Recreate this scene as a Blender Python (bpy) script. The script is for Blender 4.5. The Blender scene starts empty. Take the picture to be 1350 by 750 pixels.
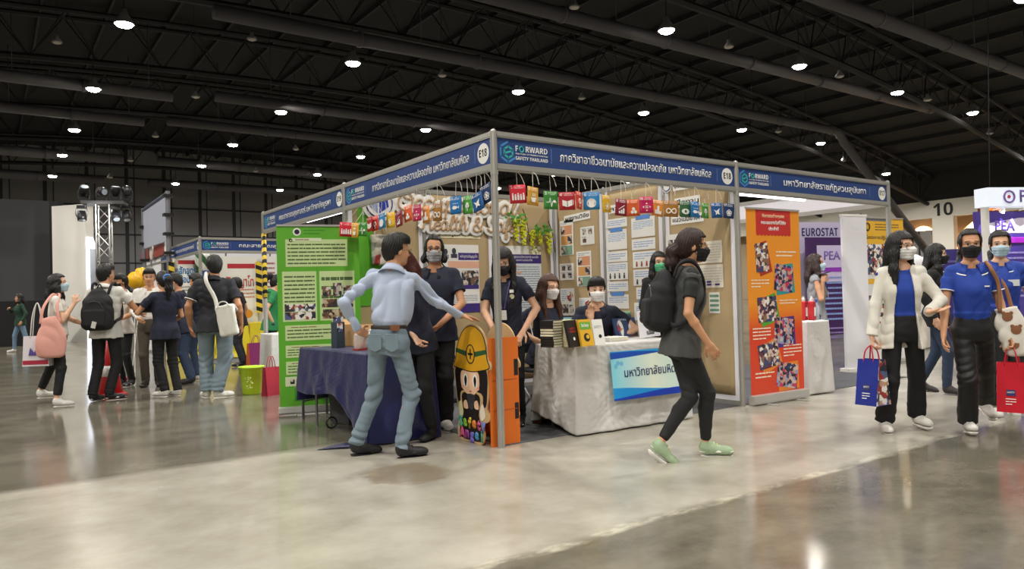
import bpy, bmesh, math, random
import numpy as np
from mathutils import Vector, Matrix

S = bpy.context.scene
C = S.collection
R = math.radians
rnd = random.Random(7)

# ------------------------------------------------------------------ camera
FPX = 970.95                                   # focal length in pixels of the 1350x750 frame
CAM = np.array([-3.27298, -4.80765, 1.19295])
YAW, PITCH, ROLL = 0.9530600722, 0.0150630801, -0.0269828708
_fw = np.array([math.cos(YAW)*math.cos(PITCH), math.sin(YAW)*math.cos(PITCH), math.sin(PITCH)])
_r0 = np.array([math.sin(YAW), -math.cos(YAW), 0.0])
_u0 = np.cross(_r0, _fw)
_rt = _r0*math.cos(ROLL) + _u0*math.sin(ROLL)
_up = -_r0*math.sin(ROLL) + _u0*math.cos(ROLL)
cd = bpy.data.cameras.new('camera')
cam = bpy.data.objects.new('camera', cd)
C.objects.link(cam)
cd.sensor_fit = 'HORIZONTAL'; cd.sensor_width = 36.0; cd.lens = 36.0*FPX/1350.0
cd.clip_start = 0.05; cd.clip_end = 400
m = Matrix(((_rt[0], _up[0], -_fw[0], CAM[0]), (_rt[1], _up[1], -_fw[1], CAM[1]), (_rt[2], _up[2], -_fw[2], CAM[2]), (0, 0, 0, 1)))
cam.matrix_world = m
S.camera = cam

def ray(px, py):
    return _fw*FPX + _rt*(px-675.0) - _up*(py-375.0)
def floor_at(px, py, z=0.0):                    # survey: where the sight line through a photo pixel meets a level
    d = ray(px, py); t = (z-CAM[2])/d[2]; return CAM + t*d
def plane_at(px, py, ax, v):
    d = ray(px, py); t = (v-CAM[ax])/d[ax]; return CAM + t*d
def depth_of(p):
    return float(np.dot(np.array(p)-CAM, _fw))
def at(px, py, dep):
    return CAM + ray(px, py)*(dep/FPX)

# ------------------------------------------------------------------ light and exposure
S.view_settings.view_transform = 'Standard'
S.view_settings.look = 'None'
S.view_settings.gamma = 1.0
S.view_settings.use_curve_mapping = False
S.view_settings.exposure = 0.0
S.cycles.use_denoising = True
S.cycles.max_bounces = 6
S.cycles.diffuse_bounces = 3
S.cycles.glossy_bounces = 3
S.cycles.transparent_max_bounces = 6
S.cycles.sample_clamp_indirect = 4.0
S.cycles.caustics_reflective = False
S.cycles.caustics_refractive = False
W = bpy.data.worlds.new('hall_air'); S.world = W
W.use_nodes = True
W.node_tree.nodes['Background'].inputs[0].default_value = (0.85, 0.9, 1.0, 1)
W.node_tree.nodes['Background'].inputs[1].default_value = 0.05
LAMP_W = 2050.0                                  # each high bay
TUBE_W = 30.0

def spot(loc, power, col=(1.0, 0.95, 0.87), size=0.22, ang=140):
    l = bpy.data.lights.new('high_bay_light', 'SPOT')
    l.energy = power; l.color = col; l.shadow_soft_size = size
    l.spot_size = R(ang); l.spot_blend = 0.6
    o = bpy.data.objects.new('high_bay_light', l); C.objects.link(o); o.location = loc
    return o

# ------------------------------------------------------------------ materials
def lin(h):
    h = h.lstrip('#')
    c = [int(h[i:i+2], 16)/255.0 for i in (0, 2, 4)]
    return tuple((x/12.92 if x <= 0.04045 else ((x+0.055)/1.055)**2.4) for x in c) + (1.0,)
_mats = {}
def mat(hexcol, rough=0.6, metal=0.0, var=0.0, scale=8.0, bump=0.0, bscale=60.0, emit=0.0, name=None, spec=0.5, sheen=0.0, stretch=(1, 1, 1), alpha=1.0):
    key = (hexcol, rough, metal, var, scale, bump, bscale, emit, spec, sheen, stretch, alpha)
    if key in _mats: return _mats[key]
    M = bpy.data.materials.new(name or 'surface')
    M.use_nodes = True
    nt = M.node_tree; b = nt.nodes['Principled BSDF']
    col = lin(hexcol)
    b.inputs['Base Color'].default_value = col
    b.inputs['Roughness'].default_value = rough
    b.inputs['Metallic'].default_value = metal
    b.inputs['Specular IOR Level'].default_value = spec
    if sheen: b.inputs['Sheen Weight'].default_value = sheen
    if alpha < 1: b.inputs['Alpha'].default_value = alpha
    if emit:
        b.inputs['Emission Color'].default_value = col
        b.inputs['Emission Strength'].default_value = emit
    if var or bump:
        tc = nt.nodes.new('ShaderNodeTexCoord'); mp = nt.nodes.new('ShaderNodeMapping')
        mp.inputs['Scale'].default_value = stretch
        nt.links.new(tc.outputs['Object'], mp.inputs[0])
    if var:
        n = nt.nodes.new('ShaderNodeTexNoise'); n.inputs['Scale'].default_value = scale; n.inputs['Detail'].default_value = 4
        nt.links.new(mp.outputs[0], n.inputs['Vector'])
        mx = nt.nodes.new('ShaderNodeMix'); mx.data_type = 'RGBA'
        mx.inputs[6].default_value = tuple(max(0, c*(1-var)) for c in col[:3])+(1,)
        mx.inputs[7].default_value = tuple(min(1, c*(1+var)) for c in col[:3])+(1,)
        nt.links.new(n.outputs['Fac'], mx.inputs[0]); nt.links.new(mx.outputs[2], b.inputs['Base Color'])
    if bump:
        n2 = nt.nodes.new('ShaderNodeTexNoise'); n2.inputs['Scale'].default_value = bscale; n2.inputs['Detail'].default_value = 3
        nt.links.new(mp.outputs[0], n2.inputs['Vector'])
        bp = nt.nodes.new('ShaderNodeBump'); bp.inputs['Strength'].default_value = bump; bp.inputs['Distance'].default_value = 0.01
        nt.links.new(n2.outputs['Fac'], bp.inputs['Height']); nt.links.new(bp.outputs[0], b.inputs['Normal'])
    _mats[key] = M
    return M

def photo_mat(cols, scale=14.0, seed=0.0, rough=0.45):
    """printed picture: blotches of the given colours"""
    M = bpy.data.materials.new('printed_picture'); M.use_nodes = True
    nt = M.node_tree; b = nt.nodes['Principled BSDF']; b.inputs['Roughness'].default_value = rough
    tc = nt.nodes.new('ShaderNodeTexCoord'); mp = nt.nodes.new('ShaderNodeMapping')
    mp.inputs['Location'].default_value = (seed*3.1, seed*1.7, seed*2.3)
    v = nt.nodes.new('ShaderNodeTexVoronoi'); v.inputs['Scale'].default_value = scale
    nz = nt.nodes.new('ShaderNodeTexNoise'); nz.inputs['Scale'].default_value = scale*.7; nz.inputs['Detail'].default_value = 3
    ad = nt.nodes.new('ShaderNodeVectorMath'); ad.operation = 'MULTIPLY_ADD'; ad.inputs[1].default_value = (1.3/scale,)*3
    nt.links.new(tc.outputs['Object'], mp.inputs[0]); nt.links.new(mp.outputs[0], nz.inputs['Vector']); nt.links.new(nz.outputs['Color'], ad.inputs[0]); nt.links.new(mp.outputs[0], ad.inputs[2]); nt.links.new(ad.outputs[0], v.inputs['Vector'])
    sp = nt.nodes.new('ShaderNodeSeparateColor'); nt.links.new(v.outputs['Color'], sp.inputs[0])
    cr = nt.nodes.new('ShaderNodeValToRGB'); cr.color_ramp.interpolation = 'CONSTANT'
    el = cr.color_ramp.elements
    while len(el) < len(cols): el.new(0.5)
    for i, c in enumerate(cols):
        el[i].position = i/len(cols); el[i].color = lin(c)
    nt.links.new(sp.outputs[0], cr.inputs[0]); nt.links.new(cr.outputs[0], b.inputs['Base Color'])
    return M

# ------------------------------------------------------------------ object helpers
def tag(o, label=None, cat=None, group=None, kind=None):
    if label: o['label'] = label
    if cat: o['category'] = cat
    if group: o['group'] = group
    if kind: o['kind'] = kind
    return o
def empty(name, loc=(0, 0, 0), rz=0.0, label=None, cat=None, group=None, rot=None):
    o = bpy.data.objects.new(name, None); C.objects.link(o)
    o.location = tuple(loc); o.rotation_euler = rot if rot else (0, 0, rz); o.empty_display_size = 0.1
    return tag(o, label, cat, group)
def copy_tree(o, parent=None):
    c = o.copy(); C.objects.link(c)
    if parent: c.parent = parent
    for ch in o.children: copy_tree(ch, c)
    return c

class MB:
    """collects shapes; build() links them as ONE mesh object"""
    def __init__(s): s.v = []; s.f = []; s.m = []; s.cur = 0
    def add(s, vs, fs):
        n = len(s.v); s.v += [tuple(map(float, p)) for p in vs]; s.f += [tuple(i+n for i in f) for f in fs]; s.m += [s.cur]*len(fs); return s
    def box(s, lo, hi, M=None):
        x0, y0, z0 = lo; x1, y1, z1 = hi
        vs = [(x0,y0,z0),(x1,y0,z0),(x1,y1,z0),(x0,y1,z0),(x0,y0,z1),(x1,y0,z1),(x1,y1,z1),(x0,y1,z1)]
        if M is not None: vs = [M @ Vector(p) for p in vs]
        return s.add(vs, [(0,3,2,1),(4,5,6,7),(0,1,5,4),(1,2,6,5),(2,3,7,6),(3,0,4,7)])
    def prism(s, poly, axis, a, b, M=None):
        """polygon (u,v) extruded along an axis from a to b; axis 1: (u,w,v), 0: (w,u,v), 2: (u,v,w)"""
        def P(u, v, w): return {0: (w, u, v), 1: (u, w, v), 2: (u, v, w)}[axis]
        n = len(poly); vs = [P(u, v, a) for u, v in poly] + [P(u, v, b) for u, v in poly]
        if M is not None: vs = [M @ Vector(p) for p in vs]
        fs = [tuple(range(n)), tuple(range(2*n-1, n-1, -1))] + [(i, n+i, n+(i+1) % n, (i+1) % n) for i in range(n)]
        return s.add(vs, fs)
    def tube(s, pts, r, n=8, caps=True, closed=False, flat=None):
        pts = [Vector(p) for p in pts]; k = len(pts); rr = r if hasattr(r, '__len__') else [r]*k
        prev = None; rings = []
        for i in range(k):
            a = pts[i-1] if (i > 0 or closed) else pts[i]; b = pts[(i+1) % k] if (i < k-1 or closed) else pts[i]
            t = (b-a)
            if t.length < 1e-9: t = Vector((0, 0, 1))
            t.normalize()
            if prev is None:
                h = Vector((0, 0, 1)) if abs(t.z) < 0.9 else Vector((1, 0, 0))
                u = t.cross(h).normalized()
            else:
                u = (prev - t*prev.dot(t))
                u = u.normalized() if u.length > 1e-6 else t.orthogonal().normalized()
            prev = u; w = t.cross(u)
            ring = []
            for j in range(n):
                o = (u*math.cos(2*math.pi*j/n) + w*math.sin(2*math.pi*j/n))*rr[i]
                if flat is not None:
                    fd = Vector(flat[0]); o = o - fd*o.dot(fd)*(1-flat[1])
                ring.append(pts[i]+o)
            rings.append(ring)
        vs = [p for q in rings for p in q]; fs = []
        for i in range(k if closed else k-1):
            i2 = (i+1) % k
            for j in range(n): fs.append((i*n+j, i*n+(j+1) % n, i2*n+(j+1) % n, i2*n+j))
        if caps and not closed: fs += [tuple(range(n-1, -1, -1)), tuple(range((k-1)*n, k*n))]
        return s.add(vs, fs)
    def lathe(s, prof, n=24, M=None, ax=2):
        vs = []; fs = []
        for r, z in prof:
            for j in range(n):
                a = 2*math.pi*j/n; p = (r*math.cos(a), r*math.sin(a), z)
                if ax == 1: p = (p[0], p[2], p[1])
                if ax == 0: p = (p[2], p[0], p[1])
                vs.append(M @ Vector(p) if M is not None else p)
        for i in range(len(prof)-1):
            for j in range(n): fs.append((i*n+j, i*n+(j+1) % n, (i+1)*n+(j+1) % n, (i+1)*n+j))
        fs += [tuple(range(n-1, -1, -1)), tuple(range((len(prof)-1)*n, len(prof)*n))]
        return s.add(vs, fs)
    def grid(s, fn, nu, nv, flip=False):
        vs = [fn(i/nu, j/nv) for j in range(nv+1) for i in range(nu+1)]
        fs = [(j*(nu+1)+i, j*(nu+1)+i+1, (j+1)*(nu+1)+i+1, (j+1)*(nu+1)+i) for j in range(nv) for i in range(nu)]
        if flip: fs = [f[::-1] for f in fs]
        return s.add(vs, fs)
    def build(s, name, mats, parent=None, smooth=False, bevel=0.0, solid=0.0, loc=None, rot=None, fix=True):
        me = bpy.data.meshes.new(name); me.from_pydata(s.v, [], s.f)
        if fix:
            bm = bmesh.new(); bm.from_mesh(me); bmesh.ops.recalc_face_normals(bm, faces=bm.faces); bm.to_mesh(me); bm.free()
        ms = mats if isinstance(mats, (list, tuple)) else [mats]
        for q in ms: me.materials.append(q)
        if len(ms) > 1: me.polygons.foreach_set('material_index', s.m)
        if smooth: me.polygons.foreach_set('use_smooth', [True]*len(me.polygons))
        me.update()
        o = bpy.data.objects.new(name, me); C.objects.link(o)
        if parent: o.parent = parent
        if loc: o.location = loc
        if rot: o.rotation_euler = rot
        if solid:
            q = o.modifiers.new('thickness', 'SOLIDIFY'); q.thickness = solid; q.offset = 0
        if bevel:
            q = o.modifiers.new('bevel', 'BEVEL'); q.width = bevel; q.segments = 2; q.limit_method = 'ANGLE'
        return o

def catmull(pts, n=6, closed=False):
    P = [np.array(p, float) for p in pts]; k = len(P); out = []
    rng = range(k if closed else k-1)
    for i in rng:
        p0 = P[i-1] if (i > 0 or closed) else P[0]*2-P[1]
        p1 = P[i]; p2 = P[(i+1) % k]
        p3 = P[(i+2) % k] if (i+2 < k or closed) else P[-1]*2-P[-2]
        for j in range(n):
            t = j/n
            out.append(0.5*((2*p1)+(-p0+p2)*t+(2*p0-5*p1+4*p2-p3)*t*t+(-p0+3*p1-3*p2+p3)*t**3))
    if not closed: out.append(P[-1])
    return [tuple(p) for p in out]

def text(name, body, h, m, parent=None, M=None, width=None, align='CENTER', ext=0.001, bold=0.0, shear=0.0):
    """lettering as a mesh; h = letter height; local x to the right, local y up; M places it"""
    cu = bpy.data.curves.new(name, 'FONT'); cu.body = body; cu.size = 1.0
    cu.align_x = align; cu.align_y = 'CENTER'; cu.extrude = 0; cu.offset = bold; cu.shear = shear; cu.resolution_u = 3
    t = bpy.data.objects.new(name, cu); C.objects.link(t)
    dg = bpy.context.evaluated_depsgraph_get(); dg.update()
    me = bpy.data.meshes.new_from_object(t.evaluated_get(dg))
    bpy.data.objects.remove(t); bpy.data.curves.remove(cu)
    n = len(me.vertices)
    co = np.empty(n*3); me.vertices.foreach_get('co', co); co = co.reshape(-1, 3)
    sx = sy = h/0.73
    if width and n: sx = width/max(1e-6, (co[:, 0].max()-co[:, 0].min()))
    if n:
        cx = (co[:, 0].max()+co[:, 0].min())/2 if width else 0.0
        co[:, 0] = (co[:, 0]-cx)*sx; co[:, 1] *= sy
        me.vertices.foreach_set('co', co.ravel())
    me.materials.clear(); me.materials.append(m)
    o = bpy.data.objects.new(name, me); C.objects.link(o)
    if M is not None: me.transform(M)
    me.update()
    if ext:
        q = o.modifiers.new('thickness', 'SOLIDIFY'); q.thickness = ext; q.offset = 0
    if parent: o.parent = parent
    return o

def bold_(s):
    """the same letters and digits in an upright bold sans face"""
    return ''.join(chr(0x1D5D4+ord(c)-65) if 'A' <= c <= 'Z' else chr(0x1D7EC+ord(c)-48) if '0' <= c <= '9' else c for c in s)

def frame(o, xdir, ydir):
    """matrix that takes (x right, y up, z out) of a flat sheet to the world"""
    x = Vector(xdir).normalized(); y = Vector(ydir).normalized(); z = x.cross(y).normalized(); y = z.cross(x)
    return Matrix(((x.x, y.x, z.x, o[0]), (x.y, y.y, z.y, o[1]), (x.z, y.z, z.z, o[2]), (0, 0, 0, 1)))

def text_lines(x0, y0, x1, y1, n, t=0.006, z=0.0012, seed=1, fill=0.36):
    """illegible small print: rows of word-long dashes on a sheet in its (x, y) plane"""
    q = random.Random(seed); b = MB(); dy = (y1-y0)/n
    for i in range(n):
        yy = y1-dy*(i+0.5); x = x0; end = x1 if i < n-1 else x0+(x1-x0)*q.uniform(.5, .9)
        while x < end-0.004:
            w = min(q.uniform(.02, .09), end-x)
            b.box((x, yy-dy*fill/2, z-t/6), (x+w, yy+dy*fill/2, z))
            x += w+q.uniform(.004, .010)
    return b
# ------------------------------------------------------------------ smooth solid modelling (signed distances -> one continuous mesh)
def _n(v):
    v = np.array(v, float); return v/(np.linalg.norm(v)+1e-12)
class Vox:
    def __init__(s, lo, hi, h):
        s.h = h; s.lo = np.array(lo, float)-2*h
        s.n = np.ceil((np.array(hi, float)+2*h-s.lo)/h).astype(int)+1
        s.d = np.full(s.n, 9.0, np.float32)
        s.ax = [(s.lo[i]+h*np.arange(s.n[i])).astype(np.float32) for i in range(3)]
    def sub(s, lo, hi):
        a = np.clip(np.floor((np.array(lo)-s.lo)/s.h).astype(int), 0, s.n); b = np.clip(np.ceil((np.array(hi)-s.lo)/s.h).astype(int)+1, 0, s.n)
        if np.any(b <= a): return None
        sl = tuple(slice(a[i], b[i]) for i in range(3))
        return sl, s.ax[0][sl[0]][:, None, None], s.ax[1][sl[1]][None, :, None], s.ax[2][sl[2]][None, None, :]
    def union(s, fn, lo, hi, k=0.0):
        pad = max(3*s.h, 1.6*k)
        q = s.sub(np.array(lo)-pad, np.array(hi)+pad)
        if q is None: return
        sl, X, Y, Z = q; d = fn(X, Y, Z); o = s.d[sl]
        if k > 0:
            h = np.maximum(k-np.abs(o-d), 0)/k
            s.d[sl] = np.minimum(o, d)-h*h*k*0.25
        else: s.d[sl] = np.minimum(o, d)
    def cut(s, fn, lo=None, hi=None, k=0.0):
        q = s.sub(s.lo if lo is None else lo, s.lo+s.n*s.h if hi is None else hi)
        if q is None: return
        sl, X, Y, Z = q; o = s.d[sl]; d = -fn(X, Y, Z)
        if k > 0:
            h = np.maximum(k-np.abs(o-d), 0)/k; s.d[sl] = np.maximum(o, d)+h*h*k*0.25
        else: s.d[sl] = np.maximum(o, d)
    def warp(s, fn):
        s.d += fn(s.ax[0][:, None, None], s.ax[1][None, :, None], s.ax[2][None, None, :]).astype(np.float32)
    # rounded cone, optionally squashed along a direction; flat ends when flat=True
    def rc(s, a, b, ra, rb, k=0.0, sq=None, q=1.0, flat=False):
        a = np.array(a, float); b = np.array(b, float); ab = b-a; L2 = float(ab@ab)+1e-12; L = math.sqrt(L2); rm = max(ra, rb)
        def fn(X, Y, Z):
            px, py, pz = X-a[0], Y-a[1], Z-a[2]
            t0 = (px*ab[0]+py*ab[1]+pz*ab[2])/L2; t = np.clip(t0, 0, 1)
            px = px-t*ab[0]; py = py-t*ab[1]; pz = pz-t*ab[2]
            if sq is not None:
                e = sq; v = (px*e[0]+py*e[1]+pz*e[2])*(1/q-1); px = px+v*e[0]; py = py+v*e[1]; pz = pz+v*e[2]
            d = np.sqrt(px*px+py*py+pz*pz)-(ra+(rb-ra)*t)
            if sq is not None: d = d*min(1, q)
            if flat: d = np.maximum(d, np.maximum(-t0, t0-1)*L)
            return d
        if sq is not None: sq = _n(sq)
        ex = rm*max(1, q)
        s.union(fn, np.minimum(a, b)-ex, np.maximum(a, b)+ex, k)
    def ell(s, c, r, Rm=None, k=0.0, cutfn=None):
        c = np.array(c, float); r = np.array(r, float); Rm = np.eye(3) if Rm is None else Rm; rm = float(r.max())
        def fn(X, Y, Z):
            x, y, z = loc3(X, Y, Z, c, Rm)
            k0 = np.sqrt((x/r[0])**2+(y/r[1])**2+(z/r[2])**2); k1 = np.sqrt((x/r[0]**2)**2+(y/r[1]**2)**2+(z/r[2]**2)**2)+1e-9
            d = k0*(k0-1)/k1
            if cutfn is not None: d = np.maximum(d, cutfn(X, Y, Z))
            return d
        s.union(fn, c-rm, c+rm, k)
    def box(s, c, r, Rm=None, rad=0.01, k=0.0):
        c = np.array(c, float); r = np.array(r, float)-rad; Rm = np.eye(3) if Rm is None else Rm; rm = float(np.linalg.norm(r))+rad
        def fn(X, Y, Z):
            x, y, z = loc3(X, Y, Z, c, Rm)
            x = np.abs(x)-r[0]; y = np.abs(y)-r[1]; z = np.abs(z)-r[2]
            return np.sqrt(np.maximum(x, 0)**2+np.maximum(y, 0)**2+np.maximum(z, 0)**2)+np.minimum(np.maximum(x, np.maximum(y, z)), 0)-rad
        s.union(fn, c-rm, c+rm, k)
    # stack of ellipses along an axis: rings (s, half width, half depth, forward offset)
    def loft(s, o, Rm, rings, k=0.0, p=2.3):
        o = np.array(o, float); rg = np.array(rings, float); e = rg[:, 1:3].max()+np.abs(rg[:, 3]).max()
        tt = np.linspace(0, 1, 60); ss = rg[0, 0]+(rg[-1, 0]-rg[0, 0])*tt
        cm = np.array(catmull([tuple(r) for r in rg], 8)); A, B, O = (np.interp(ss, cm[:, 0], cm[:, i]) for i in (1, 2, 3))
        def fn(X, Y, Z):
            x, y, z = loc3(X, Y, Z, o, Rm)
            a = np.interp(z, ss, A); b = np.interp(z, ss, B); f = np.interp(z, ss, O)
            d = ((np.abs(x)/a)**p+(np.abs(y-f)/b)**p)**(1/p)
            d = (d-1)*np.minimum(a, b)
            return np.maximum(d, np.maximum(rg[0, 0]-z, z-rg[-1, 0]))
        pts = np.array([o+Rm@np.array([sx*e, sy*e, sz]) for sx in (-1, 1) for sy in (-1, 1) for sz in (rg[0, 0], rg[-1, 0])])
        s.union(fn, pts.min(0), pts.max(0), k)
    def mesh(s, name, mats, parent=None, color=None, smooth=True, pick=None):
        d = s.d; inside = d < 0
        n0, n1, n2 = [int(x) for x in s.n]
        cnt = np.zeros((n0-1, n1-1, n2-1), np.int8)
        for i in (0, 1):
            for j in (0, 1):
                for k in (0, 1): cnt += inside[i:n0-1+i, j:n1-1+j, k:n2-1+k]
        act = np.argwhere((cnt > 0) & (cnt < 8))
        if len(act) == 0: return None
        idx = np.full(cnt.shape, -1, np.int32); idx[act[:, 0], act[:, 1], act[:, 2]] = np.arange(len(act))
        acc = np.zeros((len(act), 3)); num = np.zeros(len(act))
        for axis in range(3):
            o1, o2 = [q for q in range(3) if q != axis]
            for u in (0, 1):
                for v in (0, 1):
                    A = act.copy(); A[:, o1] += u; A[:, o2] += v; B = A.copy(); B[:, axis] += 1
                    da = d[A[:, 0], A[:, 1], A[:, 2]]; db = d[B[:, 0], B[:, 1], B[:, 2]]
                    ok = (da < 0) != (db < 0)
                    t = np.where(ok, da/np.where(ok, da-db, 1), 0)
                    P = A.astype(float); P[:, axis] += t
                    acc[ok] += P[ok]; num[ok] += 1
        V = s.lo+s.h*(acc/num[:, None])
        faces = []
        for axis in range(3):
            o1, o2 = [(1, 2), (2, 0), (0, 1)][axis]
            sl0 = [slice(None)]*3; sl1 = [slice(None)]*3; sl0[axis] = slice(0, -1); sl1[axis] = slice(1, None)
            a = inside[tuple(sl0)]; b = inside[tuple(sl1)]
            for flip, msk in ((False, a & ~b), (True, ~a & b)):
                E = np.argwhere(msk)
                E = E[(E[:, o1] > 0) & (E[:, o2] > 0) & (E[:, o1] < s.n[o1]-1) & (E[:, o2] < s.n[o2]-1)]
                q = []
                for (u, v) in ((1, 1), (0, 1), (0, 0), (1, 0)):
                    c = E.copy(); c[:, o1] -= u; c[:, o2] -= v; q.append(idx[c[:, 0], c[:, 1], c[:, 2]])
                q = np.stack(q if not flip else q[::-1], 1); faces.append(q)
        F = np.concatenate(faces); F = F[(F >= 0).all(1)]
        me = bpy.data.meshes.new(name)
        me.vertices.add(len(V)); me.vertices.foreach_set('co', V.ravel())
        me.loops.add(len(F)*4); me.loops.foreach_set('vertex_index', F.ravel().astype(np.int32))
        me.polygons.add(len(F)); me.polygons.foreach_set('loop_start', np.arange(0, len(F)*4, 4, dtype=np.int32))
        me.update(calc_edges=True)
        me.polygons.foreach_set('use_smooth', [smooth]*len(F))
        ms = mats if isinstance(mats, (list, tuple)) else [mats]
        for q in ms: me.materials.append(q)
        if pick is not None:
            ctr = V[F].mean(1); me.polygons.foreach_set('material_index', pick(ctr).astype(np.int32))
        if color is not None:
            at_ = me.color_attributes.new('Col', 'FLOAT_COLOR', 'POINT'); at_.data.foreach_set('color', color(V).astype(np.float32).ravel())
        me.update()
        ob = bpy.data.objects.new(name, me); C.objects.link(ob)
        if parent: ob.parent = parent
        return ob
def loc3(X, Y, Z, o, Rm):
    px, py, pz = X-o[0], Y-o[1], Z-o[2]
    return (px*Rm[0, 0]+py*Rm[1, 0]+pz*Rm[2, 0], px*Rm[0, 1]+py*Rm[1, 1]+pz*Rm[2, 1], px*Rm[0, 2]+py*Rm[1, 2]+pz*Rm[2, 2])
def rx(a): c, s = math.cos(a), math.sin(a); return np.array([[1, 0, 0], [0, c, -s], [0, s, c]])
def ry(a): c, s = math.cos(a), math.sin(a); return np.array([[c, 0, s], [0, 1, 0], [-s, 0, c]])
def rz_(a): c, s = math.cos(a), math.sin(a); return np.array([[c, -s, 0], [s, c, 0], [0, 0, 1]])
def folds(seed, amp, f=(46, 46, 30)):
    """cloth creases as a displacement field"""
    q = random.Random(seed); T = [[q.uniform(-1, 1)*f[0], q.uniform(-1, 1)*f[1], q.uniform(.4, 1)*f[2], q.uniform(0, 6.3)] for _ in range(5)]
    def fn(X, Y, Z):
        r = 0
        w = 1.6*np.sin(X*9+T[0][3]+Z*7)+1.4*np.sin(Y*11+Z*5+T[1][3])
        for a, b, c, ph in T: r = r+np.sin(a*X+b*Y+c*Z+ph+w)
        r = r/5.0
        return amp*(1-np.abs(r)*2.2)
    return fn
# ------------------------------------------------------------------ people
def skin_mat(hexc):
    M = bpy.data.materials.new('skin'); M.use_nodes = True; nt = M.node_tree; b = nt.nodes['Principled BSDF']
    a = nt.nodes.new('ShaderNodeVertexColor'); a.layer_name = 'Col'
    nt.links.new(a.outputs[0], b.inputs['Base Color']); b.inputs['Roughness'].default_value = 0.5
    b.inputs['Subsurface Weight'].default_value = 0.0
    return M
SKINM = skin_mat('')
SK = {'light': '#E3B393', 'mid': '#CE9873', 'tan': '#B57F5B'}

def ik(a, c, l1, l2, hint):
    a = np.array(a, float); c = np.array(c, float); v = c-a; L = np.linalg.norm(v); L = min(max(L, 0.05), (l1+l2)*0.998)
    d = _n(v); x = (l1*l1-l2*l2+L*L)/(2*L); h = math.sqrt(max(0, l1*l1-x*x))
    p = np.array(hint, float); p = p-d*(p@d); p = _n(p) if np.linalg.norm(p) > 1e-6 else _n(np.cross(d, [0, 0, 1]))
    return a+d*x+p*h, a+d*L

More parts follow.
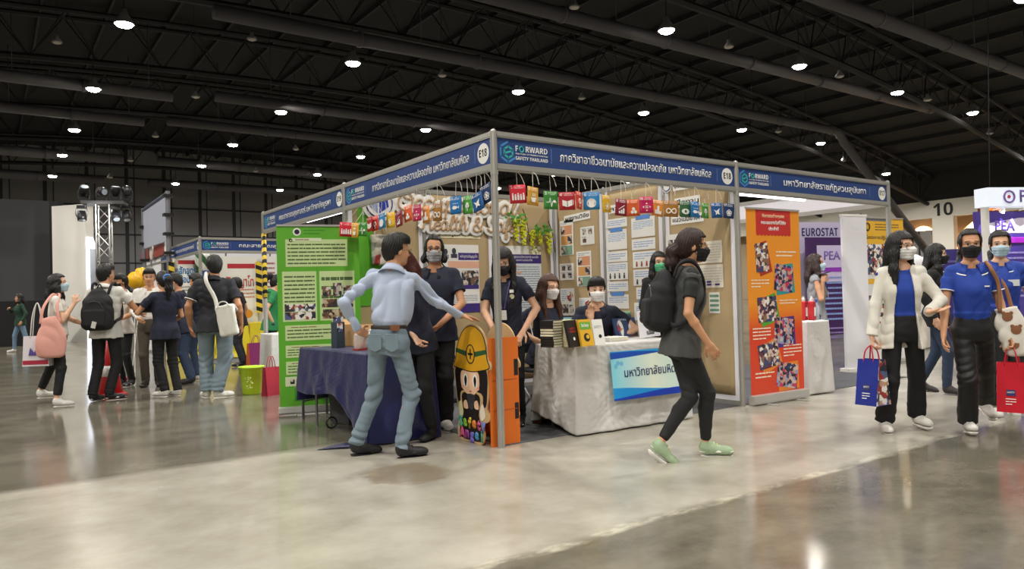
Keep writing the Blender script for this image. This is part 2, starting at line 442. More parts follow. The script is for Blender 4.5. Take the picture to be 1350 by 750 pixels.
class Person:
    """H height; f = facing, degrees from 'away from the camera' counter-clockwise; base = floor point under the hips.
    Limb targets may be local metres or ('px', x, y, depth offset), a spot seen in the photograph at a real distance."""
    def __init__(s, label, base, H, f=0, group=None, det=0.0065, skin='light', w=1.0, sex='f', pelvis=(0, 0, 0), lean=0, side=0, twist=0,
                 head=(0, 0, 0), feet=None, hands=None, elbows=None, handpose=None, sit=False, seed=1, finger_curl=0.5, neck=1.0, longs=False):
        s.longs = longs
        s.H = H; s.k = k = H/1.7; s.det = det; s.seed = seed; s.w = w; s.sex = sex; s.base = np.array(base, float); s.base[2] = 0 if len(base) < 3 else base[2]
        s.rz = YAW-math.pi/2+R(f); s.Rw = rz_(s.rz); s.D = depth_of(s.base)
        s.root = empty('person', s.base, s.rz, label, 'person', group)
        P = np.array([0, 0, .90*k])+np.array(pelvis, float)*k; s.P = P
        s.Rp = rz_(R(twist)*.35)@ry(R(side)*.25)@rx(-R(lean)*.25)
        s.Rt = rz_(R(twist))@rx(-R(lean))@ry(R(side))
        fm = sex == 'f'
        s.sw = sw = (.155 if fm else .178)*k*(.5+.5*w)
        up = s.Rt@np.array([0, 0, 1.0])
        s.sh = {q: P+s.Rt@np.array([q*sw, -.01*k, .470*k]) for q in (-1, 1)}
        s.NB = P+s.Rt@np.array([0, -.012*k, .535*k])
        s.Rh = rz_(R(twist)*.6+R(head[0]))@rx(-R(head[1]))@ry(R(head[2]))
        s.HO = P+s.Rt@np.array([0, .012*k, .545*k])+(.55*s.Rt@np.array([0, .0, 1])+.45*s.Rh@np.array([0, .0, 1]))*.078*k*neck
        # legs
        s.hip = {q: P+s.Rp@np.array([q*.083*k*w, 0, -.025*k]) for q in (-1, 1)}
        s.ank = {}; s.knee = {}; s.foot = {}
        feet = feet or {}
        for q in (-1, 1):
            fd = dict(feet.get(q, {})); pos = fd.get('p', (q*.10*k, 0.03))
            pos = s.pt(pos); yaw = R(fd.get('yaw', -q*8)); pit = R(fd.get('pitch', 0)); z = fd.get('z', 0)
            if pit < 0: z += .17*k*math.sin(-pit)
            Rf = rz_(yaw)@rx(-pit); o = np.array([pos[0], pos[1], z])
            # o: floor point under the ball of the foot
            s.foot[q] = (o, Rf)
            ank = o+Rf@np.array([0, -.115*k, .085*k])
            kn, ank2 = ik(s.hip[q], ank, .408*k, .400*k, fd.get('knee', tuple(rz_(yaw*.6)@np.array([0, 1, .05]))))
            if np.linalg.norm(ank2-ank) > .01:
                s.foot[q] = (o+(ank2-ank), Rf)
            s.ank[q] = ank2; s.knee[q] = kn
        # arms
        hands = hands or {}; elbows = elbows or {}; s.hp = handpose or {}
        s.wr = {}; s.el = {}; s.curl = finger_curl
        for q in (-1, 1):
            t = s.pt3(hands[q]) if q in hands else s.sh[q]+np.array([q*.075*k*w, .035*k, -.505*k])
            e, wv = ik(s.sh[q], t, .285*k, .262*k, elbows.get(q, (q*.5, -1, -.1)))
            s.el[q] = e; s.wr[q] = wv
    def loc(s, wpt): return s.Rw.T@(np.array(wpt, float)-s.base)
    def world(s, l): return s.base+s.Rw@np.array(l, float)
    def pt(s, p):
        if p[0] == 'px': return s.loc(floor_at(p[1], p[2]))
        return np.array((p[0]*s.k, p[1]*s.k, 0.0))
    def pt3(s, p):
        if p[0] == 'px': return s.loc(at(p[1], p[2], s.D+p[3]))
        if p[0] == 'w': return s.loc(p[1])
        return np.array(p, float)*s.k
    # head distance field used for face, masks and hair
    def head_rings(s, v, grow=0.0, kk=.02):
        k = s.k*1.0; A = lambda x, y, z: s.HO+s.Rh@(np.array([x, y, z])*k); g = grow
        v.ell(A(0, -.004, .092), np.array([.074, .094, .092])*k+g, s.Rh, kk)
        v.ell(A(0, .028, .035), np.array([.062, .068, .088])*k+g, s.Rh, kk)
        v.rc(A(0, .02, .0), A(0, .068, -.022), .046*k+g, .027*k+g, kk, s.Rh[:, 0], 1.15)
    def body(s, color='light', bald=False):
        k = s.k; h = s.det; w = s.w
        pts = [s.HO+[0, 0, .22*k], s.HO, *s.wr.values(), *s.el.values(), *s.sh.values(), *s.ank.values(), *s.knee.values(), s.P]+[s.foot[q][0]+s.foot[q][1]@np.array([0, y, 0]) for q in (-1, 1) for y in (.1*k, -.18*k)]
        pts = np.array(pts); lo = pts.min(0)-.2*k; hi = pts.max(0)+.2*k; lo[2] = max(lo[2], -.03); hi[2] = s.HO[2]+.25*k
        s.lo, s.hi = lo, hi
        v = Vox(lo, hi, h); fm = s.sex == 'f'; T = s.Rt
        v.loft(s.P, T, [(-.09*k, .08*k*w, .07*k*w, 0), (.0, .125*k*w, .09*k*w, -.01*k), (.16*k, .105*k*w, .075*k*w, 0), (.33*k, .12*k*w, .085*k*w, .002*k), (.44*k, .10*k*w, .065*k*w, -.005*k), (.535*k, .055*k, .058*k, -.01*k)], .02)
        v.rc(s.NB-T@np.array([0, 0, .05*k]), s.HO+s.Rh@np.array([0, -.012, .02])*k, .056*k*(.92 if fm else 1.06), .050*k*(.92 if fm else 1.08), .03*k)
        for q in (-1, 1):
            v.rc(s.P+T@np.array([q*.04*k, -.012*k, .515*k]), s.sh[q]-T@np.array([0, 0, .012*k]), .034*k, .034*k*w, .03*k)
            ga = .66 if s.longs else 1.0; mm_ = s.sh[q]*.55+s.el[q]*.45; v.rc(s.sh[q], mm_, .028*k*w*ga, .040*k*(.4+.6*w)*ga, .02*k); v.rc(mm_, s.el[q], .040*k*(.4+.6*w)*ga, .033*k*(.4+.6*w)*ga, .02*k)
            m = s.el[q]*.7+s.wr[q]*.3; lg = s.hp.get('long', 0); g_ = .66 if s.longs else 1.0
            v.rc(s.el[q], m, .033*k*w*g_, .036*k*w*g_, .012*k); v.rc(m, s.wr[q], .035*k*w*g_, .0235*k*(.4+.6*w), .012*k)
            v.rc(s.hip[q], s.knee[q], .055*k*w, .031*k*w, .012*k)
            m = s.knee[q]*.72+s.ank[q]*.28+_n(np.cross(s.knee[q]-s.ank[q], s.foot[q][1][:, 0]))*(-.012*k)
            v.rc(s.knee[q], m, .037*k*w, .039*k*w, .02*k); v.rc(m, s.ank[q], .038*k*w, .029*k, .02*k)
            o, Rf = s.foot[q]
            v.rc(s.ank[q]-[0, 0, .02*k], o+Rf@np.array([0, .02, .025])*k, .03*k, .024*k, .02*k)
            s.hand(v, q)
        # head
        hv = s.head_rings(v); A = lambda x, y, z: s.HO+s.Rh@(np.array([x, y, z])*k)
        for q in (-1, 1):
            v.ell(A(q*.076, -.002, .055), np.array([.010, .020, .031])*k, s.Rh@rz_(-q*.35), .008*k)    # ear
            v.ell(A(q*.034, .068, .035), np.array([.022, .020, .024])*k, s.Rh, .02*k)                   # cheek
            v.rc(A(q*.012, .090, .088), A(q*.045, .076, .088), .010*k, .008*k, .015*k)                    # brow
        v.rc(A(0, .088, .072), A(0, .108, .040), .008*k, .0125*k, .010*k)                                # nose
        for q in (-1, 1): v.rc(A(q*.010, .098, .036), A(q*.012, .094, .034), .007*k, .007*k, .006*k)
        v.ell(A(0, .088, .008), np.array([.024, .010, .006])*k, s.Rh, .006*k); v.ell(A(0, .086, -.003), np.array([.020, .010, .0065])*k, s.Rh, .006*k)
        for q in (-1, 1):
            e = A(q*.031, .098, .068); v.cut(lambda X, Y, Z, e=e: np.sqrt((X-e[0])**2+(Y-e[1])**2+(Z-e[2])**2)-.019*k, e-.03*k, e+.03*k, .008*k)
            v.ell(A(q*.031, .075, .068), np.array([.0145, .0125, .0085])*k, s.Rh, .003*k)
        sc = np.array(lin(SK[color])[:3]); HO, Rh = s.HO.copy(), s.Rh.copy()
        def colr(V):
            o = np.ones((len(V), 4)); o[:, :3] = sc
            L = (V-HO)@Rh/k; x, y, z = np.abs(L[:, 0]), L[:, 1], L[:, 2]
            fr = y > .05
            lip = fr & (np.abs(z-.002) < .011) & (x < .024-.6*np.abs(z-.002)); o[lip, :3] = sc*np.array([.82, .5, .5])
            ey = fr & ((((x-.031)/.0155)**2+((z-.068)/.0078)**2) < 1); o[ey, :3] = (.62, .60, .58)
            ir = ey & ((x-.031)**2+(z-.068)**2 < .0075**2); o[ir, :3] = (.02, .012, .01)
            lash = fr & (np.abs(z-.0765+.25*(x-.031)**2/.01) < .0028) & (x > .014) & (x < .047); o[lash, :3] = (.03, .02, .02)
            br = fr & (np.abs(z-.094+.12*(x-.032)) < .0045) & (x > .013) & (x < .05); o[br, :3] = (.045, .03, .025)
            return o
        s.body_o = v.mesh('body', SKINM, s.root, color=colr)
        return s
    def hand(s, v, q):
        k = s.k; hp = s.hp.get(q, {}); fore = _n(s.wr[q]-s.el[q])
        d = np.array(hp.get('dir', fore), float)
        if 'dirpx' in hp: d = s.pt3(('px',)+tuple(hp['dirpx']))-s.wr[q]
        d = _n(d)
        n = np.array(hp.get('palm', (-q*1.0, .25, 0)), float); n = _n(n-d*(n@d))       # palm normal, towards the palm side
        e = np.cross(n, d)*(q); e = _n(e)                                            # towards the thumb
        W_ = s.wr[q]; cl = hp.get('curl', s.curl); sp = hp.get('spread', 1.0)
        v.rc(W_, W_+d*.020*k, .023*k, .026*k, .01*k, n, .75)
        v.rc(W_+d*.028*k+e*.012*k, W_+d*.078*k+e*.018*k, .020*k, .016*k, .012*k, n, .72)
        v.rc(W_+d*.028*k-e*.012*k, W_+d*.072*k-e*.019*k, .020*k, .016*k, .012*k, n, .72)
        for i, (off, ln) in enumerate(((.029, .074), (.010, .083), (-.010, .077), (-.029, .060))):
            a = W_+d*(.082-.004*abs(i-1.3))*k+e*off*k
            fd = _n(d+e*(off*2.2*sp)); ang = 0.0; r = .0088*k
            for j, fr in enumerate((.44, .31, .25)):
                ang += cl*(0.55, 0.95, 0.65)[j]*(1+.08*i)
                dr = fd*math.cos(ang)+n*math.sin(ang); b = a+dr*ln*fr*k
                v.rc(a, b, r, r*.92, .004*k if j else .008*k); a = b; r *= .93
        th = hp.get('thumb', .55)
        a = W_+d*.022*k+e*.024*k; t1 = _n(d*.62+e*(.55+.25*th)+n*(.25+.35*cl)); b = a+t1*.042*k
        v.rc(a, b, .0135*k, .011*k, .012*k); t2 = _n(d*.85+e*.25*th+n*(.2+.5*cl)); c = b+t2*.030*k
        v.rc(b, c, .011*k, .0095*k, .005*k); v.rc(c, c+_n(t2+n*.3*cl)*.022*k, .0095*k, .008*k, .004*k)
    # ---------------- clothing
    def vox(s, h=None, pad=.12): return Vox(s.lo-.05, s.hi+.05, h or s.det*1.15)
    def shirt(s, m, name='shirt', sleeve='short', hem=-.10, fit=1.0, cuff=1.0, amp=.004, seed=None, open_front=None, neck=.535, hemflare=0.0, sl=.62, belly=0.0, bust=None, k2=.03):
        k = s.k; w = s.w*fit; T = s.Rt; fm = s.sex == 'f'; v = s.vox(); bu = (.012 if fm else .0) if bust is None else bust
        hw = .158*k*w if fm else .160*k*w
        rings = [(hem*k, (hw/k+hemflare)*k, (.122+hemflare*.6)*k*w, -.008*k+belly*k*.3), (.02*k, hw, .122*k*w, -.008*k+belly*k*.6), (.15*k, (.136 if fm else .152)*k*w, (.108+belly*.5)*k*w, belly*k), (.30*k, (.146 if fm else .168)*k*w, (.117+bu)*k*w, (.004+bu)*k),
                 (.40*k, (.150 if fm else .172)*k*w, .112*k*w, .0+bu*.5*k), (.475*k, .128*k*w, .088*k*w, -.008*k), (neck*k, .068*k, .066*k, -.012*k)]
        if hem >= .04:      # tucked in
            rings[0:2] = [(hem*k, .126*k*w, .094*k*w, 0), ((hem+.035)*k, .134*k*w, .102*k*w, belly*k), ((hem+.07)*k, .142*k*w, (.110+belly*.5)*k*w, belly*k)]
            if hem+.07 > .13: rings[3] = (.19*k,)+tuple(rings[3][1:])
        else: rings[0] = (hem*k, (.186+hemflare)*k*w, (.152+hemflare*.6)*k*w, -.014*k+belly*k*.3); rings[1] = (.02*k, .168*k*w, .138*k*w, -.010*k+belly*k*.6)
        v.loft(s.P, T, rings, 0, 2.35)
        for q in (-1, 1):
            v.rc(s.P+T@np.array([q*.05*k, -.014*k, .507*k]), s.sh[q]+T@np.array([-q*.02*k, 0, .0]), .046*k, .052*k*w, .05*k)
            if sleeve == 'short':
                e = s.sh[q]+(s.el[q]-s.sh[q])*sl
                v.rc(s.sh[q]+T@np.array([-q*.014*k, 0, -.004*k]), s.sh[q]*.5+e*.5, .050*k*w, .051*k*w, k2*k); v.rc(s.sh[q]*.6+e*.4, e, .050*k*w, .057*k*w, .02*k, flat=True)
            elif sleeve == 'long' or sleeve == 'three':
                tt = 1.0 if sleeve == 'long' else .55
                wv = s.el[q]+(s.wr[q]-s.el[q])*(tt-.16)
                v.rc(s.sh[q]+T@np.array([-q*.014*k, 0, -.004*k]), s.el[q], .052*k*w, .046*k*w, k2*k); v.rc(s.el[q], wv, .047*k*w, .036*k*(.5+.5*w)*cuff, .02*k, flat=False)
                e2 = s.el[q]+(s.wr[q]-s.el[q])*tt
                v.rc(wv+(s.el[q]-wv)*.12, e2, .036*k*cuff, .037*k*cuff, .004, flat=True)
            else:
                v.rc(s.sh[q], s.sh[q]+(s.el[q]-s.sh[q])*.12, .052*k*w, .05*k*w, .02*k, flat=True)
        if amp: v.warp(folds(s.seed*7+3 if seed is None else seed, amp))
        if open_front: # carve the front opening of a jacket: half width at chest / at hem
            o0, P, Tt = open_front, s.P, T
            def cf(X, Y, Z):
                x, y, z = loc3(X, Y, Z, P, Tt)
                t = np.clip((z-hem*k)/((.47-hem)*k), 0, 1); hwid = (o0[1]+(o0[0]-o0[1])*t)*k
                return np.maximum(np.abs(x)-hwid, .0*k-y)
            v.cut(cf)
            inner = Vox(s.lo-.05, s.hi+.05, s.det*1.15)
        # neck hole
        a = s.NB+T@np.array([0, .004, -.012])*k; b = s.HO+T@np.array([0, .0, .06])*k; ab = b-a; L2 = ab@ab
        def nk(X, Y, Z):
            px, py, pz = X-a[0], Y-a[1], Z-a[2]; t0 = (px*ab[0]+py*ab[1]+pz*ab[2])/L2; t = np.clip(t0, 0, 1)
            return np.sqrt((px-t*ab[0])**2+(py-t*ab[1])**2+(pz-t*ab[2])**2)-.058*k
        v.cut(nk)
        P_, T_, k_ = s.P, T, k
        def vneck(X, Y, Z):
            x, y, z = loc3(X, Y, Z, P_, T_)
            return np.maximum((.512*k_-.45*y)-z, np.sqrt(x*x+(y+.01*k_)**2)-.088*k_)
        v.cut(vneck, k=.004)
        o = v.mesh(name, m, s.root); return o
    def collar(s, m, h=.035, r=.072, trim=None, openy=.35):
        """turned-down collar around the neck, open at the throat"""
        k = s.k; T = s.Rt; mb = MB(); N = 28
        def ring(rr, z, i):
            a = math.pi/2+openy+(2*math.pi-2*openy)*i/N
            f = max(0, math.sin(a))
            y_ = rr*.95*math.sin(a)-.010; return s.P+T@np.array([rr*1.0*math.cos(a)*k, y_*k, (z-.42*y_)*k])
        rows = [(r*.95, .496), (r*.98, .535), (r*1.06, .541), (r*1.34, .508), (r*1.66, .474)]
        vs = [tuple(ring(rr+(.012 if j >= 3 else 0)*(math.sin(math.pi/2+openy+(2*math.pi-2*openy)*i/N) > .3), z, i)) for j, (rr, z) in enumerate(rows) for i in range(N+1)]
        fs = [(j*(N+1)+i, j*(N+1)+i+1, (j+1)*(N+1)+i+1, (j+1)*(N+1)+i) for j in range(len(rows)-1) for i in range(N)]
        mb.add(vs, fs); o = mb.build('collar', m, s.root, smooth=True, solid=.004)
        if trim is not None:
            mb = MB(); mb.tube([vs[4*(N+1)+i] for i in range(N+1)], .006*k, 6); mb.build('collar_trim', trim, o)
        return o
    def trousers(s, m, name='trousers', fit='straight', waist=.09, hem=.04, amp=.005, legs=1.0, seed=None, hipw=1.0):
        k = s.k; w = s.w; v = s.vox(); fm = s.sex == 'f'
        hw = (.152 if fm else .148)*w*hipw
        wz = waist
        v.loft(s.P, s.Rp, [(-.11*k, .12*k*w*hipw, .10*k*w, -.008*k), (-.03*k, hw*1.04*k, .122*k*w, -.014*k), (.05*k, hw*.97*k, .112*k*w, -.008*k), (wz*k, hw*.88*k, .100*k*w, 0)], 0, 2.3)
        rr = {'straight': (.084, .063, .056), 'wide': (.090, .080, .088), 'skinny': (.086, .056, .036), 'loose': (.090, .074, .070), 'slim': (.082, .061, .050)}[fit]
        rr = [x*legs*k*(.35+.65*w) for x in rr]
        for q in (-1, 1):
            a = s.hip[q]+s.Rp@np.array([0, -.008*k, -.01*k]); kn = s.knee[q]; an = s.ank[q]; e = an+(kn-an)*((hem-.05)/.41)
            v.rc(a, kn, rr[0], rr[1], .035*k); v.rc(kn, kn+(e-kn)*.78, rr[1], rr[1]*.22+rr[2]*.78, .03*k); v.rc(kn+(e-kn)*.70, e, rr[1]*.25+rr[2]*.75, rr[2]*1.02, .01*k, flat=True)
            # buttock
            v.ell(s.P+s.Rp@np.array([q*.066*k*w, -.052*k, -.055*k]), np.array([.078, .072, .085])*k*w, s.Rp, .04*k)
            if fit == 'skinny':
                mm = kn*.7+an*.3-_n(np.cross(s.foot[q][1][:, 0], an-kn))*.012*k
                v.rc(kn, mm, .054*k*w, .057*k*w, .02*k); v.rc(mm, e, .056*k*w, .038*k*w, .02*k)
        if amp:
            g = folds(s.seed*11+5 if seed is None else seed, amp*.8, (26, 26, 62)); kz = (s.knee[1][2]+s.knee[-1][2])/2; fz = .05*k
            v.warp(lambda X, Y, Z: g(X, Y, Z)*(.45+.9*np.exp(-((Z-kz)/(.09*k))**2)+.9*np.exp(-((Z-fz-.07*k)/(.07*k))**2)+.6*np.exp(-((Z-s.P[2]+.10*k)/(.06*k))**2)))
        return v.mesh(name, m, s.root)
    def skirtless(s): pass
    def shoes(s, up, sole, L=1.0, high=.0, lace=None, name='shoe'):
        k = s.k
        for q in (-1, 1):
            o, Rf = s.foot[q]; A = lambda x, y, z: o+Rf@(np.array([x, y*L, z])*k)
            lo = np.minimum(A(-.09, -.22, -.06), A(.09, .15, .25)); hi = np.maximum(A(-.09, -.22, -.06), A(.09, .15, .25))
            pts = np.array([A(x, y, z) for x in (-.06, .06) for y in (-.2, .12) for z in (-.02, .2)])
            hh = max(.0045, s.det*.9)
            v = Vox(pts.min(0)-.02, pts.max(0)+.02, hh); side = Rf[:, 0]; upv = Rf[:, 2]
            v.rc(A(0, -.115, .055), A(0, -.08, .058), .043*k, .043*k, .02*k, side, .86)
            v.rc(A(-q*.004, -.09, .045), A(q*.004, .035, .034), .044*k, .038*k, .03*k, upv, .85)
            v.rc(A(q*.004, .02, .034), A(q*.0, .058, .030), .042*k, .036*k, .02*k, upv, .78)
            v.rc(A(0, -.115, .06), A(0, -.108, (.105+high)), .041*k, .040*k, .02*k, flat=True)
            bo, Rr = o, Rf
            v.cut(lambda X, Y, Z: loc3(X, Y, Z, bo, Rr)[2]-.012*k)
            sh = v.mesh(name, up, s.root)
            v = Vox(pts.min(0)-.02, pts.max(0)+.02, hh)
            v.rc(A(0, -.115, .016), A(q*.003, -.02, .016), .044*k, .042*k, .02, side, .92); v.rc(A(q*.003, -.02, .016), A(q*.002, .052, .016), .044*k, .044*k, .02, side, 1.0)
            v.cut(lambda X, Y, Z: np.maximum(-(loc3(X, Y, Z, bo, Rr)[2]-.001), 0)*9+np.where(np.abs(loc3(X, Y, Z, bo, Rr)[2]-.0145*k) > .0135*k, -1, 1)*0+(.0135*k-np.abs(loc3(X, Y, Z, bo, Rr)[2]-.0145*k))*-1)
            so = v.mesh('sole', sole, sh)
            if lace is not None:
                mb = MB()
                for i in range(4):
                    y = -.055+.022*i; z = .098-.0125*i
                    mb.tube([A(-.026, y, z-.012), A(0, y+.004, z), A(.026, y, z-.012)], .0036*k, 5)
                mb.build('laces', lace, sh)
    def hair(s, m, kind='short', length=.25, vol=1.0, seed=1, part=0.0, fringe=0.0, tail=None, bun=None, side_front=.0):
        k = s.k; h = max(.0045, s.det*.85)
        A = lambda x, y, z: s.HO+s.Rh@(np.array([x, y, z])*k)
        ext = length if kind == 'long' else .02
        c = s.HO; lo = c-np.array([.2, .22, ext+.12])*k-.02; hi = c+np.array([.2, .2, .26])*k
        if tail is not None:
            for p in tail['pts']: lo = np.minimum(lo, A(*p)-.09*k); hi = np.maximum(hi, A(*p)+.09*k)
        v = Vox(lo, hi, h)
        g = .014*vol*k
        v.ell(A(0, -.006, .096), np.array([.074, .096, .094])*k+g, s.Rh, 0)
        if kind in ('short', 'man'):
            v.ell(A(0, -.042, .052), np.array([.066, .058, .080])*k+g*.6, s.Rh, .02*k)
            v.ell(A(0, .035, .155), np.array([.060, .055, .035])*k+g*.8, s.Rh, .02*k)
        HO, Rh = s.HO, s.Rh
        def face(X, Y, Z):   # positive inside the face opening
            x, y, z = loc3(X, Y, Z, HO, Rh); x, y, z = x/k, y/k, z/k
            top = .128-fringe+.10*np.abs(x-part*.05)**1.0*(-1.0)
            if kind in ('short', 'man'):
                wd = .30+0*z
                side = y-(-.005+.35*np.clip(z-.03, 0, .1)+np.clip(.03-z, 0, .2)*-.0)
                front = np.minimum(np.minimum(top-z, y-.015), .075)
                low = np.minimum(.028-z, y+.035)
                return -np.maximum(front, low)*k
            front = np.minimum(np.minimum(top-z, y-.040+side_front), (.066-.25*np.clip(.02-z, 0, .3)*0)-np.abs(x))
            return -front*k
        if kind in ('long', 'tied'):
            v.ell(A(0, -.045, .060), np.array([.070, .062, .090])*k+g*.7, s.Rh, .02*k)
        v.cut(face)
        if kind == 'long':
            Ln = length*k; up = np.array([0, 0, 1.0]); bk = s.Rh[:, 1]
            # falling hair: two side curtains and a back fall, hanging with gravity from the skull
            for q in (-1, 1):
                a = A(q*.070, .012, .085); b = A(q*.082, .002, .0); c2 = b+np.array([0, 0, -Ln*.55])+s.Rt@np.array([q*.012, .018, 0])*k; d2 = b+np.array([0, 0, -Ln])+s.Rt@np.array([q*.008, .045, 0])*k
                sd = s.Rh[:, 0]
                v.rc(a, b, .030*k*vol, .036*k*vol, .02*k, sd, .62); v.rc(b, c2, .036*k*vol, .038*k*vol, .03*k, sd, .62); v.rc(c2, d2, .038*k*vol, .020*k*vol, .02*k, sd, .7)
            a = A(0, -.070, .07); b = A(0, -.080, -.01); c2 = b+np.array([0, 0, -Ln*.5])+s.Rt@np.array([0, -.022, 0])*k; d2 = b+np.array([0, 0, -Ln])+s.Rt@np.array([0, -.022, 0])*k
            for (u0, u1, r0, r1) in ((a, b, .068, .074), (b, c2, .074, .078), (c2, d2, .078, .055)):
                v.rc(u0, u1, r0*k*vol, r1*k*vol, .035*k, s.Rh[:, 1], .55)
        if bun is not None:
            v.ell(A(*bun[0]), np.array(bun[1])*k, s.Rh, .012*k)
        if tail is not None:
            P = [A(*p) for p in tail['pts']]; r = tail['r']
            for i in range(len(P)-1): v.rc(P[i], P[i+1], r[i]*k, r[i+1]*k, .02*k)
        q_ = random.Random(seed); ph = q_.uniform(0, 6)
        def strands(X, Y, Z):
            x, y, z = loc3(X, Y, Z, HO, Rh); an = np.arctan2(x, -y)
            return .0022*np.sin(an*34+ph+3*np.sin(z*30/k+ph))+.0018*np.sin(an*71+2*z*22/k)
        v.warp(strands)
        return v.mesh('hair', m, s.root)
    def mask(s, m, loops=True, beak=0.0):
        k = s.k; A = lambda x, y, z: s.HO+s.Rh@(np.array([x, y, z])*k)
        pts = np.array([A(x, y, z) for x in (-.09, .09) for y in (-.0, .16) for z in (-.07, .08)])
        def fld(grow):
            v = Vox(pts.min(0), pts.max(0), max(.004, s.det*.75))
            s.head_rings(v, grow, .02)
            for q in (-1, 1): v.ell(A(q*.034, .068, .03), np.array([.024, .022, .028])*k+grow, s.Rh, .02*k)
            v.rc(A(0, .085, .062), A(0, .104+beak, .034), .012*k+grow, .016*k+grow, .03*k); v.rc(A(0, .104+beak*.8, .034), A(0, .078, -.03), .016*k+grow, .016*k+grow, .03*k)
            return v
        v = fld(.006)
        HO, Rh = s.HO, s.Rh
        def outside(X, Y, Z):
            x, y, z = loc3(X, Y, Z, HO, Rh); x, y, z = x/k, y/k, z/k
            top = .054+.010*np.clip(1-np.abs(x)/.03, 0, 1)-.12*np.clip(np.abs(x)-.03, 0, 1); bot = -.045+.35*np.clip(np.abs(x)-.03, 0, 1)
            return -np.maximum(np.maximum(z-top, bot-z), .030-y)*k
        v.cut(lambda X, Y, Z: -np.maximum(-outside(X, Y, Z)*0-1, -outside(X, Y, Z)))
        # pleats
        def pl(X, Y, Z):
            x, y, z = loc3(X, Y, Z, HO, Rh); return .0012*np.sin(z/k*260)
        v.warp(pl)
        o = v.mesh('face_mask', m, s.root)
        if loops and o:
            mb = MB()
            for q in (-1, 1):
                mb.tube(catmull([A(q*.060, .052, .040), A(q*.076, .02, .055), A(q*.084, -.008, .072)], 3), .0022*k, 5)
                mb.tube(catmull([A(q*.056, .052, -.018), A(q*.075, .02, .008), A(q*.084, -.010, .038)], 3), .0022*k, 5)
            mb.build('ear_loop', m, o)
        return o
    def glasses(s, m, r=.024):
        k = s.k; A = lambda x, y, z: s.HO+s.Rh@(np.array([x, y, z])*k); mb = MB()
        for q in (-1, 1):
            mb.tube([A(q*.033+1.12*r*math.cos(a), .106-.25*max(0, abs(.033*q+r*math.cos(a))-.033), .064+.85*r*math.sin(a)) for a in [2*math.pi*i/16 for i in range(16)]], .0024*k, 5, closed=True)
            mb.tube([A(q*.060, .100, .070), A(q*.076, .05, .072), A(q*.083, -.015, .066)], .0022*k, 5)
        mb.tube([A(-.009, .108, .068), A(0, .112, .071), A(.009, .108, .068)], .0022*k, 5)
        return mb.build('glasses', m, s.root, smooth=True)
    def belt(s, m, waist=.085, h=.032, g=1.03):
        k = s.k; w = s.w; v = s.vox(s.det); a = (.130 if s.sex == 'm' else .134)*w*g
        v.loft(s.P, s.Rp, [((waist-h)*k, a*1.01*k+.004, .103*k*w*g+.003, -.002*k), (waist*k, a*k+.004, .100*k*w*g+.003, 0)], 0, 2.3)
        return v.mesh('belt', m, s.root)
    def lanyard(s, m, badge, drop=.30, strap_m=None, photo=None):
        k = s.k; T = s.Rt; q = lambda x, y, z: s.P+T@(np.array([x, y, z])*k); fy = .13*s.w
        mb = MB()
        for sg in (-1, 1): mb.tube(catmull([q(sg*.065, -.03, .55), q(sg*.068, .05, .52), q(sg*.05, fy, .42), q(sg*.01, fy+.016, .52-drop+.03)], 5), .006*k, 6)
        o = mb.build('lanyard', m, s.root)
        mb = MB(); c = q(0, fy+.02, .52-drop-.03); Mx = Matrix.Translation(Vector(c)) @ Matrix(T.tolist()).to_4x4()
        mb.box((-.028*k, -.003, -.045*k), (.028*k, .003, .045*k), Mx); mb.build('badge', badge, o)
        return o
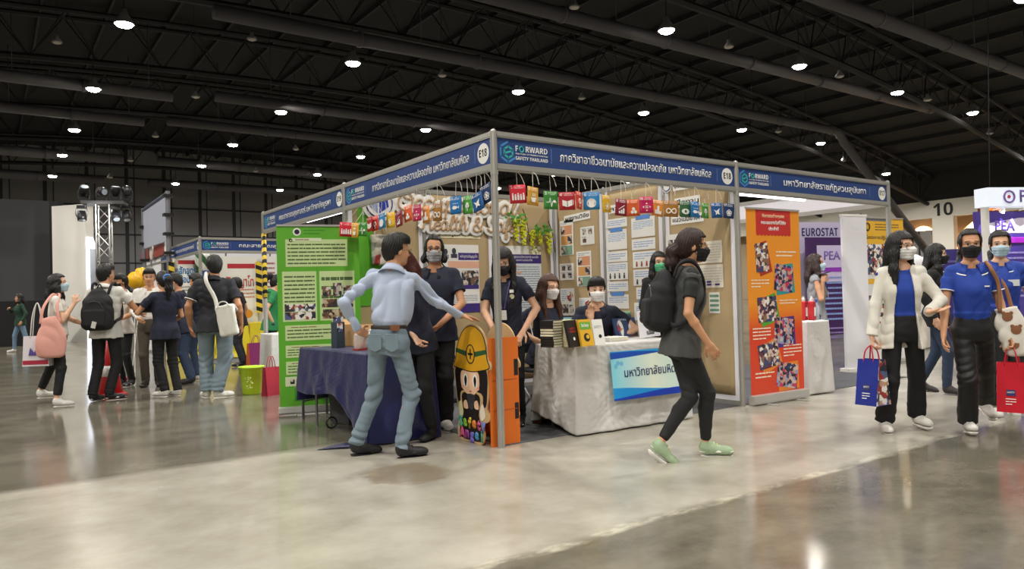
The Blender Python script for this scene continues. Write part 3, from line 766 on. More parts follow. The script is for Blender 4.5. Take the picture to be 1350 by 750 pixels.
# ------------------------------------------------------------------ the hall
YB = 76.0; XR = 66.0; XL = -30.0; YF = -26.0; ZR = 14.5
def floor_material():
    M = bpy.data.materials.new('polished_concrete'); M.use_nodes = True; nt = M.node_tree; b = nt.nodes['Principled BSDF']; L = nt.links
    N = nt.nodes.new
    tc = N('ShaderNodeTexCoord'); sx = N('ShaderNodeSeparateXYZ'); L.new(tc.outputs['Object'], sx.inputs[0])
    def math_(op, a, bb=None, c=None):
        n = N('ShaderNodeMath'); n.operation = op
        for i, v in enumerate((a, bb, c)):
            if v is None: continue
            if isinstance(v, (int, float)): n.inputs[i].default_value = v
            else: L.new(v, n.inputs[i])
        return n.outputs[0]
    def noise(sc, det=5, stretch=(1, 1, 1), rough=.55):
        mp = N('ShaderNodeMapping'); mp.inputs['Scale'].default_value = stretch; L.new(tc.outputs['Object'], mp.inputs[0])
        n = N('ShaderNodeTexNoise'); n.inputs['Scale'].default_value = sc; n.inputs['Detail'].default_value = det; n.inputs['Roughness'].default_value = rough
        L.new(mp.outputs[0], n.inputs['Vector']); return n.outputs['Fac']
    n1 = noise(1.1, 6); n2 = noise(5, 8, (.5, 1, 1), .65); n3 = noise(.35, 3); n4 = noise(26, 5)
    # the aisle: a band of paler dusty concrete between two taped edges (y from -2.05 to 1.0)
    wob = math_('MULTIPLY', math_('SUBTRACT', n1, .5), .16)
    y2 = math_('ADD', sx.outputs[1], wob)
    xs = math_('MULTIPLY', sx.outputs[0], .02)
    e1 = N('ShaderNodeMapRange'); e1.inputs[1].default_value = -2.10; e1.inputs[2].default_value = -2.0; L.new(y2, e1.inputs[0])
    e2 = N('ShaderNodeMapRange'); e2.inputs[1].default_value = 1.12; e2.inputs[2].default_value = .96; L.new(y2, e2.inputs[0])
    band = math_('MULTIPLY', e1.outputs[0], e2.outputs[0])
    def rgb(fac, c0, c1):
        m_ = N('ShaderNodeMix'); m_.data_type = 'RGBA'; L.new(fac, m_.inputs[0]) if not isinstance(fac, float) else None
        for i, c in ((6, c0), (7, c1)):
            if isinstance(c, str): m_.inputs[i].default_value = lin(c)
            else: L.new(c, m_.inputs[i])
        return m_.outputs[2]
    cr = N('ShaderNodeMapRange'); cr.inputs[1].default_value = .3; cr.inputs[2].default_value = .7; L.new(n2, cr.inputs[0])
    c2 = N('ShaderNodeMapRange'); c2.inputs[1].default_value = .35; c2.inputs[2].default_value = .65; L.new(noise(1.7, 7, (1, 1, 1), .62), c2.inputs[0])
    c3 = N('ShaderNodeMapRange'); c3.inputs[1].default_value = .35; c3.inputs[2].default_value = .65; L.new(noise(2.6, 8, (.7, 1, 1), .68), c3.inputs[0])
    dark = rgb(c3.outputs[0], '#5F5B4F', '#7E796B'); pale = rgb(c2.outputs[0], '#999486', '#B5B1A4')
    base = rgb(band, dark, pale)
    # worn taped edge: pale, scuffed line
    ln1 = N('ShaderNodeMapRange'); ln1.inputs[1].default_value = .055; ln1.inputs[2].default_value = .02; L.new(math_('ABSOLUTE', math_('ADD', y2, 2.06)), ln1.inputs[0])
    scuff = N('ShaderNodeMapRange'); scuff.inputs[1].default_value = .48; scuff.inputs[2].default_value = .62; L.new(n2, scuff.inputs[0])
    base = rgb(math_('MULTIPLY', math_('MULTIPLY', ln1.outputs[0], scuff.outputs[0]), .55), base, '#E2DDC8')
    # scuffs and pale scratches on the dark concrete
    sc = N('ShaderNodeMapRange'); sc.inputs[1].default_value = .68; sc.inputs[2].default_value = .74; L.new(noise(9, 7, (1, .35, 1), .7), sc.inputs[0])
    base = rgb(math_('MULTIPLY', sc.outputs[0], .42), base, '#CFCAB8')
    # damp brown stain by the booth corner
    dx = math_('ADD', sx.outputs[0], .97); dy = math_('ADD', sx.outputs[1], .22)
    rr = math_('ADD', math_('ADD', math_('MULTIPLY', math_('MULTIPLY', dx, dx), 14.0), math_('MULTIPLY', math_('MULTIPLY', dy, dy), 7.0)), math_('ADD', math_('MULTIPLY', math_('SUBTRACT', n1, .5), 2.6), math_('MULTIPLY', math_('SUBTRACT', n2, .5), 2.2)))
    st = N('ShaderNodeMapRange'); st.inputs[1].default_value = 1.0; st.inputs[2].default_value = .55; L.new(rr, st.inputs[0])
    base = rgb(math_('MULTIPLY', st.outputs[0], .5), base, '#75603F')
    L.new(base, b.inputs['Base Color'])
    ro = N('ShaderNodeMapRange'); ro.inputs[1].default_value = .35; ro.inputs[2].default_value = .7; ro.inputs[3].default_value = .10; ro.inputs[4].default_value = .20; L.new(n3, ro.inputs[0])
    rb = math_('ADD', ro.outputs[0], math_('MULTIPLY', band, .07)); L.new(rb, b.inputs['Roughness'])
    b.inputs['Specular IOR Level'].default_value = .5
    bp = N('ShaderNodeBump'); bp.inputs['Strength'].default_value = .035; bp.inputs['Distance'].default_value = .02; L.new(n1, bp.inputs['Height']); L.new(bp.outputs[0], b.inputs['Normal'])
    return M
mb = MB(); mb.box((XL, YF, -.2), (XR, YB, 0)); tag(mb.build('floor', floor_material()), kind='structure')
ROOF = mat('#151517', .9, var=.4, scale=.5); STEEL = mat('#1c1c1f', .7); DUCT = mat('#4d4b51', .6, var=.2, scale=.6)
def roof_z(x): # arched roof
    return ZR+2.2-((x-14)/52.0)**2*5.6
mb = MB(); xs = np.linspace(XL-2, XR+2, 26)
for a, b in zip(xs[:-1], xs[1:]):
    mb.add([(a, YF, roof_z(a)), (b, YF, roof_z(b)), (b, YB, roof_z(b)), (a, YB, roof_z(a)), (a, YF, roof_z(a)+.2), (b, YF, roof_z(b)+.2), (b, YB, roof_z(b)+.2), (a, YB, roof_z(a)+.2)],
           [(0, 1, 2, 3), (7, 6, 5, 4), (0, 4, 5, 1), (2, 6, 7, 3)])
tag(mb.build('ceiling', ROOF), kind='structure')
# purlins and truss ribs under the roof deck
mb = MB()
for i, x in enumerate(np.arange(XL, XR, 2.9)): mb.box((x-.06, YF, roof_z(x)-.28), (x+.06, YB, roof_z(x)-.02))
tag(mb.build('ceiling_purlins', STEEL), kind='structure')
def truss(y, depth=2.3, step=3.0):
    b = MB(); X = list(np.arange(XL, XR+.1, step))
    top = [(x, roof_z(x)-.35) for x in X]; bot = [(x, roof_z(x)-.35-depth) for x in X]
    for s_ in (-.55, .55):
        b.tube([(x, y+s_, z) for x, z in top], .13, 6); 
    b.tube([(x, y, z) for x, z in bot], .17, 6)
    for i in range(len(X)-1):
        for s_ in (-.55, .55):
            b.tube([(top[i][0], y+s_, top[i][1]), ((bot[i][0]+bot[i+1][0])/2, y, (bot[i][1]+bot[i+1][1])/2)], .036, 5, caps=False)
            b.tube([((bot[i][0]+bot[i+1][0])/2, y, (bot[i][1]+bot[i+1][1])/2), (top[i+1][0], y+s_, top[i+1][1])], .036, 5, caps=False)
        b.tube([(top[i][0], y-.55, top[i][1]), (top[i][0], y+.55, top[i][1])], .05, 5, caps=False)
    tag(b.build('ceiling_truss', STEEL, smooth=False), kind='structure')
for y in (7, 17, 27.5, 38, 48.5, 59, 70): truss(y)
# long air ducts
def duct(x0, x1, y, z, r, drop=None):
    b = MB(); pts = [(x0, y, z), (x1, y, z)]
    if drop:
        pts = [(x0, y, z)]+[(x1+math.sin(a)*1.6, y, z-1.6+math.cos(a)*1.6) for a in np.linspace(0, .95, 5)]+[drop]
    b.tube(pts, r, 18)
    for x in np.arange(x0+6, x1, 6.0): b.tube([(x-.06, y, z), (x+.06, y, z)], r+.05, 18)
    for x in np.arange(x0+3, x1, 6.0): b.tube([(x, y, z+r), (x, y, roof_z(x)-.2)], .02, 4)
    return b.build('ceiling_duct', DUCT, smooth=True)
for i, (x0, x1, y, z, r, dr) in enumerate([(3.0, 40, 20.9, 11.0, .42, (52, 20.9, 3.5)), (8.0, 40, 15.0, 11.0, .40, None), (13, 60, 9.2, 11.0, .42, None), (-26, 3.9, 32.5, 11, .42, None), (5.6, 44, 31.5, 11, .42, (55, 31.5, 3.5)), (-26, 3.6, 38.4, 11, .40, None), (4.6, 44, 37.6, 11, .40, None),
        (-26, 4, 49.0, 10.8, .5, None), (6, 44, 48.6, 10.8, .5, None), (-26, 4, 58.5, 10.8, .5, None), (7, 44, 58.5, 10.8, .5, None), (-26, 5.4, 21.0, 13.0, .36, None), (-8, -1.2, 15.0, 11.0, .38, None)]):
    if z < 12:      # same sight lines, hung above the lamps
        s_ = 11.2/(z-CAM[2]); fx_ = lambda x: CAM[0]+(x-CAM[0])*s_
        x0, x1, y, r = fx_(x0), fx_(x1), CAM[1]+(y-CAM[1])*s_, r*s_*.62
        if dr: dr = (fx_(dr[0]), y, dr[2])
        z = 12.4
    tag(duct(x0, x1, y, z, r, dr), kind='structure')
# back wall of dark acoustic panels
WALLP = mat('#77777a', .9, var=.12, scale=.4); SEAM = mat('#2c2c30', .8)
mb = MB(); mb.box((XL, YB, 0), (XR, YB+.3, 17.5)); tag(mb.build('wall_back', WALLP), kind='structure')
mb = MB()
for x in np.arange(XL+.5, XR, 3.4): mb.box((x-.16, YB-.05, 0), (x+.16, YB, 17)); mb.box((x+.62, YB-.04, 0), (x+.72, YB, 17))
for z in (2.6, 5.4, 8.2, 11.0, 13.8): mb.box((XL, YB-.04, z-.08), (XR, YB, z+.08))
tag(mb.build('trim_1', SEAM), kind='structure')
mb = MB(); mb.box((XL-.3, YF, 0), (XL, YB, 16)); tag(mb.build('wall_left', WALLP), kind='structure')
mb = MB(); mb.box((XL, YF-.3, 0), (XR, YF, 17)); tag(mb.build('wall_front', WALLP), kind='structure')
# right wall: pale beam over numbered loading doors
PALE = mat('#f0ece2', .7, var=.06, scale=.6); BUFF = mat('#b9a488', .8); GREYD = mat('#8d8d8e', .6)
mb = MB()
zb = float(plane_at(1243, 286, 0, XR)[2]); zt = float(plane_at(1243, 263, 0, XR)[2])
mb.box((XR, YF, zb), (XR+.6, YB, zt)); 
DY = float(plane_at(1285, 300, 0, XR)[1]); DY2 = float(plane_at(1205, 300, 0, XR)[1]); stp = (DY2-DY)
piers = [DY+(DY2-DY)*.5+i*13.0 for i in range(-2, 5)]
for y in piers: mb.box((XR-.1, y-.9, 0), (XR+.6, y+.9, zb))
tag(mb.build('wall_right', PALE), kind='structure')
mb = MB(); mb.box((XR+2.2, YF, 0), (XR+2.6, YB, zb+1)); tag(mb.build('wall_dock', BUFF), kind='structure')
mb = MB(); mb.box((XR+.2, YF, zt), (XR+.5, YB, 14)); tag(mb.build('wall_right_upper', mat('#2f2d2a', .9, var=.3, scale=.6)), kind='structure')
for i, y in enumerate(piers):
    d = empty('door_%d' % (i+1), (XR+1.0, y+2.6, 0)); d['kind'] = 'structure'
    b = MB(); b.box((0, -1.1, 0), (.2, 1.1, zb-1.0)); 
    b.build('door_leaf', GREYD, d)
    b = MB(); b.box((-.03, -.08, 0), (0, .08, zb-1.0)); b.build('door_seam', SEAM, d)
for px, py, n_ in ((1243, 277, '10'), (1129, 290, '11')):
    pp = plane_at(px, py, 0, XR-.03)
    t = text('wall_number', bold_(n_), 1.15 if n_ == '10' else 1.0, mat('#17171a', .6), M=frame(pp, (0, -1, 0), (0, 0, 1)), bold=.0)
    tag(t, ('black painted door number ten on the pale beam, above the women in blue' if n_ == '10' else 'black painted door number eleven just above the blank white panel'), 'number sign')
# warm wall washers over the dock doors
for i, (px, py) in enumerate(((1215, 297), (1290, 288))):
    q = plane_at(px, py, 0, XR+2.0)
    l = bpy.data.lights.new('dock_lamp', 'SPOT'); l.energy = 6000; l.color = (1, .62, .32); l.spot_size = R(100); l.shadow_soft_size = .1
    o = bpy.data.objects.new('dock_lamp', l); C.objects.link(o); o.location = (q[0]-.5, q[1], q[2]+.1); o.rotation_euler = (0, R(-22), 0)
# ------------------------------------------------------------------ high bay lamps
LAMPM = mat('#fff6e6', .5, emit=55.0); HOUS = mat('#8b8b8d', .4, metal=.3)
def lamp_proto(on):
    r = empty('high_bay_lamp', (0, 0, 0))
    b = MB(); b.lathe([(.05, .62), (.12, .60), (.14, .42), (.34, .12), (.37, .02), (.36, .0), (.33, .03), (.12, .36)], 16); b.build('reflector', HOUS, r, smooth=True)
    b = MB(); b.lathe([(.01, .10), (.27, .06), (.30, .0), (.27, -.06), (.17, -.10), (.01, -.12)], 16); b.build('lens', LAMPM if on else mat('#b9b4ae', .4), r)
    b = MB(); b.tube([(0, 0, .6), (0, 0, 2.3 if on else 10.0)], .025, 6); b.build('stem', STEEL, r)
    return r
LP = lamp_proto(True); LO = lamp_proto(False); usedl = []
ordn = ['first', 'second', 'third', 'fourth', 'fifth', 'sixth', 'seventh', 'eighth', 'ninth']
for ci, x in enumerate(np.arange(-17.6, 60, 9.35)):
    for ri, y in enumerate((-23, -13.5, -3.5, 6.5, 16.1, 26.6, 36.8, 47, 56, 66)):
        zz = 12.0 if x < 50 else 10.4
        spot((x, y, zz-.18), LAMP_W*(1.5 if x > 50 else 1), ang=(172 if (x > 50 or y > 60 or x < -10) else 140))
        p = np.array([x, y, zz])-CAM; dep = p@_fw
        if dep > 2 and abs(p@_rt)/dep < .72 and (p@_up)/dep < .40:
            o = LP if not usedl else copy_tree(LP)
            o.location = (x, y, zz); usedl.append(o)
            tag(o, 'lit high bay lamp, %s from the front in the %s row from left' % (ordn[ri-3] if ri >= 3 else 'x', ordn[ci]), 'ceiling lamp', 'lit lamps on the dark ceiling')
offp = [(75, 56, 12), (332, 52, 12), (258, 128, 11), (205, 180, 11), (172, 212, 11), (145, 234, 10.5), (337, 226, 11), (390, 197, 11), (583, 100, 11.5), (757, 10, 11.5), (767, 130, 11.5), (961, 62, 11.2), (1107, 101, 10.9), (1223, 132, 10.6), (1026, 174, 11), (1112, 212, 10.5), (1305, 176, 10)]
for i, (px, py, z) in enumerate(offp):
    o = LO if i == 0 else copy_tree(LO); q = floor_at(px, py, z); o.location = tuple(q); o.scale = (.55, .55, .5)
    tag(o, 'unlit grey pendant lamp on the ceiling, %s unlit one from left' % (['first', 'second', 'third', 'fourth', 'fifth', 'sixth', 'seventh', 'eighth', 'ninth', 'tenth', 'eleventh', 'twelfth', 'thirteenth', 'fourteenth', 'fifteenth', 'sixteenth', 'seventeenth'][sorted(range(len(offp)), key=lambda j: offp[j][0]).index(i)]), 'ceiling lamp', 'unlit pendant lamps')
# ------------------------------------------------------------------ shell-scheme booths
ALU = mat('#b9b7b0', .38, metal=.55, spec=.5); ALU2 = mat('#a8a69f', .42, metal=.5)
NAVY = mat('#22407f', .5); NAVYD = mat('#1d3468', .5); WHITE = mat('#f1f0ec', .5); KRAFT = mat('#b7a079', .8, var=.07, scale=5, bump=.25, bscale=9)
PALEW = mat('#ecebf2', .6); TEAL = mat('#39b6b0', .5); SKY = mat('#3f8fd0', .5); INK = mat('#15161c', .6); LINEC = mat('#5f7fb8', .5)
TUBE = mat('#f4f6ff', .5, emit=6.0)
def booth_root(label, loc):
    return empty('exhibition_booth', loc, 0, label, 'exhibition booth')
def rel(o, loc):
    o.data.transform(Matrix.Translation(-Vector(loc))); return o
def octo(r): return [(r*math.cos(R(22.5+45*i)), r*math.sin(R(22.5+45*i))) for i in range(8)]
def post(root, x, y, z0=0.0, z1=2.5, r=.026):
    b = MB(); b.prism([(x+u, y+v) for u, v in octo(r)], 2, z0, z1)
    for i in range(4):
        a = R(45*i*2); b.box((x+math.cos(a)*r*.94-.006, y+math.sin(a)*r*.94-.006, z0), (x+math.cos(a)*r*.94+.006, y+math.sin(a)*r*.94+.006, z1))
    b.prism([(x+u*1.25, y+v*1.25) for u, v in octo(r)], 2, 2.155, 2.185) if z1 > 2.4 else None
    b.lathe([(r*.9, z1), (r*.7, z1+.012), (.004, z1+.018)], 12, Matrix.Translation((x, y, 0)))
    return rel(b.build('post', ALU, root), root.location)
def hexlogo(b, cx, cy, r, wd):
    P = [(cx+r*math.cos(R(90+60*i)), cy+r*math.sin(R(90+60*i))) for i in range(6)]
    def seg(p, q, w):
        d = Vector((q[0]-p[0], q[1]-p[1])); L = d.length; d.normalize(); n = Vector((-d.y, d.x))*w/2; e = d*w*.25
        b.prism([(p[0]-e.x+n.x, p[1]-e.y+n.y), (p[0]-e.x-n.x, p[1]-e.y-n.y), (q[0]+e.x-n.x, q[1]+e.y-n.y), (q[0]+e.x+n.x, q[1]+e.y+n.y)], 2, .0022, .0044)
    return P, seg
def fascia(root, o, xd, length, title, t0, t1, disc, inner=True, rails=True, small=False):
    """board with rails and lettering; local u along xd from o, v up from floor, w outwards"""
    M = frame((o[0], o[1], 0), xd, (0, 0, 1)); L = length; lo = root.location
    def put(b, name, m, par=None):
        ob = b.build(name, m, par or root); ob.data.transform(M); 
        ob.data.transform(Matrix.Translation(-lo)); return ob
    b = MB(); b.box((.026, 2.245, -.012), (L-.026, 2.452, .004)); bo = put(b, 'fascia_board', [NAVY])
    if inner:
        b = MB(); b.box((.026, 2.245, -.018), (L-.026, 2.452, -.013)); put(b, 'board_lining', PALEW, bo)
    for z0, z1 in ((2.452, 2.50), (2.19, 2.245)):
        b = MB(); b.box((.02, z0, -.022), (L-.02, z1, .014)); b.box((.02, z0+.012, .014), (L-.02, z1-.012, .018)); put(b, 'rail', ALU)
    T = lambda body, h, u, v, wd=None, bold=.012, m=WHITE: text('lettering', body, h, m, bo, Matrix.Translation(-lo) @ M @ Matrix.Translation((u, v, .0055)), width=wd, bold=bold)
    q = text('title_lettering', title, .074, WHITE, bo, Matrix.Translation(-lo) @ M @ Matrix.Translation(((t0+t1)/2, 2.345, .0055)), width=(t1-t0), bold=.012)
    b = MB(); P, seg = hexlogo(b, .135, 2.345, .082, .016)
    for i in (0, 1, 2, 3): seg(P[i], P[i+1], .016)
    ob = put(b, 'hexagon_logo', SKY, bo)
    b = MB(); P2, seg = hexlogo(b, .140, 2.345, .046, .018)
    for i in (5, 0, 1): seg(P2[i], P2[(i+1) % 6], .016)
    for i in (2, 3, 4): seg(P2[i], P2[(i+1) % 6], .016)
    seg((.104, 2.335), (.176, 2.357), .014)
    put(b, 'inner_logo', TEAL, bo)
    T(bold_('F'), .048, .222, 2.378, .024, .0); T(bold_('RWARD'), .048, .425, 2.378, .225, .0)
    b = MB(); b.tube([(.270+.020*math.cos(a), 2.378+.022*math.sin(a), .006) for a in np.linspace(0, 6.283, 13)[:-1]], .006, 5, closed=True); put(b, 'ring_logo', TEAL, bo)
    T('CULTURE OF PREVENTION FOR', .012, .375, 2.338, .33, .012)
    T(bold_('SAFETY THAILAND'), .028, .375, 2.302, .33, .0)
    for u in (.578, t1+.09):
        b = MB(); b.box((u-.003, 2.285, .004), (u+.003, 2.41, .0055)); put(b, 'divider', LINEC, bo)
    c = L-.145
    b = MB(); b.lathe([(.006, .004), (.083, .004), (.083, .006), (.006, .0064)], 28, Matrix.Translation((c, 2.345, 0))); put(b, 'number_disc', WHITE, bo)
    text('number_lettering', bold_(disc), .062, INK, bo, Matrix.Translation(-lo) @ M @ Matrix.Translation((c, 2.345, .0075)), width=.115, bold=.0)
    return bo
def wall_panel(root, x0, y0, x1, y1, m=KRAFT, z0=.0, z1=2.5, t=.012, strip=True, face=1):
    """one infill panel between two slim posts, faced with brown paper that stops short of the edges"""
    d = Vector((x1-x0, y1-y0, 0)); L = d.length; M = Matrix.Translation(-root.location) @ frame((x0, y0, 0), d, (0, 0, 1))
    b = MB(); b.box((.02, z0+.05, -t/2), (L-.02, z1-.04, t/2)); p = b.build('wall_panel', PALEW, root); p.data.transform(M)
    if m is KRAFT:
        g = .082 if strip else .03
        b = MB()
        nx, nz = 12, 22; q = random.Random(int(x0*100+y0*31)+5); H = [[q.uniform(0, .006) for _ in range(nx+1)] for _ in range(nz+1)]
        w0 = t/2+.002
        b.grid(lambda u, v: (g+(L-2*g)*u, .10+2.34*v, (w0+H[int(round(v*nz))][int(round(u*nx))]*(0 < u < 1)*(0 < v < 1))*face), nx, nz)
        k = b.build('paper_covering', KRAFT, p, smooth=True, solid=.0015); k.data.transform(M)
    for z in (z0+.0, z1-.05):
        b = MB(); b.box((.02, z, -.018), (L-.02, z+.05, .018)); r = b.build('rail', ALU, root); r.data.transform(M)
    return p
# --- booth E18
BA = booth_root('open corner booth numbered E18 with brown paper walls and navy fascia', (0, 0, 0))
for x, y in ((0, 0), (3, 0), (0, 3), (3, 3)): post(BA, x, y)
for x in (1, 2): post(BA, x, 3, r=.02)
for y in (1, 2): post(BA, 3, y, r=.02)
for i in range(3): wall_panel(BA, i, 3, i+1, 3)
for i in range(3): wall_panel(BA, 3, 3-i, 3, 2-i)
fascia(BA, (0, 0), (1, 0, 0), 3, 'ภาควิชาอาชีวอนามัยและความปลอดภัย มหาวิทยาลัยมหิดล', .67, 2.61, 'E18')
fascia(BA, (0, 3), (0, -1, 0), 3, 'ภาควิชาอาชีวอนามัยและความปลอดภัย มหาวิทยาลัยมหิดล', .74, 2.64, 'E18')
# grey carpet tiles
CARPET = mat('#55565a', .95, var=.12, scale=40, bump=.3, bscale=300)
for nm, x0, y0, x1, y1, lb in (('carpet', .05, .03, 2.98, 2.97, 'grey carpet inside the booth with brown paper walls'), ('carpet', 3.02, .03, 6.4, 2.97, 'grey carpet in the booth behind the orange banner'), ('carpet', .1, 10.5, 6, 13.4, 'grey carpet in the far booth with yellow cloths')):
    b = MB(); b.box((x0, y0, 0), (x1, y1, .006)); tag(b.build(nm, CARPET), lb, 'carpet')
# --- neighbour on the right, open on two sides
BB = booth_root('right hand booth with navy fascia, white lining and a ceiling tube', (3, 0, 0))
for x, y in ((6, 0), (6, 3)): post(BB, x, y)
fascia(BB, (3, 0), (1, 0, 0), 3, 'มหาวิทยาลัยราชภัฏสวนสุนันทา', .81, 2.48, 'E17')
for i in range(3): wall_panel(BB, 3+i, 3.03, 4+i, 3.03, PALEW)
M = frame((6, 0, 0), (0, 1, 0), (0, 0, 1))
b = MB(); b.box((.026, 2.245, -.012), (2.97, 2.452, .004)); o = b.build('fascia_board', PALEW, BB); o.data.transform(Matrix.Translation(-BB.location) @ M)
for z0, z1 in ((2.452, 2.5), (2.19, 2.245)):
    b = MB(); b.box((.02, z0, -.02), (2.98, z1, .018)); o = b.build('rail', ALU, BB); o.data.transform(Matrix.Translation(-BB.location) @ M)
def tube_light(root, a, b_):
    t = MB(); t.tube([a, b_], .016, 10); o = t.build('fluorescent_tube', TUBE, root); rel(o, root.location)
    t = MB(); d = Vector(b_)-Vector(a); M = frame(a, d, (0, 0, 1)); t.box((-.03, .015, -.03), (d.length+.03, .05, .03), M); rel(t.build('tube_housing', WHITE, root), root.location)
    l = bpy.data.lights.new('tube_light', 'AREA'); l.shape = 'RECTANGLE'; l.size = (Vector(b_)-Vector(a)).length; l.size_y = .04; l.energy = TUBE_W; l.color = (.93, .95, 1)
    oo = bpy.data.objects.new('tube_light', l); C.objects.link(oo); oo.location = tuple((Vector(a)+Vector(b_))/2-Vector((0, 0, .02))); oo.rotation_euler = (0, 0, math.atan2(d.y, d.x))
tube_light(BB, (3.18, .12, 2.2), (4.38, .12, 2.2))
# --- neighbour on the left
BC = booth_root('left hand booth joined to E18, navy fascia above the green banner', (0, 3, 0))
post(BC, 0, 6); post(BC, 3, 6)
fascia(BC, (0, 6), (0, -1, 0), 3, 'คณะสาธารณสุขศาสตร์ มหาวิทยาลัยบูรพา', .72, 2.60, 'E19')
for i in range(3): wall_panel(BC, 3, 6-i, 3, 5-i, PALEW)
tube_light(BC, (.22, 3.6, 2.26), (.22, 4.8, 2.26))
# black and yellow hazard tape wound on the far post of the left booth
b = MB(); b.tube([(0, 6, 2.19), (0, 6, 1.25)], .034, 14)
TAPE = bpy.data.materials.new('hazard_tape'); TAPE.use_nodes = True; nt = TAPE.node_tree
def hazard(M_, freq, c0='#e8c93a', c1='#151515', slant=(.0, .7, 1)):
    nt = M_.node_tree; bb = nt.nodes['Principled BSDF']; bb.inputs['Roughness'].default_value = .45
    tc = nt.nodes.new('ShaderNodeTexCoord'); vm = nt.nodes.new('ShaderNodeVectorMath'); vm.operation = 'DOT_PRODUCT'; vm.inputs[1].default_value = tuple(c*freq for c in slant)
    nt.links.new(tc.outputs['Object'], vm.inputs[0])
    fr = nt.nodes.new('ShaderNodeMath'); fr.operation = 'FRACT'; nt.links.new(vm.outputs['Value'], fr.inputs[0])
    gt = nt.nodes.new('ShaderNodeMath'); gt.operation = 'GREATER_THAN'; gt.inputs[1].default_value = .5; nt.links.new(fr.outputs[0], gt.inputs[0])
    mx = nt.nodes.new('ShaderNodeMix'); mx.data_type = 'RGBA'; mx.inputs[6].default_value = lin(c0); mx.inputs[7].default_value = lin(c1)
    nt.links.new(gt.outputs[0], mx.inputs[0]); nt.links.new(mx.outputs[2], bb.inputs['Base Color'])
hazard(TAPE, 9.0)
tag(b.build('hazard_tape', TAPE, smooth=True), 'black and yellow hazard tape wound around a booth post beside the green banner', 'tape')

# ------------------------------------------------------------------ paper things on the walls
def sheet(name, label, cat, M, group=None):
    r = empty(name, (0, 0, 0), 0, label, cat, group); r.matrix_world = M; return r
BW = lambda x, z, out=.016: frame((x, 3-out, z), (1, 0, 0), (0, 0, 1))           # on the back wall, facing the aisle
RW = lambda y, z, out=.016: frame((3-out, y, z), (0, -1, 0), (0, 0, 1))          # on the right wall
def paper(r, x0, y0, x1, y1, m, z=.001, t=.0012, name='paper', par=None):
    b = MB(); b.box((x0, y0, z-t), (x1, y1, z)); return b.build(name, m, par or r)
PAP = mat('#ecebe6', .6); PAP2 = mat('#e6dfcf', .7); PURP = mat('#3f2d7e', .5); PEACH = mat('#eeb79b', .6); GREY = mat('#8c93a0', .6); LBL = mat('#7fa3d8', .5)
DARKT = mat('#3b3f4c', .6)
PH = [photo_mat(['#2b2b33', '#d9cfc4', '#7b5d4a', '#40445a', '#b8b2a8'], 26, i) for i in range(3)]
PHW = [photo_mat(['#e9e4dc', '#c69a7e', '#55618a', '#efece6', '#2a2d38', '#9a3b36'], 22, i+5) for i in range(3)]
# course posters
r = sheet('course_poster', 'white course poster with purple headings on back wall behind the standing man in glasses', 'poster', BW(1.48, 1.42))
paper(r, -.28, -.42, .28, .42, PAP)
paper(r, -.28, -.42, .28, -.31, PURP, .002, name='footer_band'); paper(r, -.02, .23, .28, .32, PURP, .002, name='title_band'); paper(r, -.17, .13, .28, .215, PEACH, .002, name='peach_band')
text('title_lettering', 'หลักสูตรปริญญาโท', .035, WHITE, r, Matrix.Translation((.13, .275, .003)), width=.25)
paper(r, .02, -.12, .27, .10, PH[0], .002, name='group_photo'); paper(r, .02, -.13, .27, -.08, PURP, .0025, name='caption_band'); paper(r, -.15, -.19, .0, .0, PH[1], .002, name='small_photo')
b = text_lines(-.26, -.05, .0, .10, 6, seed=3); b.build('small_print', GREY, r); b = text_lines(-.10, -.30, .25, -.20, 5, seed=4); b.build('small_print', GREY, r)
for i, (x, y) in enumerate(((-.2, .33), (-.08, .34))):
    b = MB(); b.lathe([(.004, .0015), (.03, .0015), (.03, .0025), (.004, .0025)], 14, Matrix.Translation((x, y, 0)) @ Matrix.Diagonal((1, 1.3, 1, 1))); b.build('portrait', DARKT, r)
    paper(r, x-.045, y-.085, x+.045, y-.035, DARKT if i else GREY, .002, name='portrait')
r = sheet('course_poster', 'white poster with navy title and yellow flower print behind the long haired standing woman', 'poster', BW(2.47, 1.42))
paper(r, -.28, -.44, .28, .42, mat('#dfe6ee', .6)); paper(r, -.28, .19, .28, .31, PURP, .002, name='title_band'); paper(r, -.28, .31, .28, .42, PAP, .002, name='header')
text('title_lettering', 'หลักสูตรการจัดการอาชีวอนามัย\nและความปลอดภัย', .03, WHITE, r, Matrix.Translation((.0, .255, .003)), width=.46)
b = text_lines(-.25, -.4, .25, .16, 18, seed=9); b.build('small_print', GREY, r)
paper(r, -.25, .145, -.1, .165, PEACH, .003, name='heading'); paper(r, -.25, .06, -.05, .085, PEACH, .003, name='heading')
b = MB()
q = random.Random(3)
for i in range(26): b.lathe([(.002, .002), (.012, .002), (.012, .003), (.002, .003)], 8, Matrix.Translation((q.uniform(.06, .27), q.uniform(.32, .41), 0)))
b.build('flower_print', mat('#d8d84a', .6), r)
def caption(name, label, txt, M, w, h, m=WHITE, wd=.9):
    r = sheet(name, label, 'paper sign', M); paper(r, -w/2, -h/2, w/2, h/2, m)
    text('lettering', txt, h*.5, INK, r, Matrix.Translation((0, 0, .002)), width=w*wd, bold=.02); return r
caption('paper_sign', 'small cream title strip above the purple course poster', 'หลักสูตรที่เปิดสอน', BW(1.50, 1.975), .58, .11, mat('#f2e8c4', .7))
caption('paper_sign', 'slanted white title strip under the red and blue bunting on right wall', 'ผลงานวิจัย', RW(2.50, 2.19), .52, .10).rotation_euler.rotate_axis('Z', R(2))
caption('paper_sign', 'white strip with black letters high on right wall beside the round emblem', 'สถานที่ฝึกงาน', RW(.60, 2.36), .48, .10)
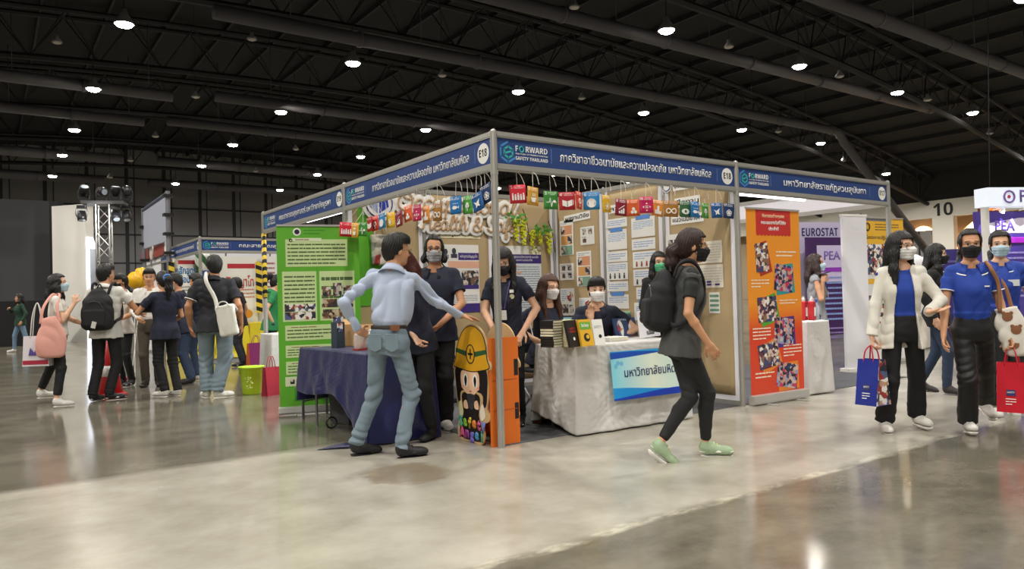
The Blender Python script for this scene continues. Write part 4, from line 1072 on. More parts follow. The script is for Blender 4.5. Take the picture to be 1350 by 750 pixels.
caption('paper_sign', 'middle white strip on right wall half behind the bunting', 'ฝึกงาน', RW(.64, 2.17), .36, .11)
caption('paper_sign', 'lowest white strip on right wall below the brown and green bunting', 'แนวโน้มอาชีพ', RW(.65, 1.985), .46, .10)
caption('paper_sign', 'white strip at top of the cards column on right wall', 'ความ', RW(1.72, 2.22), .34, .10)
r = sheet('round_emblem', 'small round white emblem disc on the right wall near the fascia', 'emblem', RW(.93, 2.38))
b = MB(); b.lathe([(.005, 0), (.075, 0), (.075, .004), (.005, .0045)], 24); b.build('disc', WHITE, r); b = MB(); b.tube([(.055*math.cos(a), .055*math.sin(a), .005) for a in np.linspace(0, 6.283, 25)[:-1]], .006, 5, closed=True); b.build('ring', NAVY, r)
# notices on the right wall, first panel
def notice(label, y0, z1, y1, z0, kind, seed=1, M=None):
    w = abs(y0-y1); h = z1-z0
    r = sheet('notice', label, 'notice', RW((y0+y1)/2, (z0+z1)/2)); paper(r, -w/2, -h/2, w/2, h/2, PAP if kind != 'plain' else PAP2)
    if kind == 'photos':
        for i in range(2):
            for j in range(2):
                if seed == 1 and i == 1 and j == 1: continue
                x = -w*.22+i*w*.42; y = h*.22-j*h*.45
                paper(r, x-w*.12, y-h*.15, x+w*.14, y+h*.13, PH[(i+j+seed) % 3], .002, name='portrait')
                b = MB(); b.box((x-w*.20, y+h*.15, .0015), (x+w*.14, y+h*.18, .0022)); b.build('caption', GREY, r)
    elif kind == 'table':
        for j, c in enumerate(('#d99a73', '#dba05f', '#7fa08c')):
            y = h*.22-j*h*.29
            paper(r, -w*.40, y-h*.13, w*.40, y+h*.13, mat(c, .6), .002, name='colour_block'); paper(r, (-w*.40 if j % 2 == 0 else w*.08), y-h*.10, (-w*.12 if j % 2 == 0 else w*.38), y+h*.1, PH[j], .003, name='picture')
        text_lines(-w*.4, h*.37, w*.4, h*.46, 2, seed=seed).build('small_print', GREY, r)
    elif kind == 'news':
        b = MB(); b.lathe([(.004, .002), (w*.22, .002), (w*.22, .003), (.004, .003)], 20, Matrix.Translation((w*.2, h*.25, 0))); b.build('round_photo', PHW[1], r)
        paper(r, -w*.42, -h*.25, w*.05, h*.02, PH[1], .002, name='picture'); paper(r, w*.12, -h*.25, w*.42, h*.0, PH[2], .002, name='picture')
        text_lines(-w*.42, h*.1, -w*.05, h*.45, 6, seed=seed).build('small_print', LBL, r); text_lines(-w*.42, -h*.47, w*.42, -h*.3, 4, seed=seed+2).build('small_print', GREY, r)
    elif kind == 'card':
        text_lines(-w*.42, -h*.30, w*.42, h*.32, max(2, int(h/.035)), seed=seed).build('small_print', LBL, r)
    elif kind == 'cardhead':
        b = MB(); b.box((-w*.3, h*.40, .001), (w*.3, h*.40+.05, .004)); b.build('blue_label', mat('#5b8fd6', .5), r, bevel=.002)
        text_lines(-w*.42, -h*.1, w*.42, h*.32, max(2, int(h/.045)), seed=seed).build('small_print', LBL, r)
    elif kind == 'cardfig':
        text_lines(-w*.42, h*.0, w*.42, h*.42, max(2, int(h/.05)), seed=seed).build('small_print', LBL, r)
        b = MB()
        for i in range(4):
            x = -w*.33+i*w*.22; b.box((x-.014, -h*.42, .001), (x+.014, -h*.22, .0025)); b.lathe([(.002, .001), (.012, .001), (.012, .0025), (.002, .0025)], 8, Matrix.Translation((x, -h*.16, 0)))
        b.build('printed_figures', DARKT if seed % 2 else mat('#9c4a3c', .6), r)
    elif kind == 'plain':
        text_lines(-w*.44, -h*.42, w*.44, h*.40, 7, seed=seed).build('small_print', mat('#c9c2b4', .7), r)
    return r
notice('tall orange and green printed notice, uppermost on the first right wall panel', 2.86, 2.17, 2.58, 1.71, 'table', 1)
notice('square notice with three small portraits beside the upper tall notice', 2.44, 2.05, 2.17, 1.82, 'photos', 1)
notice('square notice with four portraits left of the lower tall notice', 2.88, 1.60, 2.59, 1.38, 'photos', 2)
notice('tall orange printed notice, lower one above the seated man', 2.53, 1.74, 2.24, 1.29, 'table', 5)
notice('news sheet with round photo on wall left of the seated man', 2.88, 1.27, 2.59, .83, 'news', 7)
notice('news sheet low on the wall directly behind the seated man', 2.50, 1.14, 2.26, .80, 'news', 8)
cards = [(1.96, 2.10, 1.58, 1.99, 'card'), (1.95, 1.96, 1.59, 1.72, 'cardhead'), (1.96, 1.70, 1.59, 1.57, 'card'), (1.96, 1.56, 1.59, 1.35, 'cardfig'), (1.96, 1.33, 1.59, 1.21, 'card'), (1.96, 1.17, 1.59, 1.0, 'cardhead'), (1.96, .97, 1.59, .83, 'card')]
ot = ['topmost', 'second', 'third', 'fourth', 'fifth', 'sixth', 'lowest']
for i, (a, z1, b_, z0, kd) in enumerate(cards): notice('white blue-lined card, %s in the left card column on right wall' % ot[i], a, z1, b_, z0, kd, 10+i)
cards = [(1.51, 2.07, 1.13, 1.84, 'cardhead'), (1.51, 1.82, 1.13, 1.69, 'card'), (1.50, 1.67, 1.13, 1.48, 'cardfig'), (1.50, 1.46, 1.12, 1.27, 'cardfig'), (1.46, 1.25, 1.12, 1.11, 'card'), (1.50, 1.07, 1.12, .86, 'cardhead')]
ot = ['topmost', 'second', 'third', 'fourth', 'fifth', 'lowest']
for i, (a, z1, b_, z0, kd) in enumerate(cards): notice('white blue-lined card, %s in the right card column beside the green mask' % ot[i], a, z1, b_, z0, kd, 30+i)
r = notice('white notice with eight small portraits above the walking woman', .97, 1.83, .56, 1.53, 'none', 50)
for i in range(4):
    for j in range(2): paper(r, -.17+i*.09, .02-j*.09, -.10+i*.09, .09-j*.09, PH[(i+j) % 3], .002, name='portrait')
paper(r, -.18, -.15, .18, -.12, mat('#b5583f', .6), .002, name='red_line')
notice('upper blank cream sheet on the last right wall panel', .52, 1.715, .19, 1.48, 'plain', 60)
r = notice('lower cream sheet with purple stamps on the last right wall panel', .52, 1.465, .185, 1.22, 'plain', 61)
for x, y in ((-.02, -.06), (-.02, -.09), (.09, -.09)): paper(r, x-.03, y-.01, x+.03, y+.01, PURP, .003, name='stamp')
r = notice('small green striped notice low beside the walking woman', .38, 1.17, .24, .95, 'none', 62)
for i in range(4): paper(r, -.06, -.09+i*.05, .06, -.065+i*.05, mat('#6f9a7c', .6), .002, name='green_stripe')

# ------------------------------------------------------------------ cut-out script sign
STR = {  # single-stroke script letters on a unit x-height; (strokes, advance)
 'O': ([[(.75, 1.55), (.35, 1.45), (.08, .95), (.1, .35), (.5, 0), (.95, .25), (1.08, .85), (.85, 1.4), (.55, 1.5), (.42, 1.2), (.7, .98), (1.15, 1.05)]], 1.22),
 'c': ([[(.62, .78), (.42, .98), (.12, .72), (.1, .25), (.38, .0), (.75, .3)]], .72),
 'u': ([[(.05, .95), (.08, .3), (.3, 0), (.58, .35), (.66, .95)], [(.66, .95), (.66, .25), (.8, 0), (1.0, .3)]], .95),
 'p': ([[(.0, .7), (.15, .98), (.14, .3), (.1, -.7)], [(.14, .5), (.35, .95), (.65, .8), (.68, .3), (.4, .0), (.16, .2)], [(.4, .0), (.7, .05), (.9, .3)]], .86),
 'a': ([[(.66, .8), (.4, .98), (.1, .65), (.12, .2), (.35, .0), (.62, .4), (.68, .92)], [(.68, .92), (.66, .25), (.8, 0), (1.0, .3)]], .95),
 't': ([[(.22, 1.5), (.2, .4), (.35, 0), (.62, .3)], [(0, 1.02), (.5, 1.05)]], .58),
 'i': ([[(.1, .95), (.12, .3), (.28, 0), (.5, .3)], [(.16, 1.32), (.18, 1.36)]], .46),
 'o': ([[(.4, .98), (.1, .72), (.12, .2), (.4, 0), (.7, .3), (.64, .8), (.4, .98), (.5, .75), (.85, .75)]], .8),
 'n': ([[(.0, .7), (.14, .98), (.14, .0)], [(.14, .5), (.38, .95), (.6, .8), (.6, .25), (.75, 0), (.95, .3)]], .9),
 'l': ([[(.05, .3), (.4, 1.1), (.38, 1.6), (.2, 1.45), (.15, .4), (.32, 0), (.55, .3)]], .52),
 'H': ([[(-.05, 1.3), (.2, 1.55), (.3, 1.2), (.2, .3), (.0, .0)], [(.2, .75), (.9, .8)], [(1.05, 1.55), (.9, 1.1), (.85, .4), (1.0, 0), (1.25, .3)]], 1.25),
 'e': ([[(.1, .42), (.55, .6), (.52, .92), (.3, .98), (.08, .6), (.14, .15), (.42, 0), (.75, .3)]], .7),
 'h': ([[(.05, .3), (.4, 1.1), (.36, 1.6), (.2, 1.45), (.14, .0)], [(.14, .5), (.38, .95), (.6, .8), (.6, .25), (.75, 0), (.95, .3)]], .9),
 '&': ([[(1.05, .75), (.8, .1), (.4, -.02), (.1, .3), (.3, .75), (.65, 1.1), (.62, 1.42), (.38, 1.45), (.3, 1.15), (.6, .55), (1.1, 0)]], 1.2),
 'S': ([[(.95, 1.3), (.7, 1.55), (.35, 1.35), (.4, 1.0), (.75, .7), (.8, .25), (.45, 0), (.05, .2), (.0, .45)]], 1.0),
 'f': ([[(.05, .3), (.45, 1.15), (.48, 1.6), (.25, 1.5), (.2, .4), (.16, -.6), (.35, -.68), (.36, -.2), (.1, .05), (.6, .3)]], .56),
 'y': ([[(.05, .95), (.1, .4), (.3, .1), (.55, .45), (.66, .95)], [(.66, .95), (.6, .0), (.4, -.65), (.12, -.55), (.35, -.1), (.9, .3)]], .85), ' ': ([], .55)}
def script(root, body, x0, z0, xh, M, r_back, r_front, slant=.12, tot=None):
    adv = sum(STR[c][1] for c in body); sx = xh if tot is None else tot/adv
    x = x0; bk = MB(); fr = MB()
    for c in body:
        for st in STR[c][0]:
            pts = catmull([(x+(u+slant*v)*sx, z0+v*xh, 0) for u, v in st], 5)
            bk.tube(pts, r_back, 10, flat=((0, 0, 1), .12)); fr.tube([(a, b_, .016) for a, b_, _ in pts], r_front, 8, flat=((0, 0, 1), .5))
        x += STR[c][1]*sx
    return bk, fr
r = sheet('letter_sign', 'white cut-out script sign reading Occupational Health & Safety on the back wall', 'sign', BW(0, 0, .03))
TAN = mat('#c4a27c', .6)
for body, x0, z0, xh, tot in (('Occupational', .62, 2.235, .135, 1.72), ('Health & Safety', .94, 2.01, .115, 1.56)):
    bk, fr = script(r, body, x0, z0, xh, None, .062, .0135, tot=tot)
    bo = bk.build('white_backing', mat('#f6f5f0', .5), r, smooth=True, fix=True); fr.build('wooden_letters', TAN, bo, smooth=True)
r = sheet('round_logo_sign', 'round white department logo sign at the left end of the back wall', 'sign', BW(.40, 2.30, .03))
b = MB(); b.lathe([(.01, 0), (.215, 0), (.215, .012), (.01, .013)], 36); b.build('disc', WHITE, r)
b = MB(); b.tube([(.165*math.cos(a), .165*math.sin(a), .014) for a in np.linspace(0, 6.283, 33)[:-1]], .008, 5, closed=True); b.build('ring', PURP, r)
b = MB(); b.prism([(-.12, -.05), (-.02, -.12), (-.02, .1), (-.1, .09)], 2, .013, .016); b.build('left_mark', mat('#8f9fd0', .5), r); b = MB(); b.prism([(.0, -.12), (.12, -.04), (.1, .1), (.0, .1)], 2, .013, .016); b.build('right_mark', mat('#2b3fa8', .5), r)
# ------------------------------------------------------------------ yellow flower garlands
YEL = mat('#d9dd2a', .6); LEAF = mat('#4f9a2a', .6)
def garland(label, xs, zt, drops, seed):
    g = empty('flower_garland', (xs, 2.93, zt), 0, label, 'artificial flowers', None); q = random.Random(seed)
    lv = MB()
    for i in range(26):
        a = q.uniform(0, 6.28); rr = q.uniform(.02, .12); c = Vector((rr*math.cos(a)*1.3, q.uniform(-.05, .02), rr*math.sin(a)*.5)); d = Vector((q.uniform(-1, 1), q.uniform(-.5, .1), q.uniform(-.8, .4))).normalized()*.055; n = d.cross(Vector((0, 1, 0))).normalized()*.02
        lv.add([c, c+d*.5+n, c+d, c+d*.5-n], [(0, 1, 2, 3)])
    lv.build('leaves', LEAF, g, solid=.002)
    for dx, ln in drops:
        fl = MB()
        for i in range(int(ln*260)):
            t = q.random(); w = .052*(1-.75*t); c = (dx+q.uniform(-w, w), q.uniform(-w, w)*.8-.01, -.02-ln*t); s_ = q.uniform(.009, .016)
            fl.lathe([(.001, -s_), (s_*.9, -s_*.4), (s_, .2*s_), (.001, s_)], 6, Matrix.Translation(c) @ Matrix.Rotation(q.uniform(-1, 1), 4, 'X') @ Matrix.Rotation(q.uniform(-1, 1), 4, 'Y'))
        fl.build('flower_spray', YEL, g)
    st = MB(); st.tube(catmull([(drops[-1][0], .0, .12), (drops[-1][0]+.06, .0, -.05), (drops[-1][0]+.1, .0, -.3)], 5), .006, 6); st.build('twig', mat('#4a3a2c', .8), g)
    return g
garland('yellow artificial flowers at the end of the script sign', 2.33, 2.20, [(-.02, .28), (.10, .34)], 2)
garland('yellow artificial flower spray hanging on the wall right of the script sign', 2.70, 2.06, [(-.14, .22), (.0, .18), (.15, .30)], 5)

# ------------------------------------------------------------------ bunting cards
SDG = {1: ('#d8253c', 'NO\nPOVERTY'), 2: ('#dda63a', 'ZERO\nHUNGER'), 3: ('#3f8f3a', 'GOOD HEALTH AND\nWELL-BEING'), 4: ('#b8202f', 'QUALITY\nEDUCATION'), 5: ('#e2402f', 'GENDER\nEQUALITY'), 6: ('#2b86c4', 'CLEAN WATER\nAND SANITATION'), 7: ('#eabb1c', 'AFFORDABLE AND\nCLEAN ENERGY'), 8: ('#8f1b38', 'DECENT WORK AND\nECONOMIC GROWTH'),
       9: ('#e2622e', 'INDUSTRY, INNOVATION\nAND INFRASTRUCTURE'), 10: ('#c81a5a', 'REDUCED\nINEQUALITIES'), 11: ('#e59334', 'SUSTAINABLE CITIES\nAND COMMUNITIES'), 12: ('#a9742c', 'RESPONSIBLE\nCONSUMPTION'), 13: ('#3c6e40', 'CLIMATE\nACTION'), 14: ('#1a78bd', 'LIFE\nBELOW WATER'), 15: ('#4da23a', 'LIFE\nON LAND'), 16: ('#1a5b9e', 'PEACE, JUSTICE\nAND STRONG INSTITUTIONS'), 17: ('#1f3a6b', 'PARTNERSHIPS\nFOR THE GOALS')}
CN = {1: 'red', 2: 'mustard', 3: 'green', 4: 'dark red', 5: 'vermilion', 6: 'blue', 7: 'yellow', 8: 'maroon', 9: 'orange', 10: 'magenta', 11: 'amber', 12: 'brown', 13: 'forest green', 14: 'bright blue', 15: 'leaf green', 16: 'royal blue', 17: 'navy'}
IC = {1: 'row of people', 2: 'bowl', 3: 'heartbeat line', 4: 'open book', 5: 'ring', 6: 'tumbler', 7: 'sun', 8: 'rising bars', 9: 'cubes', 10: 'equals sign', 11: 'buildings', 12: 'loop', 13: 'eye', 14: 'fish', 15: 'tree', 16: 'dove', 17: 'ring flower'}
def icon(n, b):
    z0, z1 = .0012, .0026
    box = lambda x0, y0, x1, y1: b.box((x0, y0, z0), (x1, y1, z1))
    poly = lambda P: b.prism(P, 2, z0, z1)
    disc = lambda x, y, r: b.lathe([(.0005, z0), (r, z0), (r, z1), (.0005, z1)], 12, Matrix.Translation((x, y, 0)))
    ring = lambda x, y, r, w=.004, sx=1: b.tube([(x+r*sx*math.cos(a), y+r*math.sin(a), .002) for a in np.linspace(0, 6.283, 17)[:-1]], w, 5, closed=True)
    if n == 1:
        for i in range(5):
            x = -.042+i*.021; h = .040 if i % 2 == 0 else .032; box(x-.007, -.045, x+.007, -.045+h); disc(x, -.045+h+.008, .0065)
    elif n == 2: poly([(-.03, -.01), (.03, -.01), (.018, -.045), (-.018, -.045)]); [b.tube([(x, .0, .002), (x+.006, .012, .002), (x, .024, .002)], .0025, 5) for x in (-.014, 0, .014)]
    elif n == 3: b.tube([(-.045, -.015, .002), (-.02, -.015, .002), (-.010, .02, .002), (.002, -.05, .002), (.012, -.01, .002), (.045, -.015, .002)], .0035, 5); disc(.028, -.008, .012)
    elif n == 4: poly([(-.04, .012), (-.003, .0), (-.003, -.046), (-.04, -.034)]); poly([(.04, .012), (.003, .0), (.003, -.046), (.04, -.034)]); box(.046, -.03, .050, .01)
    elif n == 5: ring(0, -.005, .02, .005); box(-.003, -.055, .003, -.025); box(-.012, -.045, .012, -.039)
    elif n == 6: poly([(-.028, .012), (.028, .012), (.02, -.048), (-.02, -.048)]); ring(0, -.016, .034, .004)
    elif n == 7:
        disc(0, -.018, .016)
        for i in range(8): a = i*.785; b.tube([(.022*math.cos(a), -.018+.022*math.sin(a), .002), (.034*math.cos(a), -.018+.034*math.sin(a), .002)], .003, 5)
    elif n == 8:
        for i, h in enumerate((.02, .032, .045)): box(-.03+i*.022, -.05, -.014+i*.022, -.05+h)
        b.tube([(-.03, -.015, .002), (-.005, .0, .002), (.03, .02, .002)], .003, 5)
    elif n == 9:
        for x, y in ((-.016, -.035), (.016, -.035), (0, -.008)): poly([(x-.014, y-.008), (x, y-.016), (x+.014, y-.008), (x+.014, y+.008), (x, y+.016), (x-.014, y+.008)])
    elif n == 10: box(-.014, -.013, .014, -.007); box(-.014, -.027, .014, -.021); [poly(p) for p in ([(-.04, -.017), (-.025, -.007), (-.025, -.027)], [(.04, -.017), (.025, -.007), (.025, -.027)], [(0, .022), (.010, .008), (-.010, .008)], [(0, -.056), (.010, -.042), (-.010, -.042)])]
    elif n == 11: box(-.036, -.05, -.016, -.015); box(-.012, -.05, .012, .012); box(.016, -.05, .036, -.022); poly([(-.016, .012), (.016, .012), (0, .026)])
    elif n == 12: b.tube([(.035*math.cos(t)/(1+math.sin(t)**2)*1.25, -.018+.048*math.sin(t)*math.cos(t)/(1+math.sin(t)**2)*1.25, .002) for t in np.linspace(0, 6.283, 25)[:-1]], .005, 5, closed=True)
    elif n == 13: poly([(.045*math.cos(t), -.018+.026*math.sin(t)*abs(math.sin(t))**.2) for t in np.linspace(0, 6.283, 19)[:-1]])
    elif n == 14: poly([(-.04, -.018), (-.02, -.002), (.012, -.006), (.03, -.018), (.012, -.030), (-.02, -.034)]); poly([(.026, -.018), (.044, -.004), (.044, -.032)]); [box(-.03+i*.024, .012, -.014+i*.024, .017) for i in range(3)]
    elif n == 15: disc(0, .002, .02); disc(-.014, -.008, .013); disc(.014, -.008, .013); box(-.004, -.048, .004, -.01)
    elif n == 16: poly([(-.04, .01), (-.01, -.004), (.03, .02), (.018, -.018), (.03, -.04), (-.004, -.03), (-.02, -.045), (-.018, -.02)])
    else:
        for i in range(5): a = 1.57+i*1.2566; ring(.017*math.cos(a), -.018+.017*math.sin(a), .014, .003)
EYE = mat('#3c6e40', .5)
def card(n, c, w, face_dir, roll, group, side, rail_z=2.20, sl=1.0, long=None):
    """bunting card centred at c, printed side facing face_dir (horizontal angle), hung by two strings from the rail"""
    M = frame(c, (math.cos(face_dir), math.sin(face_dir), 0), (0, 0, 1)) @ Matrix.Rotation(roll, 4, 'Z')
    r = empty('bunting_card', (0, 0, 0), 0, '%s bunting card with white %s hanging under the %s fascia' % (CN[n], IC[n], side), 'bunting', group); r.matrix_world = M
    h = .152; m = mat(SDG[n][0], .5)
    b = MB(); q = random.Random(n)
    b.grid(lambda u, v: (-w/2+w*u, -h/2+h*v, .006*math.sin(u*3.1+n)*math.sin(v*2.2)), 4, 4); cdd = b.build('card', m, r, smooth=True, solid=.0014)
    b = MB(); icon(n, b); ic = b.build('icon', WHITE, cdd); ic.location = (0, -.002, .0062); ic.scale = (w/.13, 1.05, 1)
    if n == 13:
        b = MB(); b.lathe([(.0005, .003), (.014, .003), (.014, .0038), (.0005, .0038)], 14, Matrix.Translation((0, -.018, 0))); o = b.build('pupil', m, cdd); o.location = (0, -.002, .0062)
    text('number_lettering', bold_(str(n)), .026, WHITE, cdd, Matrix.Translation((-w*.38, h*.36, .0068)), bold=.0, ext=.0008)
    text('title_lettering', SDG[n][1], .010, WHITE, cdd, Matrix.Translation((w*.09, h*.36, .0068)), width=w*.52, ext=.0006)
    Mi = M.inverted(); top = M @ Vector((0, h/2, 0)); q = random.Random(n*3+len(side))
    rz0 = rail_z if long is None else long
    st = MB(); k = Vector((top.x+q.uniform(-.01, .01) if top.x > -.1 else -.005, top.y, rz0))
    st.tube([Mi @ p for p in (top, k)], .0022, 5); r2 = st.build('string', mat('#eeeae2', .7), r)
    st = MB(); st.tube(catmull([tuple(Mi @ p) for p in (k, k+Vector((.035, -.01, -.03)), k+Vector((.055+q.uniform(-.02, .02), -.01, -.10)))], 4), .003, 5); st.build('loose_string_end', mat('#eeeae2', .7), r2)
    return r
right_flags = [(1, 671.7, 693.7, 243.7, 268, .06), (2, 695, 710, 246, 271, -.04), (3, 716.8, 735.5, 252, 276, 0), (4, 737, 758, 253.6, 276.7, .03), (5, 760, 766.7, 253.5, 275, 0), (6, 769, 790.5, 254, 276, 0), (7, 794, 805, 257, 280.5, .04), (8, 811, 826.7, 263, 284, -.05), (9, 826, 842.7, 263, 285, .09), (10, 843, 861, 259, 281, .03), (11, 860, 874, 263, 286, -.12), (12, 875.6, 894, 264.5, 286, -.05), (13, 896, 910.6, 265, 287, -.05), (14, 910.6, 922, 266, 287, -.04), (15, 925, 934, 268, 287.5, 0), (16, 938, 951.6, 267, 287.6, .06), (17, 954, 967, 268.6, 287.6, -.05)]
for n, xa, xb, ya, yb, rl in right_flags:
    c = plane_at((xa+xb)/2, (ya+yb)/2, 1, .0+(.02 if n % 2 else -.015)); dep = depth_of(c); pw = (xb-xa)*dep/FPX; w = .14
    # angle of the card to the sight line that gives its seen width
    d = np.array(c)-CAM; va = math.atan2(d[1], d[0]); cosv = min(1, pw/w); off = math.acos(cosv)
    fd = va-math.pi/2+off if n % 3 else va-math.pi/2+off*1.0
    card(n, c, w, fd, rl, 'bunting cards under the right fascia', 'right')
left_flags = [(17, 635, 649, 243, 267, .25), (16, 622.6, 637, 254, 278, .25), (15, 611, 623, 258, 282, -.03), (14, 594, 608, 259, 282, 0), (12, 571, 583, 269, 291, -.06), (11, 557, 567, 273, 292, .03), (10, 544.5, 555.5, 270, 291, 0), (9, 533, 543, 272, 291, .1), (8, 522, 530, 278, 299, .1), (7, 510, 520, 280, 300, 0), (6, 499, 508, 281, 302, .1), (5, 490, 500, 285, 304, .1), (4, 484, 491, 286, 305, .05), (3, 472.6, 484, 292, 312, -.1), (2, 464, 472, 293, 314, -.1), (1, 447, 466, 292, 313, -.06)]
for n, xa, xb, ya, yb, rl in left_flags:
    c = plane_at((xa+xb)/2, (ya+yb)/2, 0, -.16 if n < 3 else .02 if n % 2 else -.02); dep = depth_of(c); pw = (xb-xa)*dep/FPX; w = .14
    d = np.array(c)-CAM; va = math.atan2(d[1], d[0]); off = -math.acos(min(1, pw/w))
    card(n, c, w, va-math.pi/2+off, rl, 'bunting cards under the left fascia', 'left')
# ------------------------------------------------------------------ tables and cloths
def fold_table(label, A, B, D, h=.735, group=None):
    """folding table with corners A (near left), B (near right), D (far left)"""
    A, B, D = (Vector((p[0], p[1], 0)) for p in (A, B, D)); x = (B-A); y = (D-A); r = empty('folding_table', A, 0, label, 'table', group)
    M = Matrix.Translation(-A) @ frame(A, x, (0, 0, 1)); X, Y = x.length, y.length
    yl = Matrix.Translation((0, 0, 0))
    Mx = Matrix(((x.normalized().x, y.normalized().x, 0, 0), (x.normalized().y, y.normalized().y, 0, 0), (0, 0, 1, 0), (0, 0, 0, 1)))
    b = MB(); b.box((.01, .01, h-.03), (X-.01, Y-.01, h), Mx); b.build('tabletop', mat('#cfcac0', .5), r, bevel=.004)
    for u in (.08, X-.08):
        for v in (.08, Y-.08):
            b = MB(); b.tube([Mx @ Vector((u, v, 0)), Mx @ Vector((u, v, h-.03))], .014, 8); b.build('leg', mat('#8a8a8a', .4, metal=.6), r)
    return r
def ridge(q, s, t, seed):
    return math.sin(s*17+seed+2.2*math.sin(t*6+seed))*.5+math.sin(s*31+t*9+seed*2)*.3+math.sin((s*9-t*17)+seed*3+1.5*math.sin(s*12))*.35
def cloth(name, label, corners, h, drops, m, flare=.03, amp=.008, seed=1, group=None, sides=(0, 1, 2, 3), cat='tablecloth', wr=0.0):
    """cloth over a rectangular top: corners counter-clockwise; drops[i] = function t->(length of fall) for side i"""
    P = [Vector((c[0], c[1], h)) for c in corners]; o = Vector((P[0].x, P[0].y, 0)); b = MB(); ctr = sum(P, Vector())/4
    N = 8
    def topf(u, v):
        a = P[0].lerp(P[1], u); c = P[3].lerp(P[2], u); return a.lerp(c, v)+Vector((0, 0, .003+.0015*math.sin(u*13+seed)*math.sin(v*11)))-o
    b.grid(topf, 10, 10)
    for i in sides:
        a, c = P[i], P[(i+1) % 4]; d = (c-a).normalized(); n = Vector((d.y, -d.x, 0)); L = (c-a).length
        nu, nv = max(16, int(L*70)), 46
        def f(u, v, a=a, c=c, n=n, L=L, i=i, d=d):
            dr = drops[i](u); p = a.lerp(c, u); w = ridge(0, u*L, v*dr, seed+i)
            edge = 4*min(u, 1-u, .25)
            out = flare*v+amp*w*(.25+.9*v)*edge+wr*math.sin(u*L*60+7*math.sin(v*7+u*5))*math.sin(v*41+5*math.sin(u*9))*.5*edge
            e2 = (.5-u)*2; sp = d*(-e2*abs(e2)**6*(flare*v+.006))
            return p+n*(max(out, -.004)+.006)+sp+Vector((0, 0, .003-dr*v))-o
        b.grid(f, nu, nv, flip=True)
    me = b.build(name, m, None, smooth=True, solid=.002, loc=o)
    bm = bmesh.new(); bm.from_mesh(me.data); bmesh.ops.remove_doubles(bm, verts=bm.verts, dist=.004); bmesh.ops.recalc_face_normals(bm, faces=bm.faces); bm.to_mesh(me.data); bm.free()
    me.data.polygons.foreach_set('use_smooth', [True]*len(me.data.polygons))
    return tag(me, label, cat, group)
WCLOTH = mat('#cfcdca', .7, bump=.6, bscale=22, var=.02); BCLOTH = mat('#11184c', .42, sheen=.15, bump=.35, bscale=14)
fold_table('folding table under the white cloth with the university banner', (.76, -.02), (2.0, -.08), (.79, .52))
CW = cloth('tablecloth', 'wrinkled white tablecloth reaching the floor under the books', [(.755, -.045), (2.01, -.105), (2.03, .52), (.785, .54)], .745, [lambda u: .735, lambda u: .72, lambda u: .70, lambda u: .60+.135*u], WCLOTH, flare=.045, amp=.012, seed=2, wr=.011)
A_, B_, C_, D_ = (-.76, .79), (-.19, .73), (-.26, 2.06), (-.85, 2.12)
fold_table('folding table under the royal blue cloth', (-.75, .80), (-.2, .745), (-.83, 2.1))
cloth('tablecloth', 'royal blue satin tablecloth hitched up at its far corner over the snack table', [A_, B_, C_, D_], .745, [lambda u: .738, lambda u: .735, lambda u: .5, lambda u: .40+.02*math.sin(u*9)+max(0, (u-.62))*.9 if u < .97 else .735], BCLOTH, flare=.035, amp=.020, seed=5, wr=.004)
# corner of the blue cloth trailing on the floor
b = MB(); q0 = floor_at(418, 594); q1 = floor_at(470, 583); q2 = floor_at(480, 590)
b.grid(lambda u, v: (q0[0]*(1-u)+(q1[0]*(1-v)+q2[0]*v)*u, q0[1]*(1-u)+(q1[1]*(1-v)+q2[1]*v)*u, .006+.018*math.sin(v*9)*u*(1-u)*2+.02*u*abs(math.sin(v*3.1))), 14, 8)
# belongs to the blue tablecloth
tc_ = [o for o in C.objects if o.name == 'tablecloth.001'][0]
o = b.build('trailing_corner', BCLOTH, tc_, smooth=True, solid=.003); rel(o, tc_.location)

# printed banner on the white table
r = sheet('table_banner', 'pale blue printed university banner pinned on the white tablecloth', 'banner', frame((1.545, -.155, .475), (1.24, -.06, 0), (0, .10, 1)))
BANM = bpy.data.materials.new('printed_banner'); BANM.use_nodes = True; nt = BANM.node_tree
tcn = nt.nodes.new('ShaderNodeTexCoord'); sxn = nt.nodes.new('ShaderNodeSeparateXYZ'); nt.links.new(tcn.outputs['Object'], sxn.inputs[0])
mr = nt.nodes.new('ShaderNodeMapRange'); mr.inputs[1].default_value = -.45; mr.inputs[2].default_value = .45; nt.links.new(sxn.outputs[0], mr.inputs[0])
crn = nt.nodes.new('ShaderNodeValToRGB'); crn.color_ramp.elements[0].color = lin('#86d3e6'); crn.color_ramp.elements[1].color = lin('#bfe6e0'); e = crn.color_ramp.elements.new(.5); e.color = lin('#e9f3e2')
nt.links.new(mr.outputs[0], crn.inputs[0]); nt.links.new(crn.outputs[0], nt.nodes['Principled BSDF'].inputs['Base Color']); nt.nodes['Principled BSDF'].inputs['Roughness'].default_value = .4
bw, bh = .47, .21
b = MB(); b.box((-bw, -bh, -.002), (bw, bh, 0)); b.build('sheet', BANM, r)
def wave(y0, y1, ph, a, col, z):
    b = MB(); xs_ = np.linspace(-bw, bw, 25)
    P = [(x, y0+a*math.sin(x*3.2+ph)) for x in xs_]+[(x, y1) for x in xs_[::-1]]
    P = [(x, max(-bh, min(bh, y))) for x, y in P]
    b.prism(P, 2, 0, z); return b.build('printed_wave', mat(col, .4), r)
wave(.165, .21, .3, .02, '#1d50b8', .0012); wave(.182, .21, 2.6, .02, '#2aa0dc', .002); wave(-.13, -.21, 3.4, .03, '#1f95dd', .0012); wave(-.175, -.21, .6, .025, '#1a3db4', .002)
